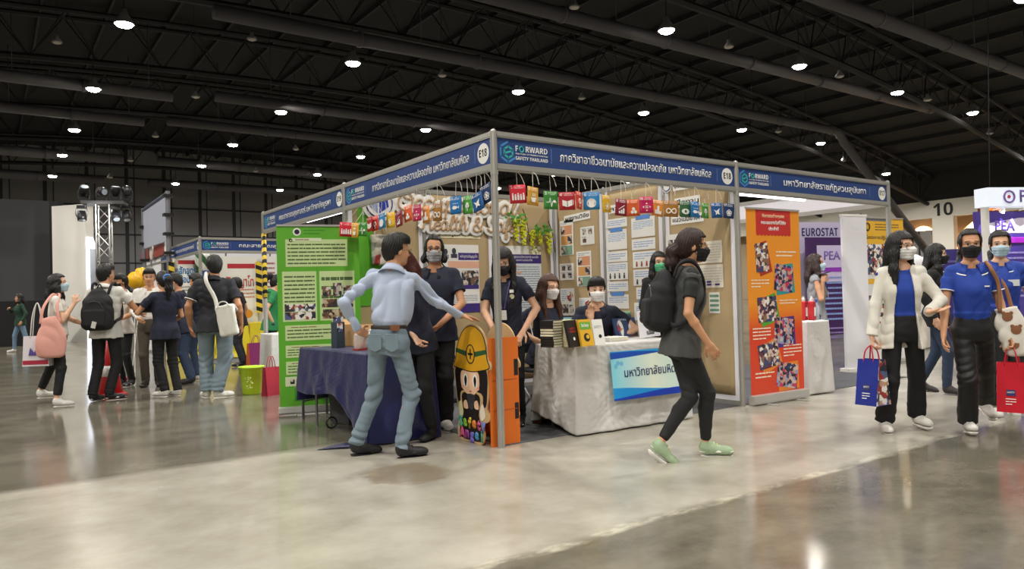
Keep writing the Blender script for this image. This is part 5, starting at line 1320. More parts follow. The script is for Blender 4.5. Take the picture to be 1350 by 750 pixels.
text('title_lettering', 'มหาวิทยาลัยมหิดล', .075, mat('#1b2b63', .5), r, Matrix.Translation((.0, .015, .003)), width=.66, bold=.008)
b = MB(); q = random.Random(5)
for i in range(5): b.lathe([(.001, .0), (.02, .0), (.02, .0012), (.001, .0012)], 12, Matrix.Translation((q.choice((-1, 1))*q.uniform(.3, .44), q.uniform(-.08, .13), 0)))
b.build('printed_dots', mat('#6fb6da', .5), r)

# ------------------------------------------------------------------ books and signs on the white table
ZT = .752
def book(label, c, w, h, t, yaw, tilt, cover, group=None, art=None, title=None, spine=None, lying=False):
    """a book: covers, page block; standing ones lean back"""
    c = Vector(c); M = Matrix.Translation(c) @ Matrix.Rotation(yaw, 4, 'Z') @ Matrix.Rotation(tilt, 4, 'X')
    r = empty('book', (0, 0, 0), 0, label, 'book', group); r.matrix_world = M
    b = MB()
    if lying:
        b.box((-w/2, -h/2, 0), (w/2, h/2, .002)); b.box((-w/2, -h/2, t-.002), (w/2, h/2, t)); b.box((-w/2, -h/2, 0), (-w/2+.003, h/2, t)); b.build('cover', cover, r)
        b = MB(); b.box((-w/2+.003, -h/2+.003, .002), (w/2-.003, h/2-.003, t-.002)); b.build('pages', mat('#e9e2c4', .8), r)
    else:
        b.box((-w/2, -t/2, 0), (w/2, -t/2+.002, h)); b.box((-w/2, t/2-.002, 0), (w/2, t/2, h)); b.box((-w/2, -t/2, 0), (-w/2+.003, t/2, h)); co = b.build('cover', cover, r)
        b = MB(); b.box((-w/2+.003, -t/2+.002, .003), (w/2-.003, t/2-.002, h-.003)); b.build('pages', mat('#e9e2c4', .8), r)
        if art: art(co, w, h, t)
    return r
FM = lambda t: frame((0, -t/2-.0008, 0), (1, 0, 0), (0, 0, 1))
def art_black(co, w, h, t):
    text('title_lettering', 'SAFETY\nMANUAL', .018, mat('#c63a2c', .5), co, FM(t) @ Matrix.Translation((0, h*.62, 0)), width=w*.6)
    b = MB(); b.lathe([(.001, 0), (.015, 0), (.015, .001), (.001, .001)], 12, FM(t) @ Matrix.Translation((.0, h*.3, 0))); b.build('cover_mark', WHITE, co)
def plainart(marks):
    def f(co, w, h, t):
        for nm, u0, v0, u1, v1, col in marks:
            b = MB(); b.box((u0*w, v0*h, 0), (u1*w, v1*h, .0012), FM(t)); b.build(nm, mat(col, .5), co)
    return f
def art_yellow(co, w, h, t):
    b = MB(); b.box((-w*.42, h*.62, 0), (w*.42, h*.9, .0012), FM(t)); g = b.build('title_panel', mat('#6fae3a', .5), co)
    text('title_lettering', 'Safety', .028, WHITE, co, FM(t) @ Matrix.Translation((0, h*.77, .0014)), width=w*.6, bold=.02)
    b = MB(); b.lathe([(.001, 0), (w*.24, 0), (w*.24, .0012), (.001, .0012)], 20, FM(t) @ Matrix.Translation((.0, h*.32, 0))); b.build('dark_disc', mat('#2a1712', .5), co)
    b = MB(); b.lathe([(.001, .0012), (w*.12, .0012), (w*.12, .002), (.001, .002)], 16, FM(t) @ Matrix.Translation((.01, h*.34, 0))); b.build('disc_face', mat('#e6c23a', .5), co)
def art_white(co, w, h, t):
    text('title_lettering', 'SAFETY', .024, mat('#9aa0a2', .5), co, FM(t) @ Matrix.Translation((0, h*.7, 0)), width=w*.72)
    b = MB(); b.lathe([(.001, 0), (.016, 0), (.016, .0012), (.001, .0012)], 14, FM(t) @ Matrix.Translation((.012, h*.34, 0))); b.build('cover_mark', INK, co)
BLK = mat('#191516', .5); YAW_T = math.atan2(-.06, 1.24)
def tp(px, py): return floor_at(px, py, ZT)
q = tp(729, 458); 
ns = 10
for i in range(ns):
    book('black backed book, %s from the bottom of the stack at the left table edge' % ['first', 'second', 'third', 'fourth', 'fifth', 'sixth', 'seventh', 'eighth', 'ninth', 'tenth'][i], (q[0]+.035+rnd.uniform(-.004, .004), q[1]+.06+rnd.uniform(-.004, .004), ZT+i*.0225), .135, .135, .022, YAW_T+(.32 if i not in (4, 5, 6) else math.pi+.32), 0, BLK, 'black books in the left stack', lying=True)
q = tp(750, 457)
for i in range(11):
    book('cream paged book, %s from the bottom of the stack behind the black standing book' % ['first', 'second', 'third', 'fourth', 'fifth', 'sixth', 'seventh', 'eighth', 'ninth', 'tenth', 'eleventh'][i], (q[0]+.07+rnd.uniform(-.005, .005), q[1]+.10+rnd.uniform(-.005, .005), ZT+i*.02), .19, .15, .0195, YAW_T-math.pi/2-.1, 0, mat('#d8cf9c', .6), 'cream books in the second stack', lying=True)
def standing(label, pl_, pr_, h, t, cover, art, yaw=-.35, tilt=-.22):
    a = tp(*pl_); c = tp(*pr_); w = math.hypot(c[0]-a[0], c[1]-a[1]); 
    return book(label, ((a[0]+c[0])/2, (a[1]+c[1])/2, ZT+.004), w, h, t, math.atan2(c[1]-a[1], c[0]-a[0]), tilt, cover, None, art)
standing('black standing book with red title, left of the yellow book', (751, 459), (765, 457), .225, .02, BLK, art_black)
standing('yellow standing book with green title panel and dark disc', (766.5, 457.5), (783, 456), .225, .02, mat('#e6b32e', .5), art_yellow)
standing('white standing book with small black round mark', (784, 456), (798, 455), .22, .015, mat('#eeede8', .5), art_white)
standing('dark purple standing book behind the white book', (797, 445), (808, 444), .165, .03, mat('#3a2a5c', .5), plainart([('spine_line', .15, .0, .4, 1, '#54458a')]), tilt=-.05)
standing('open dark blue magazine with astronaut pictures standing on the table', (812, 446), (841, 443), .19, .012, mat('#27406e', .4), lambda co, w, h, t: [text('title_lettering', 'SPACE', .014, WHITE, co, FM(t) @ Matrix.Translation((0, h*.9, 0)), width=w*.5)]+[(lambda b: (b.lathe([(.001, 0), (w*.13, 0), (w*.13, .0012), (.001, .0012)], 16, FM(t) @ Matrix.Translation((x, h*.45, 0)) @ Matrix.Diagonal((1, 1.7, 1, 1))), b.build('printed_figure', PHW[1], co)))(MB()) for x in (-w*.24, w*.26)])
q = tp(812, 449)
for i in range(3): book('white book lying flat before the magazine, %s of the pile' % ['lowest', 'middle', 'topmost'][i], (q[0]+rnd.uniform(-.006, .006), q[1]+.03, ZT+i*.012), .22, .16, .0115, YAW_T, 0, mat('#eceae6', .6), 'white books lying flat', lying=True)
# tablet like pale blue panel behind the stacks
M = frame(tuple(tp(768, 445)+np.array([.0, .1, .12])), (math.cos(YAW_T-.3), math.sin(YAW_T-.3), 0), (0, .35, 1))
r = sheet('display_card', 'pale blue display card with dark frame standing behind the book stacks', 'display card', M)
b = MB(); b.box((-.15, -.12, -.006), (.15, .10, .002)); b.build('card', mat('#9fd6e0', .4), r); b = MB(); b.box((-.155, .09, -.008), (.155, .105, .004)); b.build('frame', BLK, r); text('lettering', 'Safety', .02, WHITE, r, Matrix.Translation((.02, .07, .003)))
b = MB(); b.add([(-.1, -.115, -.006), (.1, -.115, -.006), (.1, .06, -.006), (-.1, .06, -.006), (-.1, -.118, -.08), (.1, -.118, -.08)], [(0, 1, 5, 4), (2, 3, 4, 5)]); b.build('stand', BLK, r, solid=.002)
# sale sign
a = tp(842, 447); c = tp(869, 443)
w_ = math.hypot(c[0]-a[0], c[1]-a[1])
r = sheet('sale_sign', 'white paper sign with three black Thai lines standing at the table right', 'paper sign', frame(((a[0]+c[0])/2, (a[1]+c[1])/2, ZT+.135), (c[0]-a[0], c[1]-a[1], 0), (0, .12, 1)))
paper(r, -w_/2, -.13, w_/2, .13, mat('#e6e6ec', .5), t=.003)
for i, s_ in enumerate(('จำ', 'หน่าย', 'หนังสือ')): text('lettering', s_, .045, INK, r, Matrix.Translation((.01, .065-i*.075, .002)), bold=.03)
b = MB(); b.lathe([(.001, .001), (.014, .001), (.014, .002), (.001, .002)], 12, Matrix.Translation((-w_*.36, .1, 0))); b.build('red_mark', mat('#b53040', .5), r)
b = MB(); b.add([(-.06, -.125, -.003), (.06, -.125, -.003), (.06, .05, -.003), (-.06, .05, -.003), (-.06, -.13, -.09), (.06, -.13, -.09)], [(0, 1, 5, 4), (2, 3, 4, 5)]); b.build('stand', PAP, r, solid=.002)
# small plants/figures behind the magazine
q = tp(830, 434)
r = empty('desk_ornament', q, 0, 'row of small green ornaments behind the dark blue magazine', 'ornament')
b = MB(); b.box((-.09, -.02, 0), (.09, .02, .17)); b.build('box', mat('#41607a', .6), r, bevel=.004)
for i in range(5):
    b = MB(); b.lathe([(.004, .17), (.016, .175), (.018, .195), (.012, .215), (.003, .22)], 10, Matrix.Translation((-.07+i*.035, 0, 0))); b.build('figure', mat('#7fa98a', .6), r, smooth=True)
# brown bag and stool under the white table's left side
q = floor_at(712, 560)
r = empty('shoulder_bag', (q[0]+.12, q[1]+.1, 0), .4, 'brown leather bag on the floor under the white cloth', 'bag')
v = Vox((-.2, -.12, 0), (.2, .12, .3), .008); v.box((0, 0, .085), (.15, .07, .085), rad=.04); v.box((0, -.06, .10), (.13, .02, .05), rad=.015, k=.01); v.warp(folds(4, .006)); v.mesh('body', mat('#6b4226', .45), r)
b = MB(); b.tube(catmull([(-.12, 0, .15), (-.1, 0, .24), (0, 0, .28), (.1, 0, .24), (.12, 0, .15)], 5), .009, 8); b.build('handle', mat('#5a3720', .45), r, smooth=True)

# ------------------------------------------------------------------ roll-up banners
SILV = mat('#c9c8c2', .35, metal=.5)
def rollup(label, a, b_, h, fill, cap=.085):
    a = Vector((a[0], a[1], 0)); b_ = Vector((b_[0], b_[1], 0)); d = b_-a; w = d.length; c = (a+b_)/2
    r = empty('rollup_banner', c, 0, label, 'roll-up banner'); r.matrix_world = frame(c, d, (0, 0, 1))
    B = MB(); B.prism([(-.02, .012), (.05, .012), (.06, .03), (.05, cap), (.0, cap+.006), (-.02, cap-.01)][::-1], 0, -w/2-.015, w/2+.015, Matrix(((1, 0, 0, 0), (0, 0, 1, 0), (0, 1, 0, 0), (0, 0, 0, 1)))); B.build('base', SILV, r, bevel=.003)
    for x in (-w*.28, w*.28):
        B = MB(); B.box((x-.02, 0, -.12), (x+.02, .012, .18)); B.build('foot', SILV, r, bevel=.002)
    B = MB(); B.tube([(0, .05, -.015), (0, h, -.015)], .010, 8); B.build('pole', SILV, r)
    B = MB(); B.box((-w/2, h-.012, -.012), (w/2, h+.008, .012)); B.build('top_bar', SILV, r)
    B = MB(); B.box((-w/2, cap, .0), (w/2, h, .002)); p = B.build('printed_sheet', fill, r)
    return r, p, w
GREEN = mat('#5fae2b', .5); LGREEN = mat('#c9dfa0', .5); DGREEN = mat('#3f8f28', .5)
r, p, w = rollup('green roll-up banner with pale text panels and photos behind the blue table', (-.80, 2.93), (.02, 2.68), 2.0, GREEN)
def panel(p, x0, y0, x1, y1, m, lines=0, seed=1, ink=None, z=.004, hd=True):
    b = MB(); b.box((x0, y0, .002), (x1, y1, z)); o = b.build('panel', m, p, bevel=.002)
    if lines: text_lines(x0+.02, y0+.015, x1-.02, y1-(.035 if hd else .01), lines, z=z+.001, seed=seed).build('small_print', ink or mat('#4e6a3a', .6), o)
    return o
h2 = w/2
b = MB(); b.lathe([(.001, .002), (.042, .002), (.042, .004), (.001, .004)], 24, Matrix.Translation((-.22, 1.93, 0))); e = b.build('round_emblem', WHITE, p); b = MB(); b.lathe([(.001, .004), (.026, .004), (.026, .006), (.001, .006)], 20, Matrix.Translation((-.22, 1.93, 0))); b.build('emblem_core', INK, e)
text_lines(-.15, 1.895, .08, 1.965, 2, z=.003, seed=4).build('small_print', DGREEN, p)
o = panel(p, -.34, 1.56, .30, 1.85, LGREEN, 6, 1); b = MB(); b.box((-.28, 1.83, .003), (.03, 1.865, .006)); b.build('heading_tab', mat('#dfeac6', .5), o); text_lines(-.24, 1.835, .0, 1.858, 1, z=.007, seed=8).build('small_print', mat('#7a4030', .6), o)
b = MB(); b.tube([(-.285+.014*math.cos(a), 1.84+.014*math.sin(a), .007) for a in np.linspace(0, 6.28, 13)[:-1]], .004, 5, closed=True); b.build('tick_ring', INK, o)
o = panel(p, -.38, .98, -.03, 1.51, LGREEN, 11, 2)
for i in range(3):
    for j in range(2): paper(o, -.36+i*.107, 1.0+j*.085, -.36+i*.107+.10, 1.0+j*.085+.08, PHW[(i+j) % 3], .0055, name='photo')
o = panel(p, .0, .98, .37, 1.51, LGREEN, 5, 3)
for (x0, y0, x1, y1) in ((.03, 1.24, .12, 1.34), (.14, 1.24, .23, 1.38), (.25, 1.24, .34, 1.35)): paper(o, x0, y0, x1, y1, PH[0], .0055, name='photo')
for (x0, y0, x1, y1) in ((.03, 1.12, .18, 1.21), (.19, 1.12, .35, 1.21), (.03, 1.0, .18, 1.10), (.19, 1.0, .35, 1.10)): paper(o, x0, y0, x1, y1, photo_mat(['#6b4c38', '#a98463', '#3a3532', '#c7b49a'], 30, x0+y0), .0055, name='photo')
for y0, y1, n_, sd in ((.78, .94, 3, 5), (.60, .73, 3, 6), (.42, .56, 3, 7)):
    o = panel(p, -.36, y0, .36, y1, LGREEN, n_, sd); text_lines(-.30, y1-.03, .05, y1-.012, 1, z=.0056, seed=sd).build('heading_print', mat('#8a3b2c', .6), o)
o = panel(p, -.37, .20+.10, -.02, .40, mat('#dbe6bc', .5)); 
for x in (-.32, -.26, -.20, -.14): paper(o, x, .325, x+.045, .375, PH[1], .0055, name='photo')
o = panel(p, -.28, .14, .3, .27, DGREEN); text_lines(-.12, .16, .25, .25, 4, z=.0055, seed=12).build('small_print', LGREEN, o); paper(o, -.25, .165, -.15, .255, PAP, .0056, name='white_square')
# green side poster and hanging bag on the end of the back wall
r2 = sheet('side_poster', 'green poster panel with slanted edge at the left end of the back wall', 'poster', BW(.30, 1.72))
b = MB(); b.prism([(-.16, -.6), (.26, -.6), (.26, -.45), (.02, .18), (.02, .62), (-.16, .62)], 2, 0, .003); b.build('panel', GREEN, r2)
q = BW(.40, 1.78, .06).translation
r2 = empty('hanging_bag', q, 0, 'grey and red plastic bag hanging on the wall above the man in the blue shirt', 'bag')
v = Vox((-.16, -.05, -.26), (.16, .05, .26), .009); v.box((0, 0, -.02), (.13, .025, .18), rad=.025); v.warp(folds(9, .012, (30, 30, 20))); v.mesh('body', photo_mat(['#cfc9bb', '#b7afa0', '#a03838', '#d9d4ca', '#8b8f86'], 7, 2), r2)
b = MB(); b.tube(catmull([(-.08, 0, .14), (-.05, 0, .26), (0, .03, .30), (.05, 0, .26), (.08, 0, .14)], 4), .008, 6); b.build('handle', mat('#cfc9bb', .6), r2)

ORANGE = bpy.data.materials.new('orange_print'); ORANGE.use_nodes = True; nt = ORANGE.node_tree
tcn = nt.nodes.new('ShaderNodeTexCoord'); sxn = nt.nodes.new('ShaderNodeSeparateXYZ'); nt.links.new(tcn.outputs['Object'], sxn.inputs[0])
mr = nt.nodes.new('ShaderNodeMapRange'); mr.inputs[1].default_value = .75; mr.inputs[2].default_value = 1.05; nt.links.new(sxn.outputs[1], mr.inputs[0])
mx = nt.nodes.new('ShaderNodeMix'); mx.data_type = 'RGBA'; mx.inputs[6].default_value = lin('#dc4526'); mx.inputs[7].default_value = lin('#f2992a'); nt.links.new(mr.outputs[0], mx.inputs[0]); nt.links.new(mx.outputs[2], nt.nodes['Principled BSDF'].inputs['Base Color']); nt.nodes['Principled BSDF'].inputs['Roughness'].default_value = .45
r, p, w = rollup('orange roll-up banner with tilted activity photos at the corner of the right booth', (3.06, -.06), (3.92, -.10), 2.03, ORANGE, .10)
RED = mat('#c9302c', .5)
b = MB(); zz = [(-.28+i*.028, 1.76-(.014 if i % 2 else 0)) for i in range(21)]; b.prism([(-.28, 2.03), ]+zz+[(.28, 2.03)], 2, .002, .004); o = b.build('red_heading', RED, p)
for i, (t_, y) in enumerate((('กิจกรรมต่างๆของ', 1.955), ('คณะและรางวัลที่ได้รับ', 1.885), ('ประจำปี', 1.82))): text('lettering', t_, .035, mat('#f0c9a0', .5) if i == 0 else WHITE, o, Matrix.Translation((0, y, .0045)), width=(.36, .40, .16)[i], bold=.03)
acts = [(-.20, 1.52, .20, .30, 3, '#b03a2a'), (.14, 1.30, .30, .28, -7, '#2a9a9a'), (-.14, .98, .30, .26, 3, '#57a23a'), (.12, .74, .32, .28, -9, '#4b2e86'), (-.14, .50, .32, .26, 8, '#e8862a'), (.15, .27, .34, .26, -10, '#e8862a')]
for i, (x, y, ww, hh, rt, c) in enumerate(acts):
    Mx = Matrix.Translation((x, y, 0)) @ Matrix.Rotation(R(rt), 4, 'Z')
    b = MB(); b.box((-ww/2, -hh/2, .0042), (ww/2, hh/2, .0055), Mx); Mx2 = Matrix.Translation((x+.02, y-.01, 0)) @ Matrix.Rotation(R(rt+12), 4, 'Z')
    f = MB(); f.box((-ww*.5, -hh*.56, .0022), (ww*.5, hh*.56, .0038), Mx2); fo = f.build('photo_backing', mat(c, .5), p)
    b.build('activity_photo', photo_mat([['#23252e', '#d7c3b4', '#3b4a78', '#8c6a55', '#ece8e2', '#6a2f45'], ['#2b3a6b', '#c89a86', '#23233a', '#8fa0c9', '#d1b9ac', '#c23a5b']][i % 2], 30, i+3), fo)
for x0, y0, x1, y1, n_ in ((.03, 1.52, .36, 1.60, 2), (-.38, 1.20, -.10, 1.30, 3), (.06, 1.02, .36, 1.08, 2), (-.38, .66, -.10, .80, 4), (.10, .46, .40, .60, 4), (-.36, .26, -.06, .34, 2)):
    text_lines(x0, y0, x1, y1, n_, z=.004, seed=int(x0*50)+n_).build('small_print', mat('#f6e6cf', .5), p)
YELB = mat('#e7b436', .5)
e0 = at(1136, 490, 10.9); e1 = at(1197, 489, 11.4)
r, p, w = rollup('yellow roll-up banner with a group photo behind the woman in the white jacket', (e0[0], e0[1]), (e1[0], e1[1]), 2.22, mat('#dfe0e2', .5), .08)
b = MB(); b.box((-w/2, 1.50, .002), (w/2, 2.22, .0035)); o = b.build('yellow_field', YELB, p)
b = MB(); b.box((-w/2, 2.17, .003), (w*.12, 2.22, .0045)); b.build('grey_header', mat('#6f7076', .5), o)
for x in (-w*.42, -w*.28):
    b = MB(); b.tube([(x+.045*math.cos(a), 2.08+.055*math.sin(a), .005) for a in np.linspace(0, 6.28, 13)[:-1]], .012, 5, closed=True); b.build('crest', mat('#4a3a20', .5), o)
text_lines(-w*.12, 2.02, w*.4, 2.14, 3, z=.0045, seed=3).build('small_print', mat('#6a5426', .6), o); text('title_lettering', 'โครงการปฏิบัติงาน', .05, mat('#4a3a20', .6), o, Matrix.Translation((0, 1.92, .0045)), width=w*.62, bold=.02)
paper(o, -w*.42, 1.36, w*.08, 1.82, PHW[2], .0055, name='group_photo'); text_lines(w*.12, 1.55, w*.44, 1.78, 5, z=.0055, seed=9).build('small_print', WHITE, o)
b = MB(); b.box((-w/2, 1.22, .002), (w/2, 1.30, .0035)); b.build('yellow_strip', YELB, p); paper(p, -w*.4, .6, w*.1, 1.05, PHW[0], .0045, name='photo'); text_lines(w*.12, .5, w*.44, 1.15, 12, z=.004, seed=10).build('small_print', GREY, p)
# bare white panel beside it
a = at(1117, 493, 10.3); c = at(1146, 492, 10.45)
r = empty('white_panel', ((a[0]+c[0])/2, (a[1]+c[1])/2, 0), 0, 'tall blank white panel standing left of the yellow banner', 'partition panel'); r.matrix_world = frame(((a[0]+c[0])/2, (a[1]+c[1])/2, 0), (c[0]-a[0], c[1]-a[1], 0), (0, 0, 1))
L = math.hypot(c[0]-a[0], c[1]-a[1])*1.1; b = MB(); b.box((-L/2, .04, -.02), (L/2, 2.18, .02)); b.build('sheet', PALEW, r, bevel=.003)
b = MB(); b.box((-L/2-.03, 0, -.08), (L/2+.03, .05, .08)); b.build('base', WHITE, r, bevel=.004); b = MB(); b.box((-L/2-.01, 2.18, -.025), (L/2+.01, 2.21, .025)); b.build('top_bar', WHITE, r)

# ------------------------------------------------------------------ folded cardboard stand-up by the corner post
OR = mat('#e0701f', .6); EDGE = mat('#c9a878', .8); HELM = mat('#dfa51e', .5); BANDG = mat('#2e5a34', .5); HAIRK = mat('#1d1512', .5); FACE = mat('#f0c3a0', .5)
R0 = empty('cardboard_standup', (-.06, .335, 0), 0, 'cardboard stand-up of a cartoon girl in a yellow safety helmet on orange sides', 'cardboard stand-up')
def cut_out(x, y0, y1):
    """helmeted figure outline: (u along the board, v up), u from 0 (near post) to 1"""
    return [(.00, .42), (.02, .60), (-.06, .62), (-.07, .66), (-.01, .71), (.02, .82), (.10, .91), (.25, .965), (.42, .985), (.60, .965), (.76, .90), (.88, .80), (.94, .68), (1.0, .64), (1.01, .60), (.94, .585), (.95, .45), (.92, .33), (.87, .25), (.80, .28), (.78, .20), (.88, .16), (.92, .08), (.88, .02), (.70, .0), (.50, .01), (.32, .0), (.20, .01), (.14, .08), (.18, .17), (.02, .20), (-.02, .25), (.06, .30)]
yA, yB = .03, .56
def board(x, faces):
    U = lambda u: yA+(yB-yA)*u-.30
    P = [(U(u), v*.985) for u, v in catmull([(a, b_) for a, b_ in cut_out(0, 0, 1)], 3, True)]
    b = MB(); b.prism(P, 0, x+.06-.007, x+.06+.007); return b.build('cut_out_board', EDGE if not faces else [EDGE], R0)
bd = board(-.06, True); bd2 = board(.22, False)
# local drawing frame on the front board: u right as seen from outside = towards -y ; v up ; w = -x
MF = frame((-.0075, 0, 0), (0, -1, 0), (0, 0, 1))
def fx(u): return -(yA+(yB-yA)*u-.30)     # board u -> drawing x
def draw(name, poly, m, z, par=None):
    b = MB(); b.prism([(fx(u), v*.985) for u, v in poly], 2, .0, z, MF); return b.build(name, m, par or bd)
smooth = lambda P, n=4: [tuple(q) for q in catmull(P, n, True)]
draw('printed_hair', smooth([(.04, .40), (.05, .62), (.5, .66), (.92, .61), (.92, .46), (.88, .34), (.80, .30), (.76, .42), (.2, .42), (.16, .32), (.08, .32)]), HAIRK, .0012)
draw('printed_body', smooth([(.26, .40), (.74, .40), (.72, .24), (.82, .14), (.84, .05), (.7, .02), (.3, .02), (.2, .05), (.22, .16), (.28, .24)]), HAIRK, .0012)
hm = draw('printed_helmet', smooth([(-.04, .635), (.01, .70), (.04, .81), (.12, .90), (.26, .95), (.42, .97), (.6, .95), (.75, .885), (.86, .79), (.91, .69), (.98, .625), (.9, .615), (.7, .60), (.45, .59), (.2, .605)]), HELM, .0024)
draw('helmet_band', [(.03, .745), (.34, .715), (.60, .715), (.91, .745), (.90, .78), (.60, .757), (.34, .757), (.04, .78)], BANDG, .0030)
b = MB(); b.lathe([(.001, 0), (.068, 0), (.068, .0036), (.001, .0036)], 28, MF @ Matrix.Translation((fx(.47), .735*.985, 0)) @ Matrix.Diagonal((.92, 1.15, 1, 1))); dsk = b.build('helmet_disc', HELM, hm)
b = MB(); b.tube([MF @ Vector((fx(.47)+.066*.92*math.cos(a), .724+.066*1.15*math.sin(a), .0036)) for a in np.linspace(0, 6.283, 29)[:-1]], .005, 5, closed=True); b.box((fx(.47)-.036, .724-.009, .0036), (fx(.47)+.036, .724+.009, .0046), MF); b.box((fx(.47)-.009, .724-.042, .0036), (fx(.47)+.009, .724+.042, .0046), MF); b.build('cross_mark', INK, dsk)
b = MB()
for u in (-.04,): pass
b.tube([MF @ Vector((fx(u), v*.985, .002)) for u, v in smooth([(-.04, .635), (.01, .70), (.04, .81), (.12, .90), (.26, .95), (.42, .97), (.6, .95), (.75, .885), (.86, .79), (.91, .69), (.98, .625), (.9, .615), (.7, .60), (.45, .59), (.2, .605)])], .004, 5, closed=True); b.build('outline', INK, hm)
fc = draw('printed_face', smooth([(.28, .59), (.5, .595), (.74, .59), (.78, .52), (.74, .45), (.62, .405), (.5, .395), (.38, .405), (.26, .46), (.24, .52)]), FACE, .0024)
for u in (.36, .63):
    draw('printed_eye', smooth([(u-.065, .53), (u, .575), (u+.065, .53), (u+.05, .475), (u, .455), (u-.05, .475)], 3), WHITE, .0030, fc); draw('printed_pupil', smooth([(u-.038, .52), (u, .555), (u+.038, .52), (u, .46)], 4), HAIRK, .0036, fc)
draw('printed_mouth', [(.45, .43), (.55, .43), (.52, .42), (.48, .42)], mat('#b2504a', .5), .0030, fc)
for u in (.28, .72): draw('printed_cheek', smooth([(u-.04, .455), (u, .47), (u+.04, .455), (u, .44)], 3), mat('#eb9f8c', .5), .0030, fc)
draw('printed_megaphone', smooth([(.38, .40), (.60, .40), (.58, .345), (.52, .28), (.44, .28), (.40, .34)], 2), mat('#3a3a40', .5), .0034)
for u, v in ((.33, .32), (.64, .31)): draw('printed_hand', smooth([(u-.06, v-.03), (u-.02, v+.035), (u+.06, v+.02), (u+.05, v-.03)], 3), FACE, .0042)
draw('printed_sleeve', smooth([(.10, .24), (.16, .34), (.24, .27), (.20, .2)], 3), mat('#efe0cf', .5), .0036); draw('printed_sleeve', smooth([(.74, .22), (.78, .33), (.86, .30), (.82, .2)], 3), mat('#d9d9a8', .5), .0036)
for i, (ch, c) in enumerate(zip('Safety', ['#4fae8a', '#8ac44a', '#e7c53c', '#e58a3a', '#d85a8a', '#6a7fd0'])): text('printed_letter', ch, .085, mat(c, .5), bd, MF @ Matrix.Translation((fx(.80-.13*i), .155+.01*(i % 2), .005)), bold=.06)
for i, (ch, c) in enumerate(zip('Angel', ['#d85a8a', '#b74fb0', '#7a6ad0', '#4f9ad0', '#58b08a'])): text('printed_letter', ch, .085, mat(c, .5), bd, MF @ Matrix.Translation((fx(.76-.14*i), .065+.008*(i % 2), .005)), bold=.06)
# orange centre panel between the two boards, with slots
b = MB(); b.box((-.0, -.285, .0), (.28, -.275, .86)); pn = b.build('orange_panel', OR, R0)
b = MB(); b.box((0, .16, 0), (.28, .17, .80)); b.build('orange_panel', OR, R0)
for z0, z1 in ((.55, .68), (.20, .33)):
    b = MB(); b.box((.235, -.2875, z0), (.272, -.2835, z1)); b.build('slot', INK, pn)
b = MB(); b.box((.02, -.288, .28), (.262, -.2845, .285)); b.box((.02, -.288, .52), (.262, -.2845, .525)); b.build('fold_line', mat('#b4551a', .6), pn)

# ------------------------------------------------------------------ on and under the blue table
def on_blue(px, py): return floor_at(px, py, .75)
q = on_blue(470, 455)
r = empty('cardboard_box', (q[0], q[1]+.0, .75), .5, 'open brown cardboard box on the blue table beside the snacks', 'box')
b = MB(); w_, d_, h_ = .13, .11, .20
for lo, hi in (((-w_, -d_, 0), (w_, -d_+.006, h_)), ((-w_, d_-.006, 0), (w_, d_, h_)), ((-w_, -d_, 0), (-w_+.006, d_, h_)), ((w_-.006, -d_, 0), (w_, d_, h_)), ((-w_, -d_, 0), (w_, d_, .006))): b.box(lo, hi)
b.build('body', mat('#b8925f', .8), r)
for sx_, M_ in ((1, Matrix.Translation((0, -d_, h_)) @ Matrix.Rotation(R(-120), 4, 'X')), (1, Matrix.Translation((0, d_, h_)) @ Matrix.Rotation(R(30), 4, 'X'))):
    b = MB(); b.box((-w_, 0, -.003), (w_, .10, .003), M_); b.build('flap', mat('#c29c68', .8), r)
q = on_blue(446, 458)
r = empty('leaflet_holder', (q[0], q[1], .75), .35, 'dark printed leaflet box at the left of the cardboard box', 'leaflet box')
b = MB(); b.box((-.05, -.04, 0), (.05, .04, .24)); b.build('body', mat('#35414a', .5), r, bevel=.003); paper_ = MB(); paper_.box((-.045, -.043, .15), (.045, -.040, .23)); paper_.build('printed_front', PHW[0], r)
b = MB(); b.box((-.04, -.03, .22), (.04, .02, .29)); b.build('leaflets', PHW[1], r)
q = on_blue(476, 461)
r = empty('snack_bag', (q[0], q[1]-.02, .75), .2, 'clear plastic snack bag with orange crisps and red base', 'snack bag')
v = Vox((-.09, -.06, 0), (.09, .06, .2), .006); v.box((0, 0, .075), (.065, .035, .075), rad=.02); v.warp(folds(21, .006, (60, 60, 40))); v.mesh('bag', mat('#d7cfc6', .25, alpha=.55), r)
v = Vox((-.07, -.05, 0), (.07, .05, .14), .006); v.box((0, 0, .035), (.055, .03, .03), rad=.02); v.warp(folds(22, .008, (80, 80, 60))); v.mesh('contents', mat('#c7702a', .6), r)
b = MB(); b.box((-.07, -.04, 0), (.07, .04, .012)); b.build('red_tray', mat('#a8302a', .5), r)
# chair under the far end of the blue table
q = floor_at(424, 552)
r = empty('metal_chair', (q[0]+.1, q[1]+.05, 0), .5, 'black cushioned chair under the hitched end of the blue cloth', 'chair')
BLKM = mat('#17181b', .5)
b = MB(); b.box((-.2, -.2, .36), (.2, .2, .42)); b.build('seat', mat('#1b1c22', .8), r, bevel=.02)
for x, y in ((-.18, -.18), (.18, -.18), (-.18, .18), (.18, .18)):
    b = MB(); b.tube([(x, y, 0), (x, y, .37)], .013, 8); b.build('leg', mat('#55565a', .4, metal=.5), r)
b = MB(); b.tube([(-.18, -.18, .18), (.18, -.18, .18)], .009, 6); b.tube([(-.18, .18, .18), (.18, .18, .18)], .009, 6); b.build('stretcher', mat('#55565a', .4, metal=.5), r)
b = MB(); b.box((-.18, .17, .44), (.18, .20, .66)); b.build('backrest', mat('#1b1c22', .8), r, bevel=.01)
q = floor_at(456, 560)
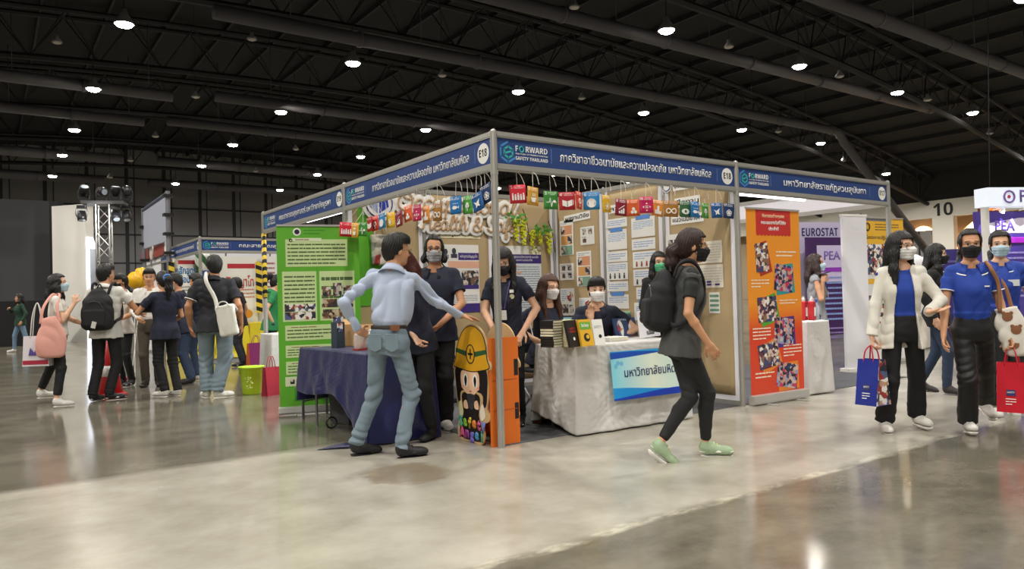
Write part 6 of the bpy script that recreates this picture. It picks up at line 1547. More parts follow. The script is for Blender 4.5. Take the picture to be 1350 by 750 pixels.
r = empty('storage_bin', (q[0]+.12, q[1]+.12, 0), .3, 'grey storage bin on the floor behind the blue cloth', 'bin')
b = MB(); b.add([(-.15, -.12, 0), (.15, -.12, 0), (.15, .12, 0), (-.15, .12, 0), (-.18, -.15, .30), (.18, -.15, .30), (.18, .15, .30), (-.18, .15, .30)], [(0, 3, 2, 1), (4, 5, 6, 7), (0, 1, 5, 4), (1, 2, 6, 5), (2, 3, 7, 6), (3, 0, 4, 7)]); b.build('body', mat('#4a4b4d', .6), r, bevel=.008)
b = MB(); b.box((-.19, -.16, .285), (.19, .16, .315)); b.build('rim', mat('#55565a', .6), r, bevel=.006)
q = floor_at(444, 566)
b = MB(); b.tube([(.05*math.cos(a), 0, .055+.05*math.sin(a)) for a in np.linspace(0, 6.28, 17)[:-1]], .008, 8, closed=True)
tag(b.build('black_ring', mat('#151515', .4), None, smooth=True, loc=(q[0]-.03, q[1]+.05, .005)), 'small black ring lying against the grey storage bin', 'ring')
# grey blue backpack leaning on chair by the back wall
q = floor_at(598, 530)
r = empty('backpack', (q[0], q[1]+.0, 0), -.5, 'navy and grey backpack on the carpet behind the standing man in glasses', 'backpack')
v = Vox((-.22, -.16, 0), (.22, .16, .6), .01); v.box((0, .02, .25), (.16, .10, .25), rx(.15), .07); v.cut(lambda X, Y, Z: .2-Z+0*X); v.mesh('upper_body', mat('#1e2942', .7), r)
v = Vox((-.22, -.2, 0), (.22, .16, .5), .01); v.box((0, .0, .12), (.165, .12, .12), rad=.04); v.box((0, -.11, .13), (.12, .04, .09), rad=.03, k=.02); v.mesh('lower_body', mat('#5a6068', .7), r)
b = MB(); b.tube(catmull([(-.06, .0, .46), (0, .0, .54), (.06, .0, .46)], 5), .012, 8); b.build('handle', mat('#1a1c22', .7), r)
# ------------------------------------------------------------------ right booth counter
a = floor_at(1060, 520); c = floor_at(1096, 523)
cw = [(4.12, -.03), (4.48, -.06), (4.54, .42), (4.18, .45)]
fold_table('small counter under white cloth beside the orange banner', (4.13, -.02), (4.46, -.045), (4.18, .42), h=.80)
cloth('tablecloth', 'white cloth on the small counter beside the orange banner', cw, .815, [lambda u: .805]*4, WCLOTH, flare=.03, amp=.02, seed=8, wr=.006)
for px, lab in ((1060, 'left'), (1071, 'right')):
    q = at(px, 428, depth_of((4.3, .15, .8)))
    r = empty('red_canister', (q[0], q[1], .818), .2, 'red box shaped canister, %s one on the small white counter' % lab, 'canister')
    b = MB(); b.box((-.04, -.035, 0), (.04, .035, .22)); b.build('body', mat('#b3202a', .4), r, bevel=.012)
    b = MB(); b.lathe([(.02, .22), (.022, .25), (.012, .255), (.012, .275), (.003, .276)], 12); b.build('cap', mat('#d8d8d8', .4), r)
    b = MB(); b.box((-.025, -.0365, .05), (.025, -.035, .15)); b.build('label', WHITE, r)
q = at(1077, 432, depth_of((4.42, .1, .8)))
r = empty('small_bottle', (q[0], q[1], .818), 0, 'clear bottle with blue cap behind the red canisters', 'bottle')
b = MB(); b.lathe([(.03, 0), (.032, .01), (.032, .15), (.014, .19), (.014, .21)], 14); b.build('body', mat('#cfdde6', .1, alpha=.5), r, smooth=True); b = MB(); b.lathe([(.016, .205), (.016, .235), (.002, .236)], 12); b.build('cap', mat('#2b58b0', .4), r)
# ------------------------------------------------------------------ far left: booth with hazard stripes, stage tower, white column
ox, oy = .10, 10.43
BD = booth_root('far booth with yellow cloths and hazard stripes behind the crowd', (ox, oy, 0))
for x, y in ((0, 0), (3, 0), (6, 0), (0, 3), (0, 6), (3, 3)): post(BD, ox+x, oy+y)
fascia(BD, (ox, oy), (1, 0, 0), 3, 'คณะสาธารณสุขศาสตร์ มหาวิทยาลัย', .74, 2.6, 'E14', inner=False)
fascia(BD, (ox+3, oy), (1, 0, 0), 3, 'คณะสาธารณสุขศาสตร์', .74, 2.3, 'E15', inner=False)
fascia(BD, (ox, oy+3), (0, -1, 0), 3, 'คณะสาธารณสุขศาสตร์', .74, 2.5, 'E14', inner=False)
fascia(BD, (ox, oy+6), (0, -1, 0), 3, 'มหาวิทยาลัยบูรพา', .74, 2.5, 'E13', inner=False)
WH2 = mat('#e4e4e2', .6)
for i in range(4): wall_panel(BD, ox+.04+i, oy+2.2, ox+1.04+i, oy+2.2, WH2)
wall_panel(BD, ox, oy+5, ox, oy+4, WH2); wall_panel(BD, ox+.0, oy+6, ox, oy+5, WH2)
HAZ = bpy.data.materials.new('hazard_stripe'); HAZ.use_nodes = True; hazard(HAZ, 5.2, slant=(.35, 0, 1))
DW = depth_of((1.5, oy+2.15, 1))
def onw(px, py): return plane_at(px, py, 1, oy+2.15)
def farposter(label, px0, py0, px1, py1, m):
    a = onw(px0, py1); b_ = onw(px1, py0); w, h = b_[0]-a[0], b_[2]-a[2]
    r = sheet('wall_poster', label, 'poster', frame(((a[0]+b_[0])/2, oy+2.15, (a[2]+b_[2])/2), (1, 0, 0), (0, 0, 1))); b = MB(); b.box((-w/2, -h/2, -.004), (w/2, h/2, 0)); b.build('paper', m, r); return r, w, h
r, w, h = farposter('white poster with blue Thai headline left of the big man in navy', 229, 341, 262, 415, PAP)
text('lettering', 'หลักสูตร', h*.12, mat('#2f7fc4', .5), r, Matrix.Translation((0, h*.28, .004)), width=w*.8, bold=.03); text('lettering', 'พร้อมรับ', h*.12, mat('#2f7fc4', .5), r, Matrix.Translation((0, h*.12, .004)), width=w*.75, bold=.03)
b = MB(); b.box((-w*.3, h*.40, 0), (w*.5, h*.47, .003)); b.build('red_tab', mat('#b8303a', .5), r); text_lines(-w*.42, -h*.45, w*.42, h*.02, 8, t=.01, z=.004, seed=3).build('small_print', GREY, r)
r, w, h = farposter('white poster with red Thai headline right of the big man in navy', 292, 338, 338, 462, PAP)
text('lettering', 'ปริญญาโท', h*.10, mat('#c24a3e', .5), r, Matrix.Translation((0, h*.22, .004)), width=w*.82, bold=.02)
b = MB(); b.box((-w*.3, h*.37, 0), (w*.45, h*.42, .003)); b.build('red_tab', mat('#b8303a', .5), r); b = MB(); b.lathe([(.01, 0), (w*.17, 0), (w*.17, .004), (.01, .004)], 18, Matrix.Translation((w*.2, -h*.12, 0)) @ Matrix.Diagonal((1, .75, 1, 1))); b.build('orange_disc', mat('#e09a2c', .5), r)
text_lines(-w*.42, .0, w*.42, h*.16, 4, t=.01, z=.004, seed=6).build('small_print', mat('#c98a7a', .6), r); text_lines(-w*.42, -h*.42, -w*.02, -h*.2, 6, t=.01, z=.004, seed=7).build('small_print', GREY, r)
b = MB(); b.box((-w/2, -h*.5, 0), (w/2, -h*.45, .003)); b.build('red_footer', mat('#a32a34', .5), r)
r, w, h = farposter('white poster corner behind the hazard striped post', 344, 338, 364, 400, PAP); text_lines(-w*.4, -h*.4, w*.4, h*.4, 8, t=.01, z=.004, seed=8).build('small_print', mat('#a8707a', .6), r)
for i, px in enumerate((226, 341)):
    a = onw(px-3, 412); b_ = onw(px+3, 345); b = MB(); b.box((a[0], oy+2.1, a[2]), (b_[0], oy+2.15, b_[2]))
    tag(b.build('hazard_strip', HAZ), 'vertical black and yellow strip on the far booth wall, %s' % ('left of the blue headline poster' if i == 0 else 'right of the red headline poster'), 'hazard strip')
GST = bpy.data.materials.new('green_stripe_cloth'); GST.use_nodes = True; hazard(GST, 3.0, '#dfe3d8', '#2c5a34', (1, 0, .9))
a = onw(255, 375); b_ = onw(277, 335); b = MB(); b.grid(lambda u, v: (a[0]+(b_[0]-a[0])*(u*(.55+.45*v)+.2*(1-v)), oy+2.05+.05*math.sin(u*9), a[2]+(b_[2]-a[2])*v), 10, 8)
tag(b.build('striped_flag', GST, smooth=True, solid=.004), 'green and white striped cloth hanging in the far booth', 'flag')
q = onw(269, 366); b = MB(); b.lathe([(.005, 0), (.16, 0), (.16, .02), (.005, .022)], 24, frame((q[0], oy+1.99, q[2]), (1, 0, 0), (0, 0, 1))); o = b.build('round_sign', mat('#1f4f9a', .5)); tag(o, 'round blue pictogram sign of a walking person in the far booth', 'sign')
b = MB(); fq = frame((q[0], oy+1.965, q[2]), (1, 0, 0), (0, 0, 1)); b.lathe([(.002, 0), (.022, 0), (.022, .006), (.002, .006)], 10, fq @ Matrix.Translation((0, .095, 0))); b.tube([fq @ Vector(p) for p in ((0, .06, 0), (0, -.02, 0), (-.04, -.11, 0))], .014, 6); b.tube([fq @ Vector(p) for p in ((0, -.02, 0), (.045, -.1, 0))], .014, 6); b.tube([fq @ Vector(p) for p in ((-.05, .0, 0), (0, .05, 0), (.05, .0, 0))], .011, 6); b.build('pictogram', WHITE, o)
YCL = mat('#e3cf1e', .45, sheen=.3)
for i, (x0, x1, y_) in enumerate(((-.5, .95, 1.4), (1.05, 2.35, 1.45))):
    fold_table('table under a bright yellow cloth, %s in the far booth' % ('left one' if i == 0 else 'right one'), (ox+.3+x0, oy+y_), (ox+.3+x1, oy+y_), (ox+.3+x0, oy+y_+.6))
    cloth('tablecloth', 'bright yellow cloth on the %s table of the far booth' % ('left' if i == 0 else 'right'), [(ox+.3+x0-.01, oy+y_-.02), (ox+.3+x1+.01, oy+y_-.02), (ox+.3+x1+.01, oy+y_+.62), (ox+.3+x0-.01, oy+y_+.62)], .75, [lambda u: .74]*4, YCL, flare=.06, amp=.04, seed=3+i)
# second white-clothed counter and bags by the left booth
q = floor_at(362, 512)
CCT = [(q[0]-.02, q[1]), (q[0]+.55, q[1]), (q[0]+.55, q[1]+.5), (q[0]-.02, q[1]+.5)]
fold_table('small table under white cloth behind the green banner', (q[0], q[1]+.02), (q[0]+.5, q[1]+.02), (q[0], q[1]+.46))
cloth('tablecloth', 'white cloth on the small table left of the green banner', CCT, .745, [lambda u: .735]*4, WCLOTH, flare=.03, amp=.015, seed=12)
# lime bucket
LIME = mat('#bcd92a', .4)
def bucket(label, px, py, s_=1.0, ins=False):
    q = floor_at(px, py); r = empty('waste_bucket', q, 0, label, 'bucket'); 
    b = MB(); b.lathe([(.11*s_, 0), (.115*s_, .01), (.155*s_, .34*s_), (.168*s_, .345*s_), (.168*s_, .36*s_), (.15*s_, .36*s_), (.148*s_, .33*s_), (.105*s_, .012)], 28); b.build('body', LIME, r, smooth=True)
    b = MB()
    for i in range(24): a = i*.2618; b.tube([(.1545*s_*math.cos(a), .1545*s_*math.sin(a), .27*s_), (.150*s_*math.cos(a), .150*s_*math.sin(a), .31*s_)], .004, 4)
    b.build('rim_ribs', mat('#a9c722', .45), r)
    b = MB(); q2 = random.Random(3)
    for i in range(22): a = 4.2+q2.uniform(-.35, .35); z = q2.uniform(.08, .24); rr = (.115+.04*z/.34)*s_+.002; b.lathe([(.001, -.002), (.008, -.001), (.008, .001), (.001, .002)], 6, Matrix.Translation((rr*math.cos(a), rr*math.sin(a), z)) @ Matrix.Rotation(a, 4, 'Z') @ Matrix.Rotation(R(90), 4, 'Y'))
    b.build('printed_pattern', mat('#dfeaa0', .4), r)
    return r
bucket('lime green plastic bucket on the floor left of the green banner', 332, 519)
q = floor_at(330, 500)
# shopping bags
def shopbag(label, q, rz, w, d, h, front, side, handle, art=None, hang=None, hc=None, name='paper_bag'):
    r = empty(name, q, rz, label, 'bag')
    t = .42; b = MB()
    P = [(-w/2, -d/2, 0), (w/2, -d/2, 0), (w/2, d/2, 0), (-w/2, d/2, 0), (-w/2, -d*t/2, h), (w/2, -d*t/2, h), (w/2, d*t/2, h), (-w/2, d*t/2, h)]
    b.add(P, [(0, 3, 2, 1), (0, 1, 5, 4), (2, 3, 7, 6)]); b.build('front', front, r, solid=.002)
    for s_ in (-1, 1):
        b = MB(); x = s_*w/2; xi = s_*(w/2-.02)
        b.add([(x, -d/2, 0), (xi, 0, 0), (x, d/2, 0), (x, -d*t/2, h), (xi, 0, h), (x, d*t/2, h)], [(0, 1, 4, 3), (1, 2, 5, 4)])
        b.build('gusset', side, r, solid=.002)
    for s_ in (-1, 1):
        b = MB(); y = s_*d*t/2; hh = hang if hang else .14
        top = (0, 0, h+hh) if hang else (0, y, h+hh)
        b.tube(catmull([(-w*.24, y, h-.03), (-w*.16, y*.8, h+hh*.6), top, (w*.16, y*.8, h+hh*.6), (w*.24, y, h-.03)], 5), .0055, 6); b.build('handle', handle, r, smooth=True)
    if art: art(r, w, d, h)
    return r
shopbag('red crumpled gift bag on the floor right of the lime bucket', floor_at(358, 521), .4, .22, .12, .36, mat('#b02a3c', .35, bump=.3, bscale=20), mat('#8e1f30', .4), mat('#b02a3c', .4))
shopbag('magenta and orange gift bag standing left of the grey booth post', floor_at(338, 483), .3, .34, .14, .44, mat('#8a2f6a', .4), mat('#c2602c', .4), mat('#8a2f6a', .4))
# dark low stage front and people's background
b = MB(); q0 = floor_at(-60, 456); q1 = floor_at(66, 455); b.box((min(q0[0], q1[0])-4, q1[1]+.6, 0), (q1[0]+.4, q1[1]+.9, 1.45))
tag(b.build('low_partition', mat('#161619', .8)), 'low black partition along the far left behind the seated people', 'partition')
b = MB(); q = at(54, 400, 27); b.box((q[0]-7, q[1]+.4, 0), (q[0]+.75, q[1]+.7, 5.2)); tag(b.build('stage_flat', mat('#48484b', .9, var=.1, scale=1)), 'tall dark grey stage flat at the far left', 'stage flat')
# white column with light strip
a0 = at(68, 272, 26.0); a1 = at(112, 272, 25.6)
r = empty('white_column', ((a0[0]+a1[0])/2, (a0[1]+a1[1])/2, 0), 0, 'tall white display column with a glowing right edge at far left', 'display column'); r.matrix_world = frame(((a0[0]+a1[0])/2, (a0[1]+a1[1])/2, 0), (a1[0]-a0[0], a1[1]-a0[1], 0), (0, 0, 1))
L = math.hypot(a1[0]-a0[0], a1[1]-a0[1]); H_ = float(a0[2])
b = MB(); b.box((-L/2, 0, -.35), (L/2, H_, 0)); b.build('body', mat('#efece4', .5), r)
b = MB(); b.prism([(L/2+.005, 0), (L/2+.16, 0), (L/2+.16, H_*.66), (L/2+.10, H_*.72), (L/2+.005, H_*.76)], 2, -.3, -.02); b.build('light_strip', mat('#e6ecff', .4, emit=3.2), r)
b = MB(); b.box((-L/2-.22, 0, -.5), (-L/2-.01, H_+.2, -.1)); b.build('black_fin', mat('#0e0e10', .8), r)
# slim column and truss tower
q = floor_at(142, 452)
dep = depth_of(q)
def tower(label, px, dep_, w, ztop):
    q = at(px, 400, dep_); r = empty('truss_tower', (q[0], q[1], 0), YAW-math.pi/2+.3, label, 'truss tower')
    for sx_ in (-1, 1):
        for sy in (-1, 1):
            b = MB(); b.tube([(sx_*w, sy*w, 0), (sx_*w, sy*w, ztop)], .028, 8); b.build('chord', mat('#a9a8a6', .35, metal=.7), r)
    b = MB(); n = int(ztop/.42); st = ztop/n
    for i in range(n):
        z0, z1 = i*st, (i+1)*st
        for A, B in (((-w, -w), (w, -w)), ((w, -w), (w, w)), ((w, w), (-w, w)), ((-w, w), (-w, -w))):
            if i % 2: A, B = B, A
            b.tube([(A[0], A[1], z0), (B[0], B[1], z1)], .014, 6)
    b.build('lattice', mat('#b5b4b2', .35, metal=.7), r)
    b = MB(); b.box((-w*3, -w*2, ztop), (w*3.4, w*2, ztop+.10)); b.build('top_plate', mat('#6c6c6e', .4, metal=.5), r)
    b = MB(); b.box((-w*1.6, -w*1.6, 0), (w*1.6, w*1.6, .03)); b.build('base_plate', STEEL, r)
    return r, w, ztop
zt = float(at(140, 270, 23.5)[2])
r, w, ztop = tower('silver truss tower with stage lights behind the man with the backpack', 139, 23.5, .19, zt)
HEADM = mat('#232327', .35)
for i, (dx, up, tl) in enumerate(((-.55, 1, .6), (-.05, 1, 1.9), (.35, 1, .3), (.68, 1, -.5), (-.62, -1, .2), (.66, -1, .4), (.35, -1, .6))):
    lt = empty('stage_light', (0, 0, 0), 0, 'black moving head stage light %s the truss tower top, %s' % ('above' if up > 0 else 'hung below', ['leftmost of four', 'second of four', 'third of four', 'rightmost of four', 'left of the truss', 'right of the truss', 'next to the truss'][i]), 'stage light')
    lt.matrix_world = Matrix.Translation((r.location.x, r.location.y, ztop+(.12 if up > 0 else -.02))) @ Matrix.Rotation(YAW-math.pi/2+.3, 4, 'Z') @ Matrix.Translation((dx, 0, 0)) @ Matrix.Diagonal((1, 1, up, 1))
    b = MB(); b.box((-.13, -.1, 0), (.13, .1, .10)); b.build('base', HEADM, lt, bevel=.01)
    b = MB(); b.tube(catmull([(-.15, 0, .08), (-.17, 0, .24), (-.14, 0, .36)], 4), .02, 8); b.tube(catmull([(.15, 0, .08), (.17, 0, .24), (.14, 0, .36)], 4), .02, 8); b.build('yoke', mat('#55565a', .35, metal=.4), lt)
    M = Matrix.Translation((0, 0, .32)) @ Matrix.Rotation(tl, 4, 'X') @ Matrix.Rotation(.4*tl, 4, 'Y'); b = MB(); b.lathe([(.03, -.16), (.11, -.14), (.14, .06), (.13, .16), (.12, .165), (.02, .13)], 18, M); hd = b.build('head', HEADM, lt, smooth=True)
    b = MB(); b.lathe([(.002, .15), (.10, .15), (.10, .156), (.002, .157)], 16, M); b.build('lens', mat('#c9d6e6', .1), hd)
l = bpy.data.lights.new('stage_spot', 'SPOT'); l.energy = 330; l.spot_size = R(50); l.spot_blend = .3; l.shadow_soft_size = .08; l.color = (1, .97, .9)
o = bpy.data.objects.new('stage_spot', l); C.objects.link(o); qs = at(155, 268, 22.0); qt = at(88, 350, 26); o.location = tuple(qs); o.rotation_euler = Vector(tuple(qt-qs)).to_track_quat('-Z', 'Y').to_euler()
# thin silver column behind
q = at(124, 400, 25.5); b = MB(); b.box((q[0]-.1, q[1]-.1, 0), (q[0]+.1, q[1]+.1, 3.2)); tag(b.build('silver_column', mat('#a9adb8', .4, metal=.3)), 'slim silver column between the white column and the truss tower', 'column')
# hanging projection screen on two ladder poles
s0 = at(189, 280, 18.6); s1 = at(221, 258, 16.2)
r = empty('hanging_screen', (0, 0, 0), 0, 'tall pale translucent display screen above the far left fascia', 'display screen')
b = MB(); zb0 = float(at(192, 328, 18.6)[2]); 
b.add([(s0[0], s0[1], zb0), (s1[0], s1[1], zb0-.02), (s1[0], s1[1], s1[2]), (s0[0], s0[1], s0[2])], [(0, 1, 2, 3)]); b.build('panel', mat('#b9bfd0', .4), r, solid=.03)
for s_, nm in ((s0, 'a'), (s1, 'b')):
    b = MB(); b.tube([(s_[0], s_[1], 0), (s_[0], s_[1], s_[2]+.1)], .05, 8); b.build('pole', mat('#8f9096', .4, metal=.5), r)
    b = MB()
    for z in np.arange(2.3, s_[2], .42): b.box((s_[0]-.10, s_[1]-.1, z), (s_[0]+.10, s_[1]+.1, z+.06))
    b.build('clamps', mat('#1a1a1d', .5), r)
b = MB(); b.tube([(s0[0], s0[1], s0[2]+.05), (s1[0], s1[1], s1[2]+.05)], .05, 8); b.build('top_bar', mat('#5a6276', .4, metal=.4), r)
# small red signboard at the foot of the screen
p0 = plane_at(187, 338, 0, ox-.05); p1 = plane_at(219, 325, 0, ox-.05)
r = empty('red_signboard', (0, 0, 0), 0, 'small red signboard with a round white emblem on the far left fascia', 'sign'); d = Vector((p1[0]-p0[0], p1[1]-p0[1], 0)); r.matrix_world = frame((p0[0], p0[1], p0[2]), d, (0, 0, 1)); L = d.length
b = MB(); b.box((0, -.13, -.02), (L, .13, .02)); b.build('board', mat('#9c3f34', .5), r); b = MB(); b.lathe([(.01, .02), (.2, .02), (.2, .05), (.01, .05)], 24, Matrix.Translation((L*.5, .02, 0))); b.build('emblem', mat('#d8d2c8', .5), r); b = MB(); b.box((L-.05, -.16, -.03), (L+.05, .18, .03)); b.build('end_cap', WHITE, r)
# yellow balloons
YB_ = mat('#efb91f', .25); 
def balloon(label, px, py, dep_, rr, stretch=1.15, tied=True, cs=0):
    q = at(px, py, dep_); r = empty('balloon', q, 0, label, 'balloon'); r.rotation_euler = (0, cs, 0)
    b = MB(); b.lathe([(.002, -rr*stretch*1.08), (rr*.12, -rr*stretch*1.03)]+[(rr*math.sin(a)*(1-.12*(math.cos(a) < 0)*abs(math.cos(a))), -rr*stretch*math.cos(a)) for a in np.linspace(.2, 3.1, 16)], 22); b.build('body', YB_, r, smooth=True)
    b = MB(); b.lathe([(.002, -rr*stretch*1.0), (.02, -rr*stretch*1.12), (.004, -rr*stretch*1.14)], 8); b.build('knot', YB_, r); b = MB(); b.tube([(0, 0, -rr*stretch*1.1), (-.02, -.02, -q[2])], .006, 6); b.build('stick', WHITE, r); return r
balloon('round yellow balloon held above the crowd on the left', 177, 369, 13.3, .13)
balloon('long orange yellow balloon beside the round yellow one', 187, 366, 13.5, .12, 1.6, cs=.1); balloon('orange yellow twisted balloon top between the two others', 185, 361, 13.6, .09, 1.3, cs=-.5)
# red and white traffic cones / bollard behind the backpack man
for i, (px, py, s_) in enumerate(((146, 521, 1.0), (152, 500, .9))):
    q = floor_at(px, py); r = empty('traffic_cone', q, 0, 'red and white traffic cone %s' % ('between the legs of the man with the backpack' if i == 0 else 'behind the man with the backpack, the farther one'), 'cone')
    b = MB(); b.lathe([(.15*s_, .03), (.045*s_, .72*s_), (.03*s_, .73*s_), (.01, .73*s_)], 20); b.build('cone', mat('#c22a2c', .4), r, smooth=True); b = MB(); b.lathe([(.118*s_, .26*s_), (.085*s_, .45*s_)], 20); b.build('white_band', WHITE, r, smooth=True); b = MB(); b.box((-.18*s_, -.18*s_, 0), (.18*s_, .18*s_, .035)); b.build('base', mat('#b02426', .5), r, bevel=.01)
# ------------------------------------------------------------------ far right booths
def flatwall(name, label, cat, pa, pb, dep0, dep1, z0, z1, m, t=.06):
    a = at(pa, 400, dep0); c = at(pb, 400, dep1); d = Vector((c[0]-a[0], c[1]-a[1], 0)); r = empty(name, (0, 0, 0), 0, label, cat); r.matrix_world = frame((a[0], a[1], 0), d, (0, 0, 1))
    b = MB(); b.box((0, z0, -t), (d.length, z1, 0)); b.build('panel', m, r); return r, d.length
def ztop(px, py, dep_): return float(at(px, py, dep_)[2])
LAV = mat('#d3cbe8', .5); PUR = mat('#4f3f98', .45); PURD = mat('#4a2a62', .45)
z1 = ztop(1085, 292, 16.8); r, L = flatwall('booth_wall', 'pale lavender booth wall lettered EUROSTAT seen past the right booth', 'booth wall', 1041, 1126, 16.7, 17.1, 0, z1, LAV)
text('lettering', bold_('EUROSTAT'), .19, mat('#262a66', .5), r, Matrix.Translation((L*.50, ztop(1085, 306.5, 16.9), .004)), width=L*.56, bold=.0)
z1 = ztop(1092, 312, 16.4); r, L = flatwall('info_panel', 'purple information panel lettered PEA behind the woman with the phone', 'panel', 1066, 1124, 16.4, 16.8, .12, z1, PURD)
b = MB(); b.box((L*.22, z1-1.0, .002), (L, z1-.18, .006)); o = b.build('pale_field', mat('#d9cdf0', .5), r); text('lettering', 'PEA', .2, mat('#8a6fc0', .5), r, Matrix.Translation((L*.55, z1-.42, .01)), bold=.02)
b = MB(); b.box((L*.1, z1-.78, .007), (L, z1-.68, .012)); b.build('violet_bar', mat('#9a3fc0', .4), r)
text_lines(L*.22, z1-1.9, L*.97, z1-.85, 9, t=.02, z=.012, seed=4).build('small_print', mat('#8fa8e0', .5), r); text_lines(L*.25, z1-2.3, L*.9, z1-2.0, 3, t=.02, z=.008, seed=5).build('small_print', mat('#a58fd0', .5), r)
z1 = ztop(1320, 278, 14.2); r, L = flatwall('display_wall', 'big purple display wall lettered PEA at the right edge behind the women in blue', 'display wall', 1290, 1405, 14.2, 14.6, 0, z1, PUR)
b = MB(); b.prism([(L*.1, z1-.42), (L*.95, z1-.42), (L*.95, z1-.16), (L*.5, z1-.12), (L*.16, z1-.22)], 2, .003, .008); b.build('white_field', mat('#ded7f0', .5), r)
text('lettering', 'PEA', .2, mat('#6a4fb0', .5), r, Matrix.Translation((L*.32, z1-.29, .01)), bold=.02)
b = MB(); b.box((L*.06, z1-.62, .003), (L*.9, z1-.50, .03)); b.build('violet_light_bar', mat('#b02fc4', .4), r, bevel=.02)
text_lines(L*.14, z1-1.7, L*.95, z1-.75, 9, t=.02, z=.008, seed=14).build('small_print', mat('#9d93d6', .5), r)
for i in range(2):
    b = MB(); b.tube([(L*(.2+.3*i), z1+.02, .0), (L*(.2+.3*i), z1+.05, .25)], .012, 6); b.lathe([(.03, 0), (.05, .08), (.045, .09), (.005, .07)], 12, Matrix.Translation((L*(.2+.3*i), z1+.03, .25)) @ Matrix.Rotation(R(130), 4, 'X')); lo_ = b.build('clip_lamp', WHITE, r)
    l = bpy.data.lights.new('clip_lamp', 'SPOT'); l.energy = 25; l.spot_size = R(80); l.color = (.85, .8, 1); o = bpy.data.objects.new('clip_lamp_light', l); C.objects.link(o); o.matrix_world = r.matrix_world @ Matrix.Translation((L*(.2+.3*i), z1+.0, .3)) @ Matrix.Rotation(R(-50), 4, 'X') ; 
z1 = ztop(1265, 328, 15.5); r, L = flatwall('display_wall', 'lower purple display wall behind the woman in black', 'display wall', 1240, 1296, 15.6, 15.4, 0, z1, mat('#4a4088', .5)); text_lines(L*.2, z1-.9, L*.9, z1-.2, 6, t=.02, z=.006, seed=15).build('small_print', mat('#7f78b4', .5), r)
z1 = ztop(1330, 246, 12.8); z0 = ztop(1330, 271, 12.8); r, L = flatwall('hanging_sign', 'white fascia sign with a ring logo and the letter P at the top right', 'sign', 1307, 1400, 12.8, 13.0, z0, z1, mat('#dfe7f2', .4, emit=.55), .3)
b = MB(); b.tube([(L*.3+.10*math.cos(a), (z0+z1)/2+.10*math.sin(a), .01) for a in np.linspace(0, 6.283, 21)[:-1]], .018, 6, closed=True); b.build('ring_logo', mat('#8a6fb8', .4), r); b = MB(); b.lathe([(.002, 0), (.03, 0), (.03, .012), (.002, .012)], 12, Matrix.Translation((L*.3, (z0+z1)/2, .0))); b.build('logo_dot', mat('#c0486a', .4), r)
text('lettering', 'PEA', .22, mat('#7a6ab0', .4), r, Matrix.Translation((L*.62, (z0+z1)/2, .01)), bold=.02)
b = MB(); b.box((L*.02, 0, -.2), (L*.08, z0, -.1)); b.build('post', WHITE, r)
q0 = at(1296, 274, 25); r = empty('exit_sign', q0, 0, 'glowing orange exit box sign below the pale beam at right', 'exit sign'); r.matrix_world = frame(tuple(q0), tuple(_rt), (0, 0, 1))
b = MB(); b.box((-.16, -.16, -.06), (.62, .18, .06)); b.build('box', mat('#7a3a1c', .4), r, bevel=.02); b = MB(); b.box((-.08, -.09, .06), (.54, .11, .07)); b.build('lit_panel', mat('#f2702e', .4, emit=2.2), r); text('lettering', bold_('EXIT'), .12, mat('#7a2010', .5), r, Matrix.Translation((.23, .01, .075)), bold=.03)
b = MB(); b.tube([(.23, .18, 0), (.23, 7.5, 0)], .015, 6); b.build('hanger', STEEL, r)
# white inflatable cloud
q = at(1215, 392, 14.0); r = empty('inflatable_cloud', (q[0], q[1], 0), 0, 'white inflatable cloud stand behind the woman in the white jacket', 'inflatable')
v = Vox((-.7, -.4, 0), (.7, .4, 2.2), .02); q2 = random.Random(4)
for i in range(12): v.ell((q2.uniform(-.38, .38), q2.uniform(-.12, .12), q2.uniform(.95, 1.62)), np.array([.2, .18, .18])*q2.uniform(.8, 1.2), None, .03)
v.box((0, 0, .5), (.3, .15, .5), rad=.08, k=.05)
v.mesh('body', mat('#efeff4', .5), r)
b = MB(); b.lathe([(.002, 0), (.09, 0), (.09, .03), (.002, .03)], 16, frame((-.05, -.32, 1.30), tuple(_rt), (0, 0, 1))); b.build('pink_badge', mat('#d86a8a', .5), r)
# ------------------------------------------------------------------ the people in the photograph
BLACKC = mat('#141416', .8, var=.15, scale=30, bump=.08, bscale=250); NAVYC = mat('#1a1f33', .8, var=.12, scale=30, bump=.08, bscale=250); WHITEC = mat('#dcd9d2', .75, var=.04, scale=20, bump=.08, bscale=250)
BLUEP = mat('#1b3f9f', .75, var=.10, scale=25, bump=.08, bscale=300); DENIM = mat('#71828e', .85, var=.38, scale=9, bump=.18, bscale=260); DENIMD = mat('#2b3a52', .85, var=.2, scale=14, bump=.18, bscale=260); DENIMG = mat('#76858f', .85, var=.2, scale=9, bump=.18, bscale=260)
HBLK = mat('#0f0c0b', .5, spec=.45); HBRN = mat('#2a1812', .5, spec=.45); HRED = mat('#4a2018', .5, spec=.45); HCHE = mat('#4a2c1e', .5, spec=.45)
SHW = mat('#dedbd4', .55); SOLW = mat('#efede8', .5); SHB = mat('#17171a', .6); SOLB = mat('#26262a', .6); MASKW = mat('#e8e8e6', .7); MASKB = mat('#16161a', .8); MASKL = mat('#b5d2e0', .7); LACE = mat('#f4f3ee', .6)
def base(px, py): return floor_at(px, py)
def bdep(px, dep): q = at(px, 400, dep); return np.array([q[0], q[1], 0.0])
def Hof(b, px, py): return float(at(px, py, depth_of(b))[2])
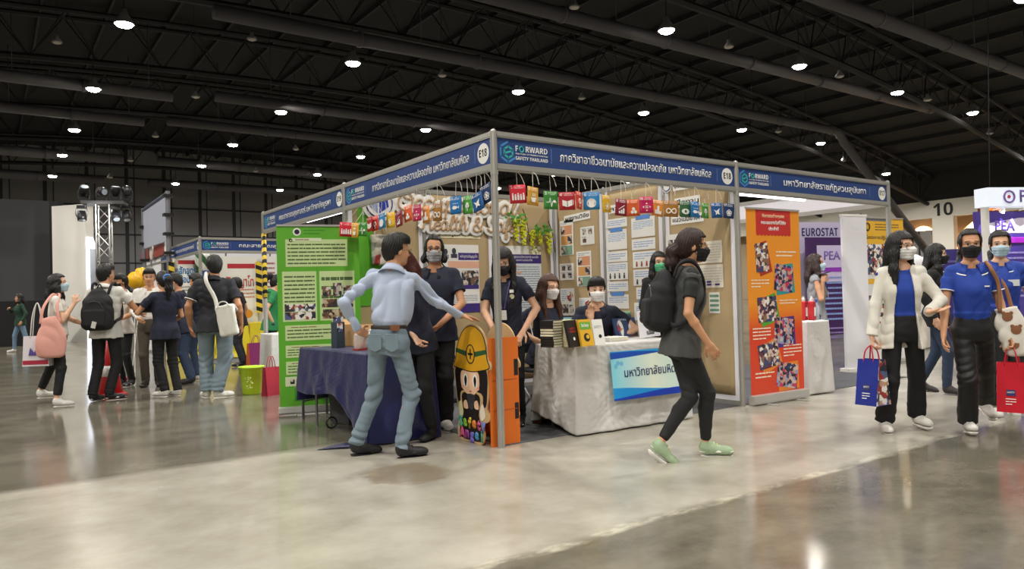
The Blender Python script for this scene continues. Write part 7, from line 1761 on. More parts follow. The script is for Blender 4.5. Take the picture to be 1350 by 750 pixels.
# --- man in the pale blue shirt
b0 = base(513, 600); D0 = depth_of(b0)
p = Person('man in a pale blue shirt and faded jeans, back turned, touching the cardboard helmet', b0, 1.70, -10, det=.0058, sex='m', w=.98, skin='mid', longs=True, lean=6, side=4, twist=2, pelvis=(.02, .0, -.012), head=(-48, 6, 4), seed=3,
           feet={-1: {'p': ('px', 488, 598), 'yaw': -52, 'pitch': 5}, 1: {'p': ('px', 549, 601), 'yaw': -58}},
           hands={1: ('px', 607, 416, .34), -1: ('px', 473, 437, .10)}, elbows={1: (.3, .1, -1), -1: (-1, -.7, -.1)},
           handpose={1: {'dirpx': (645, 421, .42), 'palm': (0, 0, -1), 'curl': .22}, -1: {'dirpx': (500, 443, .20), 'palm': (.2, .9, -.2), 'curl': .75}})
p.body('mid'); SHIRTB = mat('#b3c0d8', .75, var=.05, scale=14, bump=.12, bscale=160)
p.shirt(SHIRTB, 'shirt', 'long', hem=.06, fit=1.0, amp=.015, cuff=1.08); p.collar(SHIRTB, openy=.5); p.trousers(DENIM, 'jeans', 'straight', waist=.10, amp=.012, hem=.03); p.shoes(SHB, SOLB, lace=SHB); p.hair(HBLK, 'man', vol=1.1); p.glasses(mat('#8a7a60', .3, metal=.5)); p.belt(mat('#2a211c', .45), waist=.105)
mbp = MB(); k = p.k
for sx_ in (-.06, .07):
    c = p.P+p.Rp@np.array([sx_*k, -.142*k, -.02*k]); M = Matrix.Translation(Vector(c)) @ Matrix(p.Rp.tolist()).to_4x4() @ Matrix.Rotation(R(8), 4, 'X'); mbp.prism([(-.05, .06), (.05, .06), (.05, -.05), (0, -.075), (-.05, -.05)], 1, -.004, .004, M)
jeans = [o for o in p.root.children if o.name.startswith('jeans')][0]; mbp.build('back_pocket', mat('#7b8d9a', .85, var=.2, scale=9), jeans, bevel=.002)
mbp = MB(); c = p.P+p.Rp@np.array([.085*k, -.112*k, .085*k]); M = Matrix.Translation(Vector(c)) @ Matrix(p.Rp.tolist()).to_4x4() @ Matrix.Rotation(R(22), 4, 'Z'); mbp.box((-.035, -.006, -.022), (.035, .004, .022), M); mbp.build('leather_patch', mat('#7a4a2c', .6), jeans)
q = at(492, 441, p.D+.12)
r = empty('paper_cup', tuple(q-np.array([0, 0, .07])), 0, 'white paper cup held in the left hand of the man in the pale blue shirt', 'cup'); mbp = MB(); mbp.lathe([(.028, 0), (.037, .10), (.034, .10), (.026, .006)], 18); mbp.build('body', WHITE, r, smooth=True); mbp = MB(); mbp.lathe([(.039, .098), (.039, .108), (.03, .112), (.002, .112)], 18); mbp.build('lid', WHITE, r, smooth=True)
# --- man with glasses in navy
p = Person('standing man with glasses, grey mask and navy polo behind the blue table', base(579, 566), 1.74, 172, sex='m', w=.98, skin='mid', head=(12, 2, 0), seed=5, feet={-1: {'p': (-.09, .05), 'yaw': 20}, 1: {'p': (.09, .02), 'yaw': -30}},
           hands={-1: (-.10, .22, .95), 1: (.20, .12, .86)}, elbows={-1: (-1, -.4, -.2), 1: (1, -.5, 0)})
p.body('mid'); p.shirt(NAVYC, 'polo_shirt', 'short', hem=-.12, fit=1.06, amp=.005); p.collar(NAVYC); p.trousers(BLACKC, 'trousers', 'loose', amp=.005); p.shoes(SHW, SOLW, lace=LACE); p.hair(HBLK, 'long', length=.03, part=.6, fringe=-.034, vol=.72); p.mask(mat('#a9acb0', .7)); p.glasses(mat('#241f1e', .4))
# --- woman with reddish hair between the two men
p = Person('woman with reddish brown hair in navy polo, half hidden behind the blue shirted man', bdep(549, 6.22), 1.60, 150, skin='light', lean=10, head=(-10, 30, 0), seed=6, hands={-1: ('px', 536, 442, .10), 1: ('px', 548, 446, -.12)}, elbows={1: (.9, -.6, -.2), -1: (-.9, -.4, -.3)})
p.body('light'); p.shirt(NAVYC, 'polo_shirt', 'short', hem=-.11, amp=.005); p.collar(NAVYC); p.trousers(BLACKC, 'trousers', 'straight'); p.shoes(SHB, SOLB); p.hair(HRED, 'long', length=.20, fringe=.02); p.mask(MASKW)
# --- woman with very long black hair behind the stand-up
p = Person('woman with long black hair and black mask, head bowed, behind the cardboard stand-up', bdep(669, 6.75), 1.63, 168, skin='light', lean=9, head=(8, 26, 4), seed=8, hands={1: ('px', 652, 437, -.25), -1: ('px', 690, 436, -.22)}, elbows={1: (1, -.5, -.3), -1: (-1, -.4, -.3)}, handpose={1: {'palm': (0, -.3, -1)}, -1: {'palm': (0, -.3, -1)}})
p.body('light'); p.shirt(NAVYC, 'polo_shirt', 'short', hem=-.12, fit=1.05, amp=.005); p.collar(NAVYC); p.trousers(BLACKC, 'trousers', 'straight'); p.shoes(SHB, SOLW); p.hair(HBLK, 'long', length=.34, vol=1.22); p.mask(MASKB); p.lanyard(mat('#5a4a86', .6), WHITE)
mbp = MB(); c = p.P+p.Rt@(np.array([-.085, .128, .36])*p.k); mbp.lathe([(.003, 0), (.022, 0), (.022, .004), (.003, .004)], 16, Matrix.Translation(Vector(c)) @ Matrix.Rotation(R(-90), 4, 'X')); mbp.build('round_badge', mat('#c7c39a', .5), p.root)
mbp = MB(); c = p.P+p.Rt@(np.array([-.085, .128, .41])*p.k); M = Matrix.Translation(Vector(c)); mbp.box((-.018, -.004, -.014), (.018, .006, .014), M); mbp.build('name_tag', WHITE, p.root)
# --- seated pair behind the white table
def chair(label, q, rzz):
    r = empty('folding_chair', (q[0], q[1], 0), rzz, label, 'chair'); fr = mat('#8d8d90', .4, metal=.5); st = mat('#2a2a30', .7)
    b = MB(); b.box((-.2, -.2, .45), (.2, .2, .485)); b.build('seat', st, r, bevel=.012); b = MB(); b.box((-.2, -.23, .62), (.2, -.2, .86)); b.build('backrest', st, r, bevel=.01)
    for sx_ in (-1, 1):
        b = MB(); b.tube([(sx_*.2, -.24, .88), (sx_*.2, -.18, .42), (sx_*.2, .18, 0)], .012, 8); b.build('leg', fr, r); b = MB(); b.tube([(sx_*.18, .16, .42), (sx_*.18, -.2, 0)], .012, 8); b.build('leg', fr, r)
def sitter(label, px, dep, H, f, **kw):
    q = bdep(px, dep); p = Person(label, q, H, f, pelvis=(0, 0, -.90+(.60 if 'woman' in label else .552)*1.7/H), feet={-1: {'p': (-.10, .36), 'yaw': 5}, 1: {'p': (.10, .36), 'yaw': -5}}, **kw); chair('grey folding chair under %s' % ('the seated woman with brown hair' if 'woman' in label else 'the seated man in the white mask'), q, p.rz); return p
p = sitter('seated woman with long brown hair and white mask writing at the white table', 715, 7.2, 1.66, 222, skin='light', lean=8, head=(-8, 8, 0), seed=9, hands={1: ('px', 704, 447, -.30), -1: ('px', 730, 446, -.22)}, elbows={1: (1, -.6, -.6), -1: (-1, -.6, -.6)})
p.body('light'); p.shirt(NAVYC, 'polo_shirt', 'short', hem=-.08, amp=.005); p.trousers(BLACKC, 'trousers', 'straight'); p.shoes(SHB, SOLW); p.hair(HCHE, 'long', length=.24, fringe=-.016, part=.5, vol=1.12); p.mask(MASKW)
q = p.world(p.wr[1]); r = empty('pen', tuple(q+np.array([0, 0, .03])), .4, 'thin white pen in the hand of the seated woman', 'pen'); mbp = MB(); mbp.tube([(0, 0, -.05), (-.03, .02, .11)], .005, 8); mbp.build('barrel', WHITE, r); mbp = MB(); mbp.tube([(.003, -.002, -.056), (0, 0, -.048)], [.0012, .005], 8); mbp.build('tip', INK, r)
p = sitter('seated man with black fringe and white mask resting a hand near his chest', 786, 7.45, 1.70, 176, sex='m', skin='light', lean=12, head=(6, 4, 0), seed=10, hands={1: ('px', 779, 421, -.22), -1: ('px', 815, 444, -.2)}, elbows={1: (1, -.3, -.8), -1: (-1, -.5, -.5)}, handpose={1: {'dirpx': (779, 404, -.22), 'palm': (-.3, 1, 0), 'curl': .5}})
p.body('light'); p.shirt(NAVYC, 'polo_shirt', 'short', hem=-.08, amp=.005); p.collar(NAVYC); p.trousers(BLACKC, 'trousers', 'straight'); p.shoes(SHB, SOLW); p.hair(HBLK, 'short', fringe=.012, vol=1.2); p.mask(MASKW)
# --- woman in the green mask
p = Person('woman with green mask and black jacket standing at the right end of the white table', bdep(870, 8.0), 1.61, 186, skin='light', longs=True, head=(0, 0, 0), seed=11, hands={-1: (-.12, .2, .9), 1: (.16, .16, .88)})
p.body('light'); p.shirt(WHITEC, 'blouse', 'none', hem=.05, amp=.002, fit=.93); p.shirt(BLACKC, 'jacket', 'long', hem=-.12, fit=1.1, amp=.005, open_front=(.035, .05)); p.trousers(BLACKC, 'trousers', 'straight'); p.shoes(SHB, SOLW); p.hair(HBLK, 'long', length=.14, fringe=-.01, part=.5); p.mask(mat('#5fc493', .7))
# --- walking woman with the backpack
b0 = base(908, 604)
p = Person('walking woman in black leggings with ponytail and black mask, seen from the side', b0, 1.66, -88, det=.0058, skin='mid', w=.92, lean=7, head=(-6, 4, 0), seed=12, pelvis=(0, -.02, -.035),
           feet={1: {'p': ('px', 951, 600), 'yaw': -6}, -1: {'p': ('px', 878, 609), 'yaw': -4, 'pitch': 38}}, hands={1: ('px', 934, 453, -.18), -1: (-.20, .04, .84)}, elbows={1: (.4, -1, 0), -1: (-.4, -1, 0)}, handpose={1: {'curl': .55}})
p.body('mid'); p.shirt(mat('#1d2120', .8, bump=.08, bscale=250), 'tshirt', 'short', hem=-.02, amp=.003, fit=.98); p.shirt(mat('#4a4b4a', .8, bump=.08, bscale=250), 'vest', 'none', hem=-.12, amp=.004, fit=1.08, open_front=(.05, .06)); p.trousers(mat('#19191b', .75, var=.1, scale=20), 'leggings', 'skinny', amp=.0035, hem=.10)
p.shoes(mat('#9db392', .6, var=.15, scale=40), SOLW, lace=mat('#c9e08a', .6)); p.hair(HBRN, 'tied', vol=1.1, fringe=-.01, tail={'pts': [(0, -.10, .07), (0, -.135, .02), (.0, -.14, -.07), (0, -.125, -.15)], 'r': [.034, .05, .048, .02]}); p.mask(MASKB); p.glasses(mat('#b59a6a', .3, metal=.6), r=.026)
WALK = p
# --- woman on the phone
p = Person('woman in grey blouse and pale mask talking into a phone at the small counter', bdep(1076, 9.35), 1.60, -106, skin='mid', head=(0, -4, 0), seed=13, feet={1: {'p': (.10, .0), 'yaw': -20}, -1: {'p': (-.1, .05), 'yaw': 10}}, hands={1: ('px', 1084, 372, -.12), -1: ('px', 1074, 432, -.1)}, elbows={1: (.5, .1, -1), -1: (-.3, -.6, -.8)}, handpose={1: {'dir': (0, .35, 1), 'palm': (-1, .2, 0), 'curl': .8}})
p.body('mid'); p.shirt(mat('#8f9094', .7, var=.1, scale=20), 'blouse', 'none', hem=-.12, amp=.006); p.trousers(mat('#3a3b40', .8), 'trousers', 'wide', hem=.05); p.shoes(SHW, SOLW); p.hair(HBRN, 'long', length=.20, fringe=-.02); p.mask(MASKL); p.lanyard(mat('#3a4a8a', .6), WHITE, drop=.22)
q = at(1087, 360, p.D-.12); M = frame(tuple(q), tuple(_rt*.9+np.array([0, 0, .25])), tuple(-_fw)); r = empty('phone', (0, 0, 0), 0, 'dark phone held flat in front of the mask of the woman in grey', 'phone'); r.matrix_world = M; mbp = MB(); mbp.box((-.07, -.035, -.004), (.07, .035, .004)); mbp.build('body', mat('#17181c', .3), r, bevel=.003); mbp = MB(); mbp.box((-.062, -.03, .004), (.062, .03, .005)); mbp.build('screen', mat('#2a3040', .15), r)
# --- woman in the white jacket
b0 = base(1195, 571)
p = Person('woman with long black hair in a white open jacket and blue top, walking', b0, 1.62, 166, det=.0058, skin='light', w=.95, longs=True, head=(38, 2, 0), seed=14, pelvis=(0, .0, -.012), feet={1: {'p': ('px', 1170, 570), 'yaw': -4}, -1: {'p': ('px', 1219, 566), 'yaw': 14, 'pitch': 0}},
           hands={1: ('px', 1149, 447, -.02), -1: ('px', 1224, 411, -.24)}, elbows={1: (.3, -1, 0), -1: (-1, -.5, -.5)}, handpose={-1: {'dirpx': (1258, 407, -.34), 'palm': (.1, .15, 1), 'curl': .22, 'thumb': 1.0}, 1: {'dir': (0, .1, -1), 'curl': .95}})
p.body('light'); p.shirt(BLUEP, 'blue_top', 'none', hem=.05, amp=.002, fit=.93); p.shirt(mat('#dedbd0', .8, var=.04, scale=20, bump=.08, bscale=200), 'jacket', 'long', hem=-.17, fit=1.10, amp=.006, open_front=(.055, .105), hemflare=.012, cuff=1.25); p.trousers(BLACKC, 'trousers', 'wide', amp=.006, hem=.05, waist=.11, legs=.92); p.shoes(SHW, SOLW, lace=LACE, high=.02); p.hair(HBLK, 'long', length=.24, part=.3, fringe=-.005, vol=1.08); p.mask(MASKW, beak=.012); p.glasses(mat('#8a7468', .3, metal=.5), r=.026)
CARD = p
# --- woman in black behind
p = Person('woman in black jacket, jeans and black mask walking behind the two front women', base(1239, 518), 1.62, -130, skin='light', longs=True, head=(10, 0, 0), seed=15, feet={1: {'p': (.09, .20), 'yaw': -8}, -1: {'p': (-.08, -.12), 'yaw': 0, 'pitch': 14}})
p.body('light'); p.shirt(BLACKC, 'jacket', 'long', hem=-.13, fit=1.06); p.trousers(DENIMD, 'jeans', 'slim'); p.shoes(mat('#2e2726', .6), SOLB); p.hair(HBLK, 'long', length=.17, fringe=.0); p.mask(MASKB)
# --- woman in blue polo, front
b0 = base(1287, 572)
p = Person('woman in royal blue polo with white trim and black mask, hair tied back', b0, 1.62, 162, det=.0058, w=.95, skin='mid', head=(-4, 4, 0), seed=16, pelvis=(0, 0, -.015), feet={1: {'p': ('px', 1281, 573), 'yaw': -2, 'pitch': -8}, -1: {'p': ('px', 1304, 560), 'yaw': 8, 'pitch': 18}},
           hands={1: ('px', 1243, 452, -.06), -1: ('px', 1331, 447, -.10)}, elbows={1: (.4, -1, 0), -1: (-.4, -1, 0)}, handpose={-1: {'dirpx': (1338, 470, -.12), 'curl': .9}, 1: {'curl': .45}})
p.body('mid'); p.shirt(BLUEP, 'polo_shirt', 'short', hem=.05, fit=1.05, amp=.005); p.collar(BLUEP, trim=WHITE, openy=.45); p.trousers(mat('#111113', .5, bump=.08, bscale=250), 'trousers', 'wide', amp=.006, hem=.05, waist=.10, legs=.95); p.shoes(SHW, SOLW, lace=LACE); p.hair(HBLK, 'tied', part=.0, fringe=-.028, vol=.95, tail={'pts': [(0, -.10, .08), (.03, -.13, .0), (.05, -.11, -.10), (.05, -.08, -.2)], 'r': [.03, .04, .035, .015]}); p.mask(MASKB)
def cuffs(p, m):
    for q_ in (-1, 1):
        e = p.sh[q_]+(p.el[q_]-p.sh[q_])*.60; d = _n(p.el[q_]-p.sh[q_]); u = _n(np.cross(d, [0, 1, .3])); w_ = np.cross(d, u); mm = MB(); rr = .0585*p.k*p.w
        mm.tube([tuple(e+(u*math.cos(a)+w_*math.sin(a))*rr) for a in np.linspace(0, 6.283, 21)[:-1]], .005, 6, closed=True); mm.build('sleeve_trim', m, p.root, smooth=True)
cuffs(p, WHITE); mbp = MB(); c = p.P+p.Rt@(np.array([-.07, .118, .34])*p.k); mbp.box((c[0]-.03, c[1]-.01, c[2]-.006), (c[0]+.03, c[1]+.012, c[2]+.004)); mbp.build('chest_logo', WHITE, p.root)
POLO = p
# --- woman in blue polo, behind at the right edge
p = Person('woman in blue polo with pale blue mask and name badge at the right edge', base(1326, 548), 1.64, 158, skin='light', head=(-6, 4, 0), seed=17, feet={1: {'p': (.08, .10), 'yaw': -4}, -1: {'p': (-.08, -.1), 'yaw': 6, 'pitch': 20}})
p.body('light'); p.shirt(BLUEP, 'polo_shirt', 'short', hem=.05, fit=1.04, amp=.005); p.collar(BLUEP, trim=WHITE); p.trousers(BLACKC, 'trousers', 'wide', hem=.08); p.shoes(SHW, SOLW, lace=LACE); p.hair(HBLK, 'tied', fringe=-.02, tail={'pts': [(0, -.10, .05), (.05, -.10, -.02), (.07, -.03, -.1)], 'r': [.03, .04, .02]}); p.mask(MASKL); cuffs(p, WHITE)
mbp = MB(); c = p.P+p.Rt@(np.array([-.07, .125, .33])*p.k); mbp.box((c[0]-.045, c[1]-.006, c[2]-.028), (c[0]+.045, c[1]+.012, c[2]+.028)); mbp.build('name_badge', mat('#d8dde2', .3), p.root)
# ------------------------------------------------------------------ left crowd
FAR = .0085
b0 = base(78, 533); p = Person('woman with pink shoulder bag, white blouse and blue mask at the far left', b0, 1.60, -62, det=FAR, skin='light', head=(-8, -4, 0), seed=21, feet={-1: {'p': ('px', 64, 530), 'yaw': -4}, 1: {'p': ('px', 88, 535), 'yaw': -10}}, hands={1: ('px', 98, 400, -.02), -1: (-.06, .34, 1.02)}, elbows={1: (.2, .2, -1), -1: (-.6, -.2, -1)}, handpose={1: {'dir': (0, .1, 1), 'curl': .8}, -1: {'curl': .6}})
p.body('light'); p.shirt(WHITEC, 'blouse', 'short', hem=.0, amp=.006); p.trousers(BLACKC, 'trousers', 'slim', hem=.11); p.shoes(SHW, SOLW); p.hair(HBLK, 'long', length=.20, fringe=-.02); p.mask(MASKL); PINKW = p
b0 = base(142, 527); p = Person('man with black backpack and white polo shirt, back turned', b0, 1.72, 4, det=FAR, sex='m', w=1.06, skin='mid', head=(-28, 0, 0), seed=22, feet={-1: {'p': (-.11, .0), 'yaw': -10}, 1: {'p': (.13, .02), 'yaw': -50}}, hands={1: ('px', 166, 397, .30), -1: (-.18, .30, 1.0)}, elbows={1: (.8, -.7, -.4), -1: (-1, -.4, -.5)})
p.body('mid'); p.shirt(WHITEC, 'polo_shirt', 'short', hem=-.12, fit=1.04, amp=.006); p.collar(WHITEC); p.trousers(BLACKC, 'trousers', 'straight'); p.shoes(SHB, SOLW, lace=SHB); p.hair(HBLK, 'man', vol=1.25); PACK = p
p = Person('person in white polo and black mask facing the man with the backpack', base(163, 509), 1.66, 165, det=FAR, skin='mid', head=(-18, 6, 0), seed=23, hands={1: (.10, .30, 1.05), -1: (-.14, .28, 1.0)})
p.body('mid'); p.shirt(WHITEC, 'polo_shirt', 'short', hem=-.10); p.collar(WHITEC); p.trousers(BLACKC, 'trousers', 'slim'); p.shoes(SHB, SOLW); p.hair(HBLK, 'short', vol=1.15, fringe=.01); p.mask(MASKB)
p = Person('man in white shirt and khaki trousers partly behind the woman in navy', base(200, 510), 1.72, -160, det=FAR, sex='m', w=1.05, skin='mid', head=(0, 8, 0), seed=24, hands={1: (.12, .28, 1.0), -1: (-.2, .2, .95)})
p.body('mid'); p.shirt(WHITEC, 'shirt', 'long', hem=.05); p.collar(WHITEC); p.trousers(mat('#4a4336', .85), 'khaki_trousers', 'straight'); p.shoes(mat('#2a2420', .5), SOLB); p.hair(HBLK, 'man')
p = Person('woman in navy polo with a blue scrunchie, back turned, among the crowd', base(219, 522), 1.62, 44, det=FAR, w=1.08, skin='mid', head=(8, 6, 0), seed=25, hands={-1: ('px', 186, 412, .10), 1: (.16, .26, 1.0)}, elbows={-1: (-.8, -.6, -.5)}, feet={-1: {'p': (-.09, .03), 'yaw': 30}, 1: {'p': (.09, .0), 'yaw': 15}})
p.body('mid'); p.shirt(NAVYC, 'polo_shirt', 'short', hem=-.12, fit=1.02); p.trousers(BLACKC, 'trousers', 'straight'); p.shoes(SHW, SOLW); p.hair(HBLK, 'tied', vol=1.1, tail={'pts': [(0, -.10, .09), (.0, -.15, .06), (.0, -.14, -.06), (.0, -.12, -.20)], 'r': [.035, .05, .05, .02]})
mbp = MB(); c = p.HO+p.Rh@(np.array([0, -.118, .085])*p.k); uu, ww = p.Rh[:, 0], p.Rh[:, 2]
mbp.tube([tuple(c+(uu*math.cos(a)+ww*math.sin(a))*.042+p.Rh[:, 1]*.008*math.sin(5*a)) for a in np.linspace(0, 6.283, 21)[:-1]], .016, 8, closed=True); mbp.build('scrunchie', mat('#4a7fc0', .7), p.root, smooth=True)
q0 = at(176, 411, p.D-.05); r = empty('hand_sign', q0, 0, 'small black sign board with white lettering held by the woman in navy', 'sign board'); r.matrix_world = frame(tuple(q0), tuple(_rt), (0, 0, 1))
b = MB(); b.box((0, -.01, -.01), (.24, .115, .01)); b.build('board', mat('#1b1b20', .5), r); text('lettering', 'SAFETY', .022, WHITE, r, Matrix.Translation((.12, .055, .012)), width=.16)
p = Person('person with glasses and pale mask in dark shirt reaching left in the crowd', base(245, 506), 1.66, 105, det=FAR, skin='mid', head=(-4, 18, 0), lean=8, seed=26, hands={-1: ('px', 214, 405, .0), 1: (.05, .42, 1.05)})
p.body('mid'); p.shirt(NAVYC, 'polo_shirt', 'short', hem=-.12); p.trousers(DENIMD, 'jeans', 'straight'); p.shoes(SHB, SOLB); p.hair(HBLK, 'short', vol=1.1, fringe=.01); p.mask(MASKL); p.glasses(mat('#22201f', .4))
p = Person('dark haired person mostly hidden behind the left shoulder of the big man', base(263, 500), 1.66, 60, det=.01, skin='mid', head=(20, 10, 0), seed=27)
p.body('mid'); p.shirt(NAVYC, 'polo_shirt', 'short', hem=-.12); p.trousers(DENIMD, 'jeans', 'straight'); p.shoes(SHW, SOLW); p.hair(HBLK, 'short', vol=1.2)
b0 = base(286, 524); p = Person('big man in navy shirt and grey jeans with white shoulder bag, back turned', b0, 1.79, 8, det=.0075, sex='m', w=1.24, skin='tan', head=(22, 2, 0), seed=28, feet={-1: {'p': ('px', 270, 523), 'yaw': 28}, 1: {'p': ('px', 299, 523), 'yaw': -62}})
p.body('tan'); p.shirt(mat('#1b1c22', .8, bump=.08, bscale=250), 'polo_shirt', 'short', hem=-.11, fit=1.0, amp=.006, belly=.02, sl=.72); p.collar(mat('#1b1c22', .8)); p.trousers(DENIMG, 'jeans', 'loose', amp=.008); p.shoes(SHW, SOLW, lace=LACE); p.hair(HBLK, 'man', vol=1.3); BIG = p
for q_ in (-1,):
    e = p.sh[q_]+(p.el[q_]-p.sh[q_])*.70; d = _n(p.el[q_]-p.sh[q_]); u = _n(np.cross(d, [0, 1, .3])); w_ = np.cross(d, u); mm = MB()
    mm.tube([tuple(e+(u*math.cos(a)+w_*math.sin(a))*.0585*p.k*p.w) for a in np.linspace(0, 6.283, 21)[:-1]], .006, 6, closed=True); mm.build('sleeve_trim', WHITE, p.root, smooth=True)
p = Person('person in dark clothes behind the right arm of the big man', base(316, 483), 1.66, 95, det=.01, skin='mid', head=(-10, 10, 0), seed=29)
p.body('mid'); p.shirt(BLACKC, 'shirt', 'short', hem=-.12); p.trousers(mat('#23262e', .8), 'trousers', 'slim'); p.shoes(SHB, SOLW); p.hair(HBLK, 'short', vol=1.1)
p = Person('woman in green polo with tied black hair left of the green banner', bdep(357, 11.6), 1.62, -62, det=FAR, skin='light', head=(0, 22, 0), lean=6, seed=30, hands={1: ('px', 360, 425, -.1), -1: (-.10, .32, .98)}, elbows={1: (.5, -1, -.3)})
p.body('light'); p.shirt(mat('#1f7a45', .75), 'polo_shirt', 'short', hem=-.12); p.collar(mat('#1f7a45', .75)); p.trousers(mat('#1c2030', .8), 'trousers', 'straight'); p.shoes(SHB, SOLB); p.hair(HBLK, 'tied', tail={'pts': [(0, -.09, .13), (0, -.15, .13), (0, -.17, .03)], 'r': [.03, .045, .02]}); p.mask(mat('#d9dadb', .7))
b0 = base(27, 464); p = Person('distant woman in dark green top and jeans walking at the far left', b0, 1.60, 140, det=.011, longs=True, skin='mid', head=(0, 0, 0), seed=31, feet={1: {'p': (.14, .22), 'yaw': 8}, -1: {'p': (-.12, -.14), 'yaw': 0, 'pitch': 8}}, hands={1: (.08, .24, 1.28), -1: (-.30, .05, .9)}, elbows={1: (1, -.2, -.6)})
p.body('mid'); p.shirt(mat('#1c3a2c', .8), 'top', 'long', hem=-.12); p.trousers(mat('#6f8aa3', .85), 'jeans', 'slim'); p.shoes(SHW, SOLW); p.hair(HBLK, 'long', length=.1)
for lab, px, dep, f, col, ln, sd in (('seated person in blue jacket bending forward in the dark at far left', 16, 26.5, -60, '#3a4f78', 28, 41), ('seated person in black at the very left edge of the dark area', 3, 27.2, -30, '#1a1a1e', 10, 42)):
    q = bdep(px, dep); p = Person(lab, q, 1.66, f, det=.013, skin='mid', lean=ln, pelvis=(0, 0, -.33), head=(0, 20, 0), feet={-1: {'p': (-.1, .5)}, 1: {'p': (.1, .48)}}, hands={-1: (-.08, .55, .85), 1: (.1, .55, .85)}, seed=sd)
    p.body('mid'); p.shirt(mat(col, .8), 'jacket', 'long', hem=-.06); p.trousers(mat('#1a1b20', .8), 'trousers', 'straight'); p.shoes(SHB, SOLB); p.hair(HBLK, 'short', vol=1.2)
    c = empty('stage_box', q, p.rz, 'black equipment case under the %s' % lab.split(' in the')[0].split(' at the')[0], 'case'); b = MB(); b.box((-.24, -.3, 0), (.24, .2, .46)); b.build('case_body', mat('#141416', .6), c, bevel=.015); b = MB(); b.tube([(-.1, .2, .28), (-.1, .225, .25), (.1, .225, .25), (.1, .2, .28)], .01, 6); b.build('handle', mat('#4a4a4c', .4, metal=.5), c)

# ------------------------------------------------------------------ bags and small things people carry
def on(p, name, label, cat='bag'): return empty(name, tuple(p.base), p.rz, label, cat)
def backpack(p, label, m, hw=.165, hh=.24, dp=.10, z=1.17, back=.23, strap=True, det=.008):
    k = p.k; r = on(p, 'backpack', label); T = p.Rt; c = lambda x, y, zz: p.P+T@(np.array([x, y, zz-.90])*k)
    v = Vox(c(0, -back, z)-.42, c(0, -back, z)+.42, det); v.box(c(0, -back-.005, z-.05), np.array([hw, dp, hh*.8])*k, T, .075*k); v.ell(c(0, -back+.015, z+hh*.42), np.array([hw*.86, dp*.85, hh*.62])*k, T, .06*k); v.box(c(0, -back+.0, z-hh*.35), np.array([hw*1.04, dp*1.05, hh*.55])*k, T, .06*k, .03); v.warp(folds(p.seed+50, .006, (18, 18, 20)))
    bo = v.mesh('main_body', m, r)
    v = Vox(c(0, -back-dp, z-.08)-.3, c(0, -back-dp, z-.08)+.3, det); v.box(c(0, -back-dp*.95, z-hh*.38), np.array([hw*.78, .035, hh*.42])*k, T, .03*k); v.mesh('front_pocket', m, r)
    mm = MB(); mm.tube([tuple(c(-hw*.7, -back-dp*1.0, z+.02)), tuple(c(-hw*.4, -back-dp*1.05, z+.09)), tuple(c(0, -back-dp*1.06, z+.11)), tuple(c(hw*.4, -back-dp*1.05, z+.09)), tuple(c(hw*.7, -back-dp*1.0, z+.02))], .005, 6); mm.build('zip', mat('#3c3c40', .4), r)
    mm = MB(); mm.tube(catmull([tuple(c(-.04, -back+dp*.6, z+hh*.95)), tuple(c(0, -back+dp*.6, z+hh+.06)), tuple(c(.04, -back+dp*.6, z+hh*.95))], 4), .009, 8); mm.build('top_handle', m, r)
    if strap:
        for q_ in (-1, 1):
            sx_ = q_*p.sw/k*.62
            pts = [c(sx_*.8, -back+dp*.8, z+hh*.75), c(sx_, -.10, 1.44), c(sx_*1.03, -.02, 1.475), c(sx_*1.05, .05*p.w, 1.425), c(sx_*1.1, .107*p.w, 1.30), c(q_*.150*p.w, .08*p.w, 1.14), c(q_*.186*p.w, -.02, 1.04), c(q_*.172*p.w, -.12*p.w, 1.0), c(hw*.9*q_, -back+dp*.7, z-hh*.7)]
            mm = MB(); mm.tube(catmull([tuple(x) for x in pts], 5), .019*k, 8, flat=(tuple(T[:, 1]), .4)); mm.build('shoulder_strap', m, r, smooth=True)
    return r
BPK = mat('#131316', .75, var=.2, scale=20, bump=.3, bscale=300)
r = backpack(PACK, 'large black backpack on the man in the white polo shirt', BPK, .165, .26, .10, 1.14, .215, det=.0095); k = PACK.k
mbp = MB(); c = PACK.P+PACK.Rt@np.array([.04, -.41, .06]); M = Matrix.Translation(Vector(c)) @ Matrix.Rotation(R(15), 4, 'Y'); mbp.box((-.025, -.006, -.04), (.025, .006, .04), M); mbp.build('white_tag', mat('#c9c9c4', .6), r)
backpack(WALK, 'black backpack worn by the walking woman', BPK, .145, .225, .085, 1.17, .195, det=.007)
# pink shoulder bag and printed carrier
k = PINKW.k; r = on(PINKW, 'shoulder_bag', 'large pink fabric bag hanging from the shoulder of the woman at far left'); P = PINKW
PINK = mat('#e2a396', .7, var=.06, scale=12, bump=.3, bscale=40)
c = np.array([.26, -.06, .84]); v = Vox(c-.35, c+.4, .0095); v.loft(c, np.eye(3), [(-.25, .03, .09, 0), (-.21, .06, .16, 0), (-.05, .065, .185, 0), (.12, .04, .16, .01), (.26, .018, .10, .02)], 0, 2.4); v.warp(folds(61, .012, (26, 26, 14))); v.mesh('body', PINK, r)
for dy in (-.10, .10):
    mm = MB(); mm.tube(catmull([tuple(c+[0, dy, .17]), tuple(c+[-.04, dy*.7, .36]), tuple(P.sh[1]+np.array([-.03, dy*.4, .06])), tuple(P.sh[1]+np.array([-.045, 0, .062]))], 6), .016, 8, flat=((1, 0, 0), .5)); mm.build('strap', PINK, r, smooth=True)
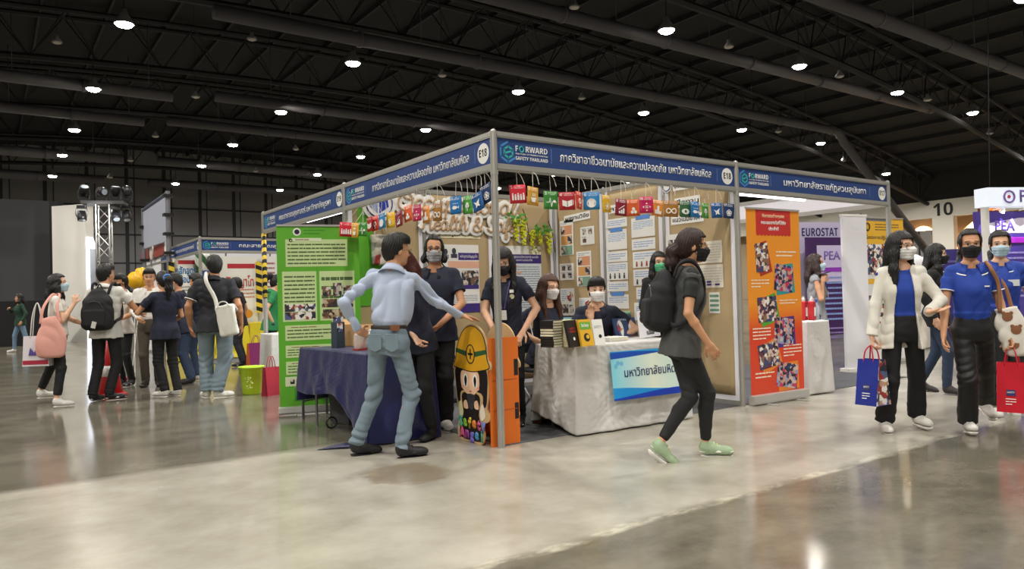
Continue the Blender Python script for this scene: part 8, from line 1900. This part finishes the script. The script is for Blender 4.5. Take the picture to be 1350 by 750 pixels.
shopbag('white carrier bag with purple and red print beside the pink bag', tuple(P.world((.13, -.20, .50))), P.rz+R(68), .30, .12, .36, mat('#dcd6dc', .4), mat('#c9c2c8', .4), mat('#e9e6e2', .5), lambda r, w, d, h: [(lambda b: (b.prism([(-.08, .13), (-.06, .22), (-.02, .16), (.02, .22), (.06, .15), (.08, .24), (.09, .13)], 1, -d*.49, -d*.40), b.build('purple_print', mat('#5a4a9a', .5), r)))(MB()), (lambda b: (b.box((-w*.48, -d*.52, .02), (w*.48, -d*.50, .07)), b.build('red_band', mat('#b03048', .4), r)))(MB())], hang=.40, name='carrier_bag')
q = PINKW.world(PINKW.wr[-1]+np.array([.02, .07, .05])); r = empty('phone', tuple(q), PINKW.rz, 'brown cased phone held by the woman with the pink bag', 'phone'); mbp = MB(); mbp.box((-.04, -.006, -.07), (.04, .006, .07), Matrix.Rotation(R(-30), 4, 'X')); mbp.build('case', mat('#4a3226', .5), r, bevel=.004); mbp = MB(); mbp.box((-.035, -.0075, -.065), (.035, -.0065, .065), Matrix.Rotation(R(-30), 4, 'X')); mbp.build('screen', mat('#20242c', .2), r)
# white bag on the big man
k = BIG.k; r = on(BIG, 'shoulder_bag', 'long white canvas bag slung across the back of the big man in navy'); c = np.array([.20, -.24, .98]); CANV = mat('#d6d3ca', .8, bump=.3, bscale=60)
Rb = ry(R(-9)); v = Vox(c-.36, c+.36, .0095); v.box(c, (.115, .055, .20), Rb, .035); v.warp(folds(71, .008)); v.mesh('body', CANV, r)
mm = MB(); pts = [c+Rb@np.array([-.09, 0, .19]), np.array([.05, -.215, 1.27]), np.array([-.045, -.20, 1.46]), np.array([-.075, -.10, 1.565]), np.array([-.08, .0, 1.57]), np.array([-.02, .13, 1.45]), np.array([.1, .2, 1.25]), np.array([.27, .06, 1.06]), c+Rb@np.array([.10, .02, .17])]
mm.tube(catmull([tuple(x) for x in pts], 6), .024, 8, flat=((0, 1, 0), .35)); mm.build('strap', CANV, r, smooth=True); mm = MB(); mm.tube(catmull([tuple(c+Rb@np.array([x, -.055, z])) for x, z in ((-.07, .17), (-.04, .23), (.03, .23), (.07, .17))], 4), .008, 6); mm.build('handle', CANV, r)
# paper bags in the hands of the two front women
def bagart(r, w, d, h):
    yq = lambda z: -d/2+(d/2-d*.21)*z/h
    Mx = lambda z: Matrix.Translation((0, yq(z)-.003, z)) @ Matrix.Rotation(R(90)-math.atan2(d/2-d*.21, h), 4, 'X')
    b = MB(); b.box((-w*.16, -.025, 0), (w*.16, .02, .0015), Mx(h*.4)); b.build('printed_label', mat('#2a2f6a', .5), r); text('lettering', 'SAFETY', .014, WHITE, r, Mx(h*.4) @ Matrix.Translation((0, 0, .003)), width=w*.26)
    b = text_lines(-w*.18, -.10, w*.18, -.04, 3, z=.002, seed=2, fill=.3); o = b.build('small_print', WHITE, r); o.data.transform(Mx(h*.4))
def handbag(p, q_, label, rzz, w, d, h, front, side, drop):
    f = p.wr[q_]+_n(p.wr[q_]-p.el[q_])*.085*p.k; wv = p.world(f)
    return shopbag(label, (wv[0], wv[1], wv[2]-h-drop), rzz, w, d, h, front, side, mat('#c22638', .4), bagart, hang=drop)
handbag(CARD, 1, 'royal blue paper bag with red handles held by the woman in the white jacket', CARD.rz+R(136), .18, .20, .36, mat('#1c2c8c', .35), PHW[2], .11)
handbag(POLO, -1, 'red paper bag with red handles held by the woman in the blue polo', POLO.rz+R(152), .19, .15, .38, mat('#c81f30', .3), PHW[1], .13)
# tote with bear faces
p = POLO; k = p.k; r = on(p, 'tote_bag', 'white tote with brown bear faces on the shoulder of the woman in blue polo'); c = np.array([-.275, .03, .86])*k
Rb = ry(R(10)); v = Vox(c-.32, c+.34, .007); v.loft(c, Rb, [(-.21, .04, .018, 0), (-.17, .085, .035, 0), (.0, .105, .040, 0), (.18, .085, .026, 0)], 0, 2.6); v.warp(folds(81, .005)); v.mesh('body', mat('#e3ded4', .8), r)
STRAPB = mat('#9a6a48', .6)
for dy in (-.02, .03):
    mm = MB(); mm.tube(catmull([tuple(c+Rb@np.array([dy*2, dy, .15])), tuple(c+np.array([.06+dy, dy, .36])), tuple(p.sh[-1]+np.array([.025, dy*2+.03, .015])), tuple(p.sh[-1]+np.array([.035, dy*.6, .064]))], 6), .015, 8, flat=((0, 1, 0), .5)); mm.build('strap', STRAPB, r, smooth=True)
for i, z in enumerate((.11, .0, -.11)):
    mm = MB(); M = Matrix.Translation(Vector(c+Rb@np.array([.018*(-1)**i, .036-.006*(i != 1), z]))) @ Matrix.Rotation(R(-90), 4, 'X'); mm.lathe([(.002, .0), (.036, .002), (.034, .008), (.002, .010)], 16, M)
    for e_ in (-1, 1): mm.lathe([(.002, .0), (.014, .002), (.013, .008), (.002, .009)], 10, M @ Matrix.Translation((e_*.026, -.030, 0)))
    mm.build('bear_print', mat('#8a5a3a', .7), r)
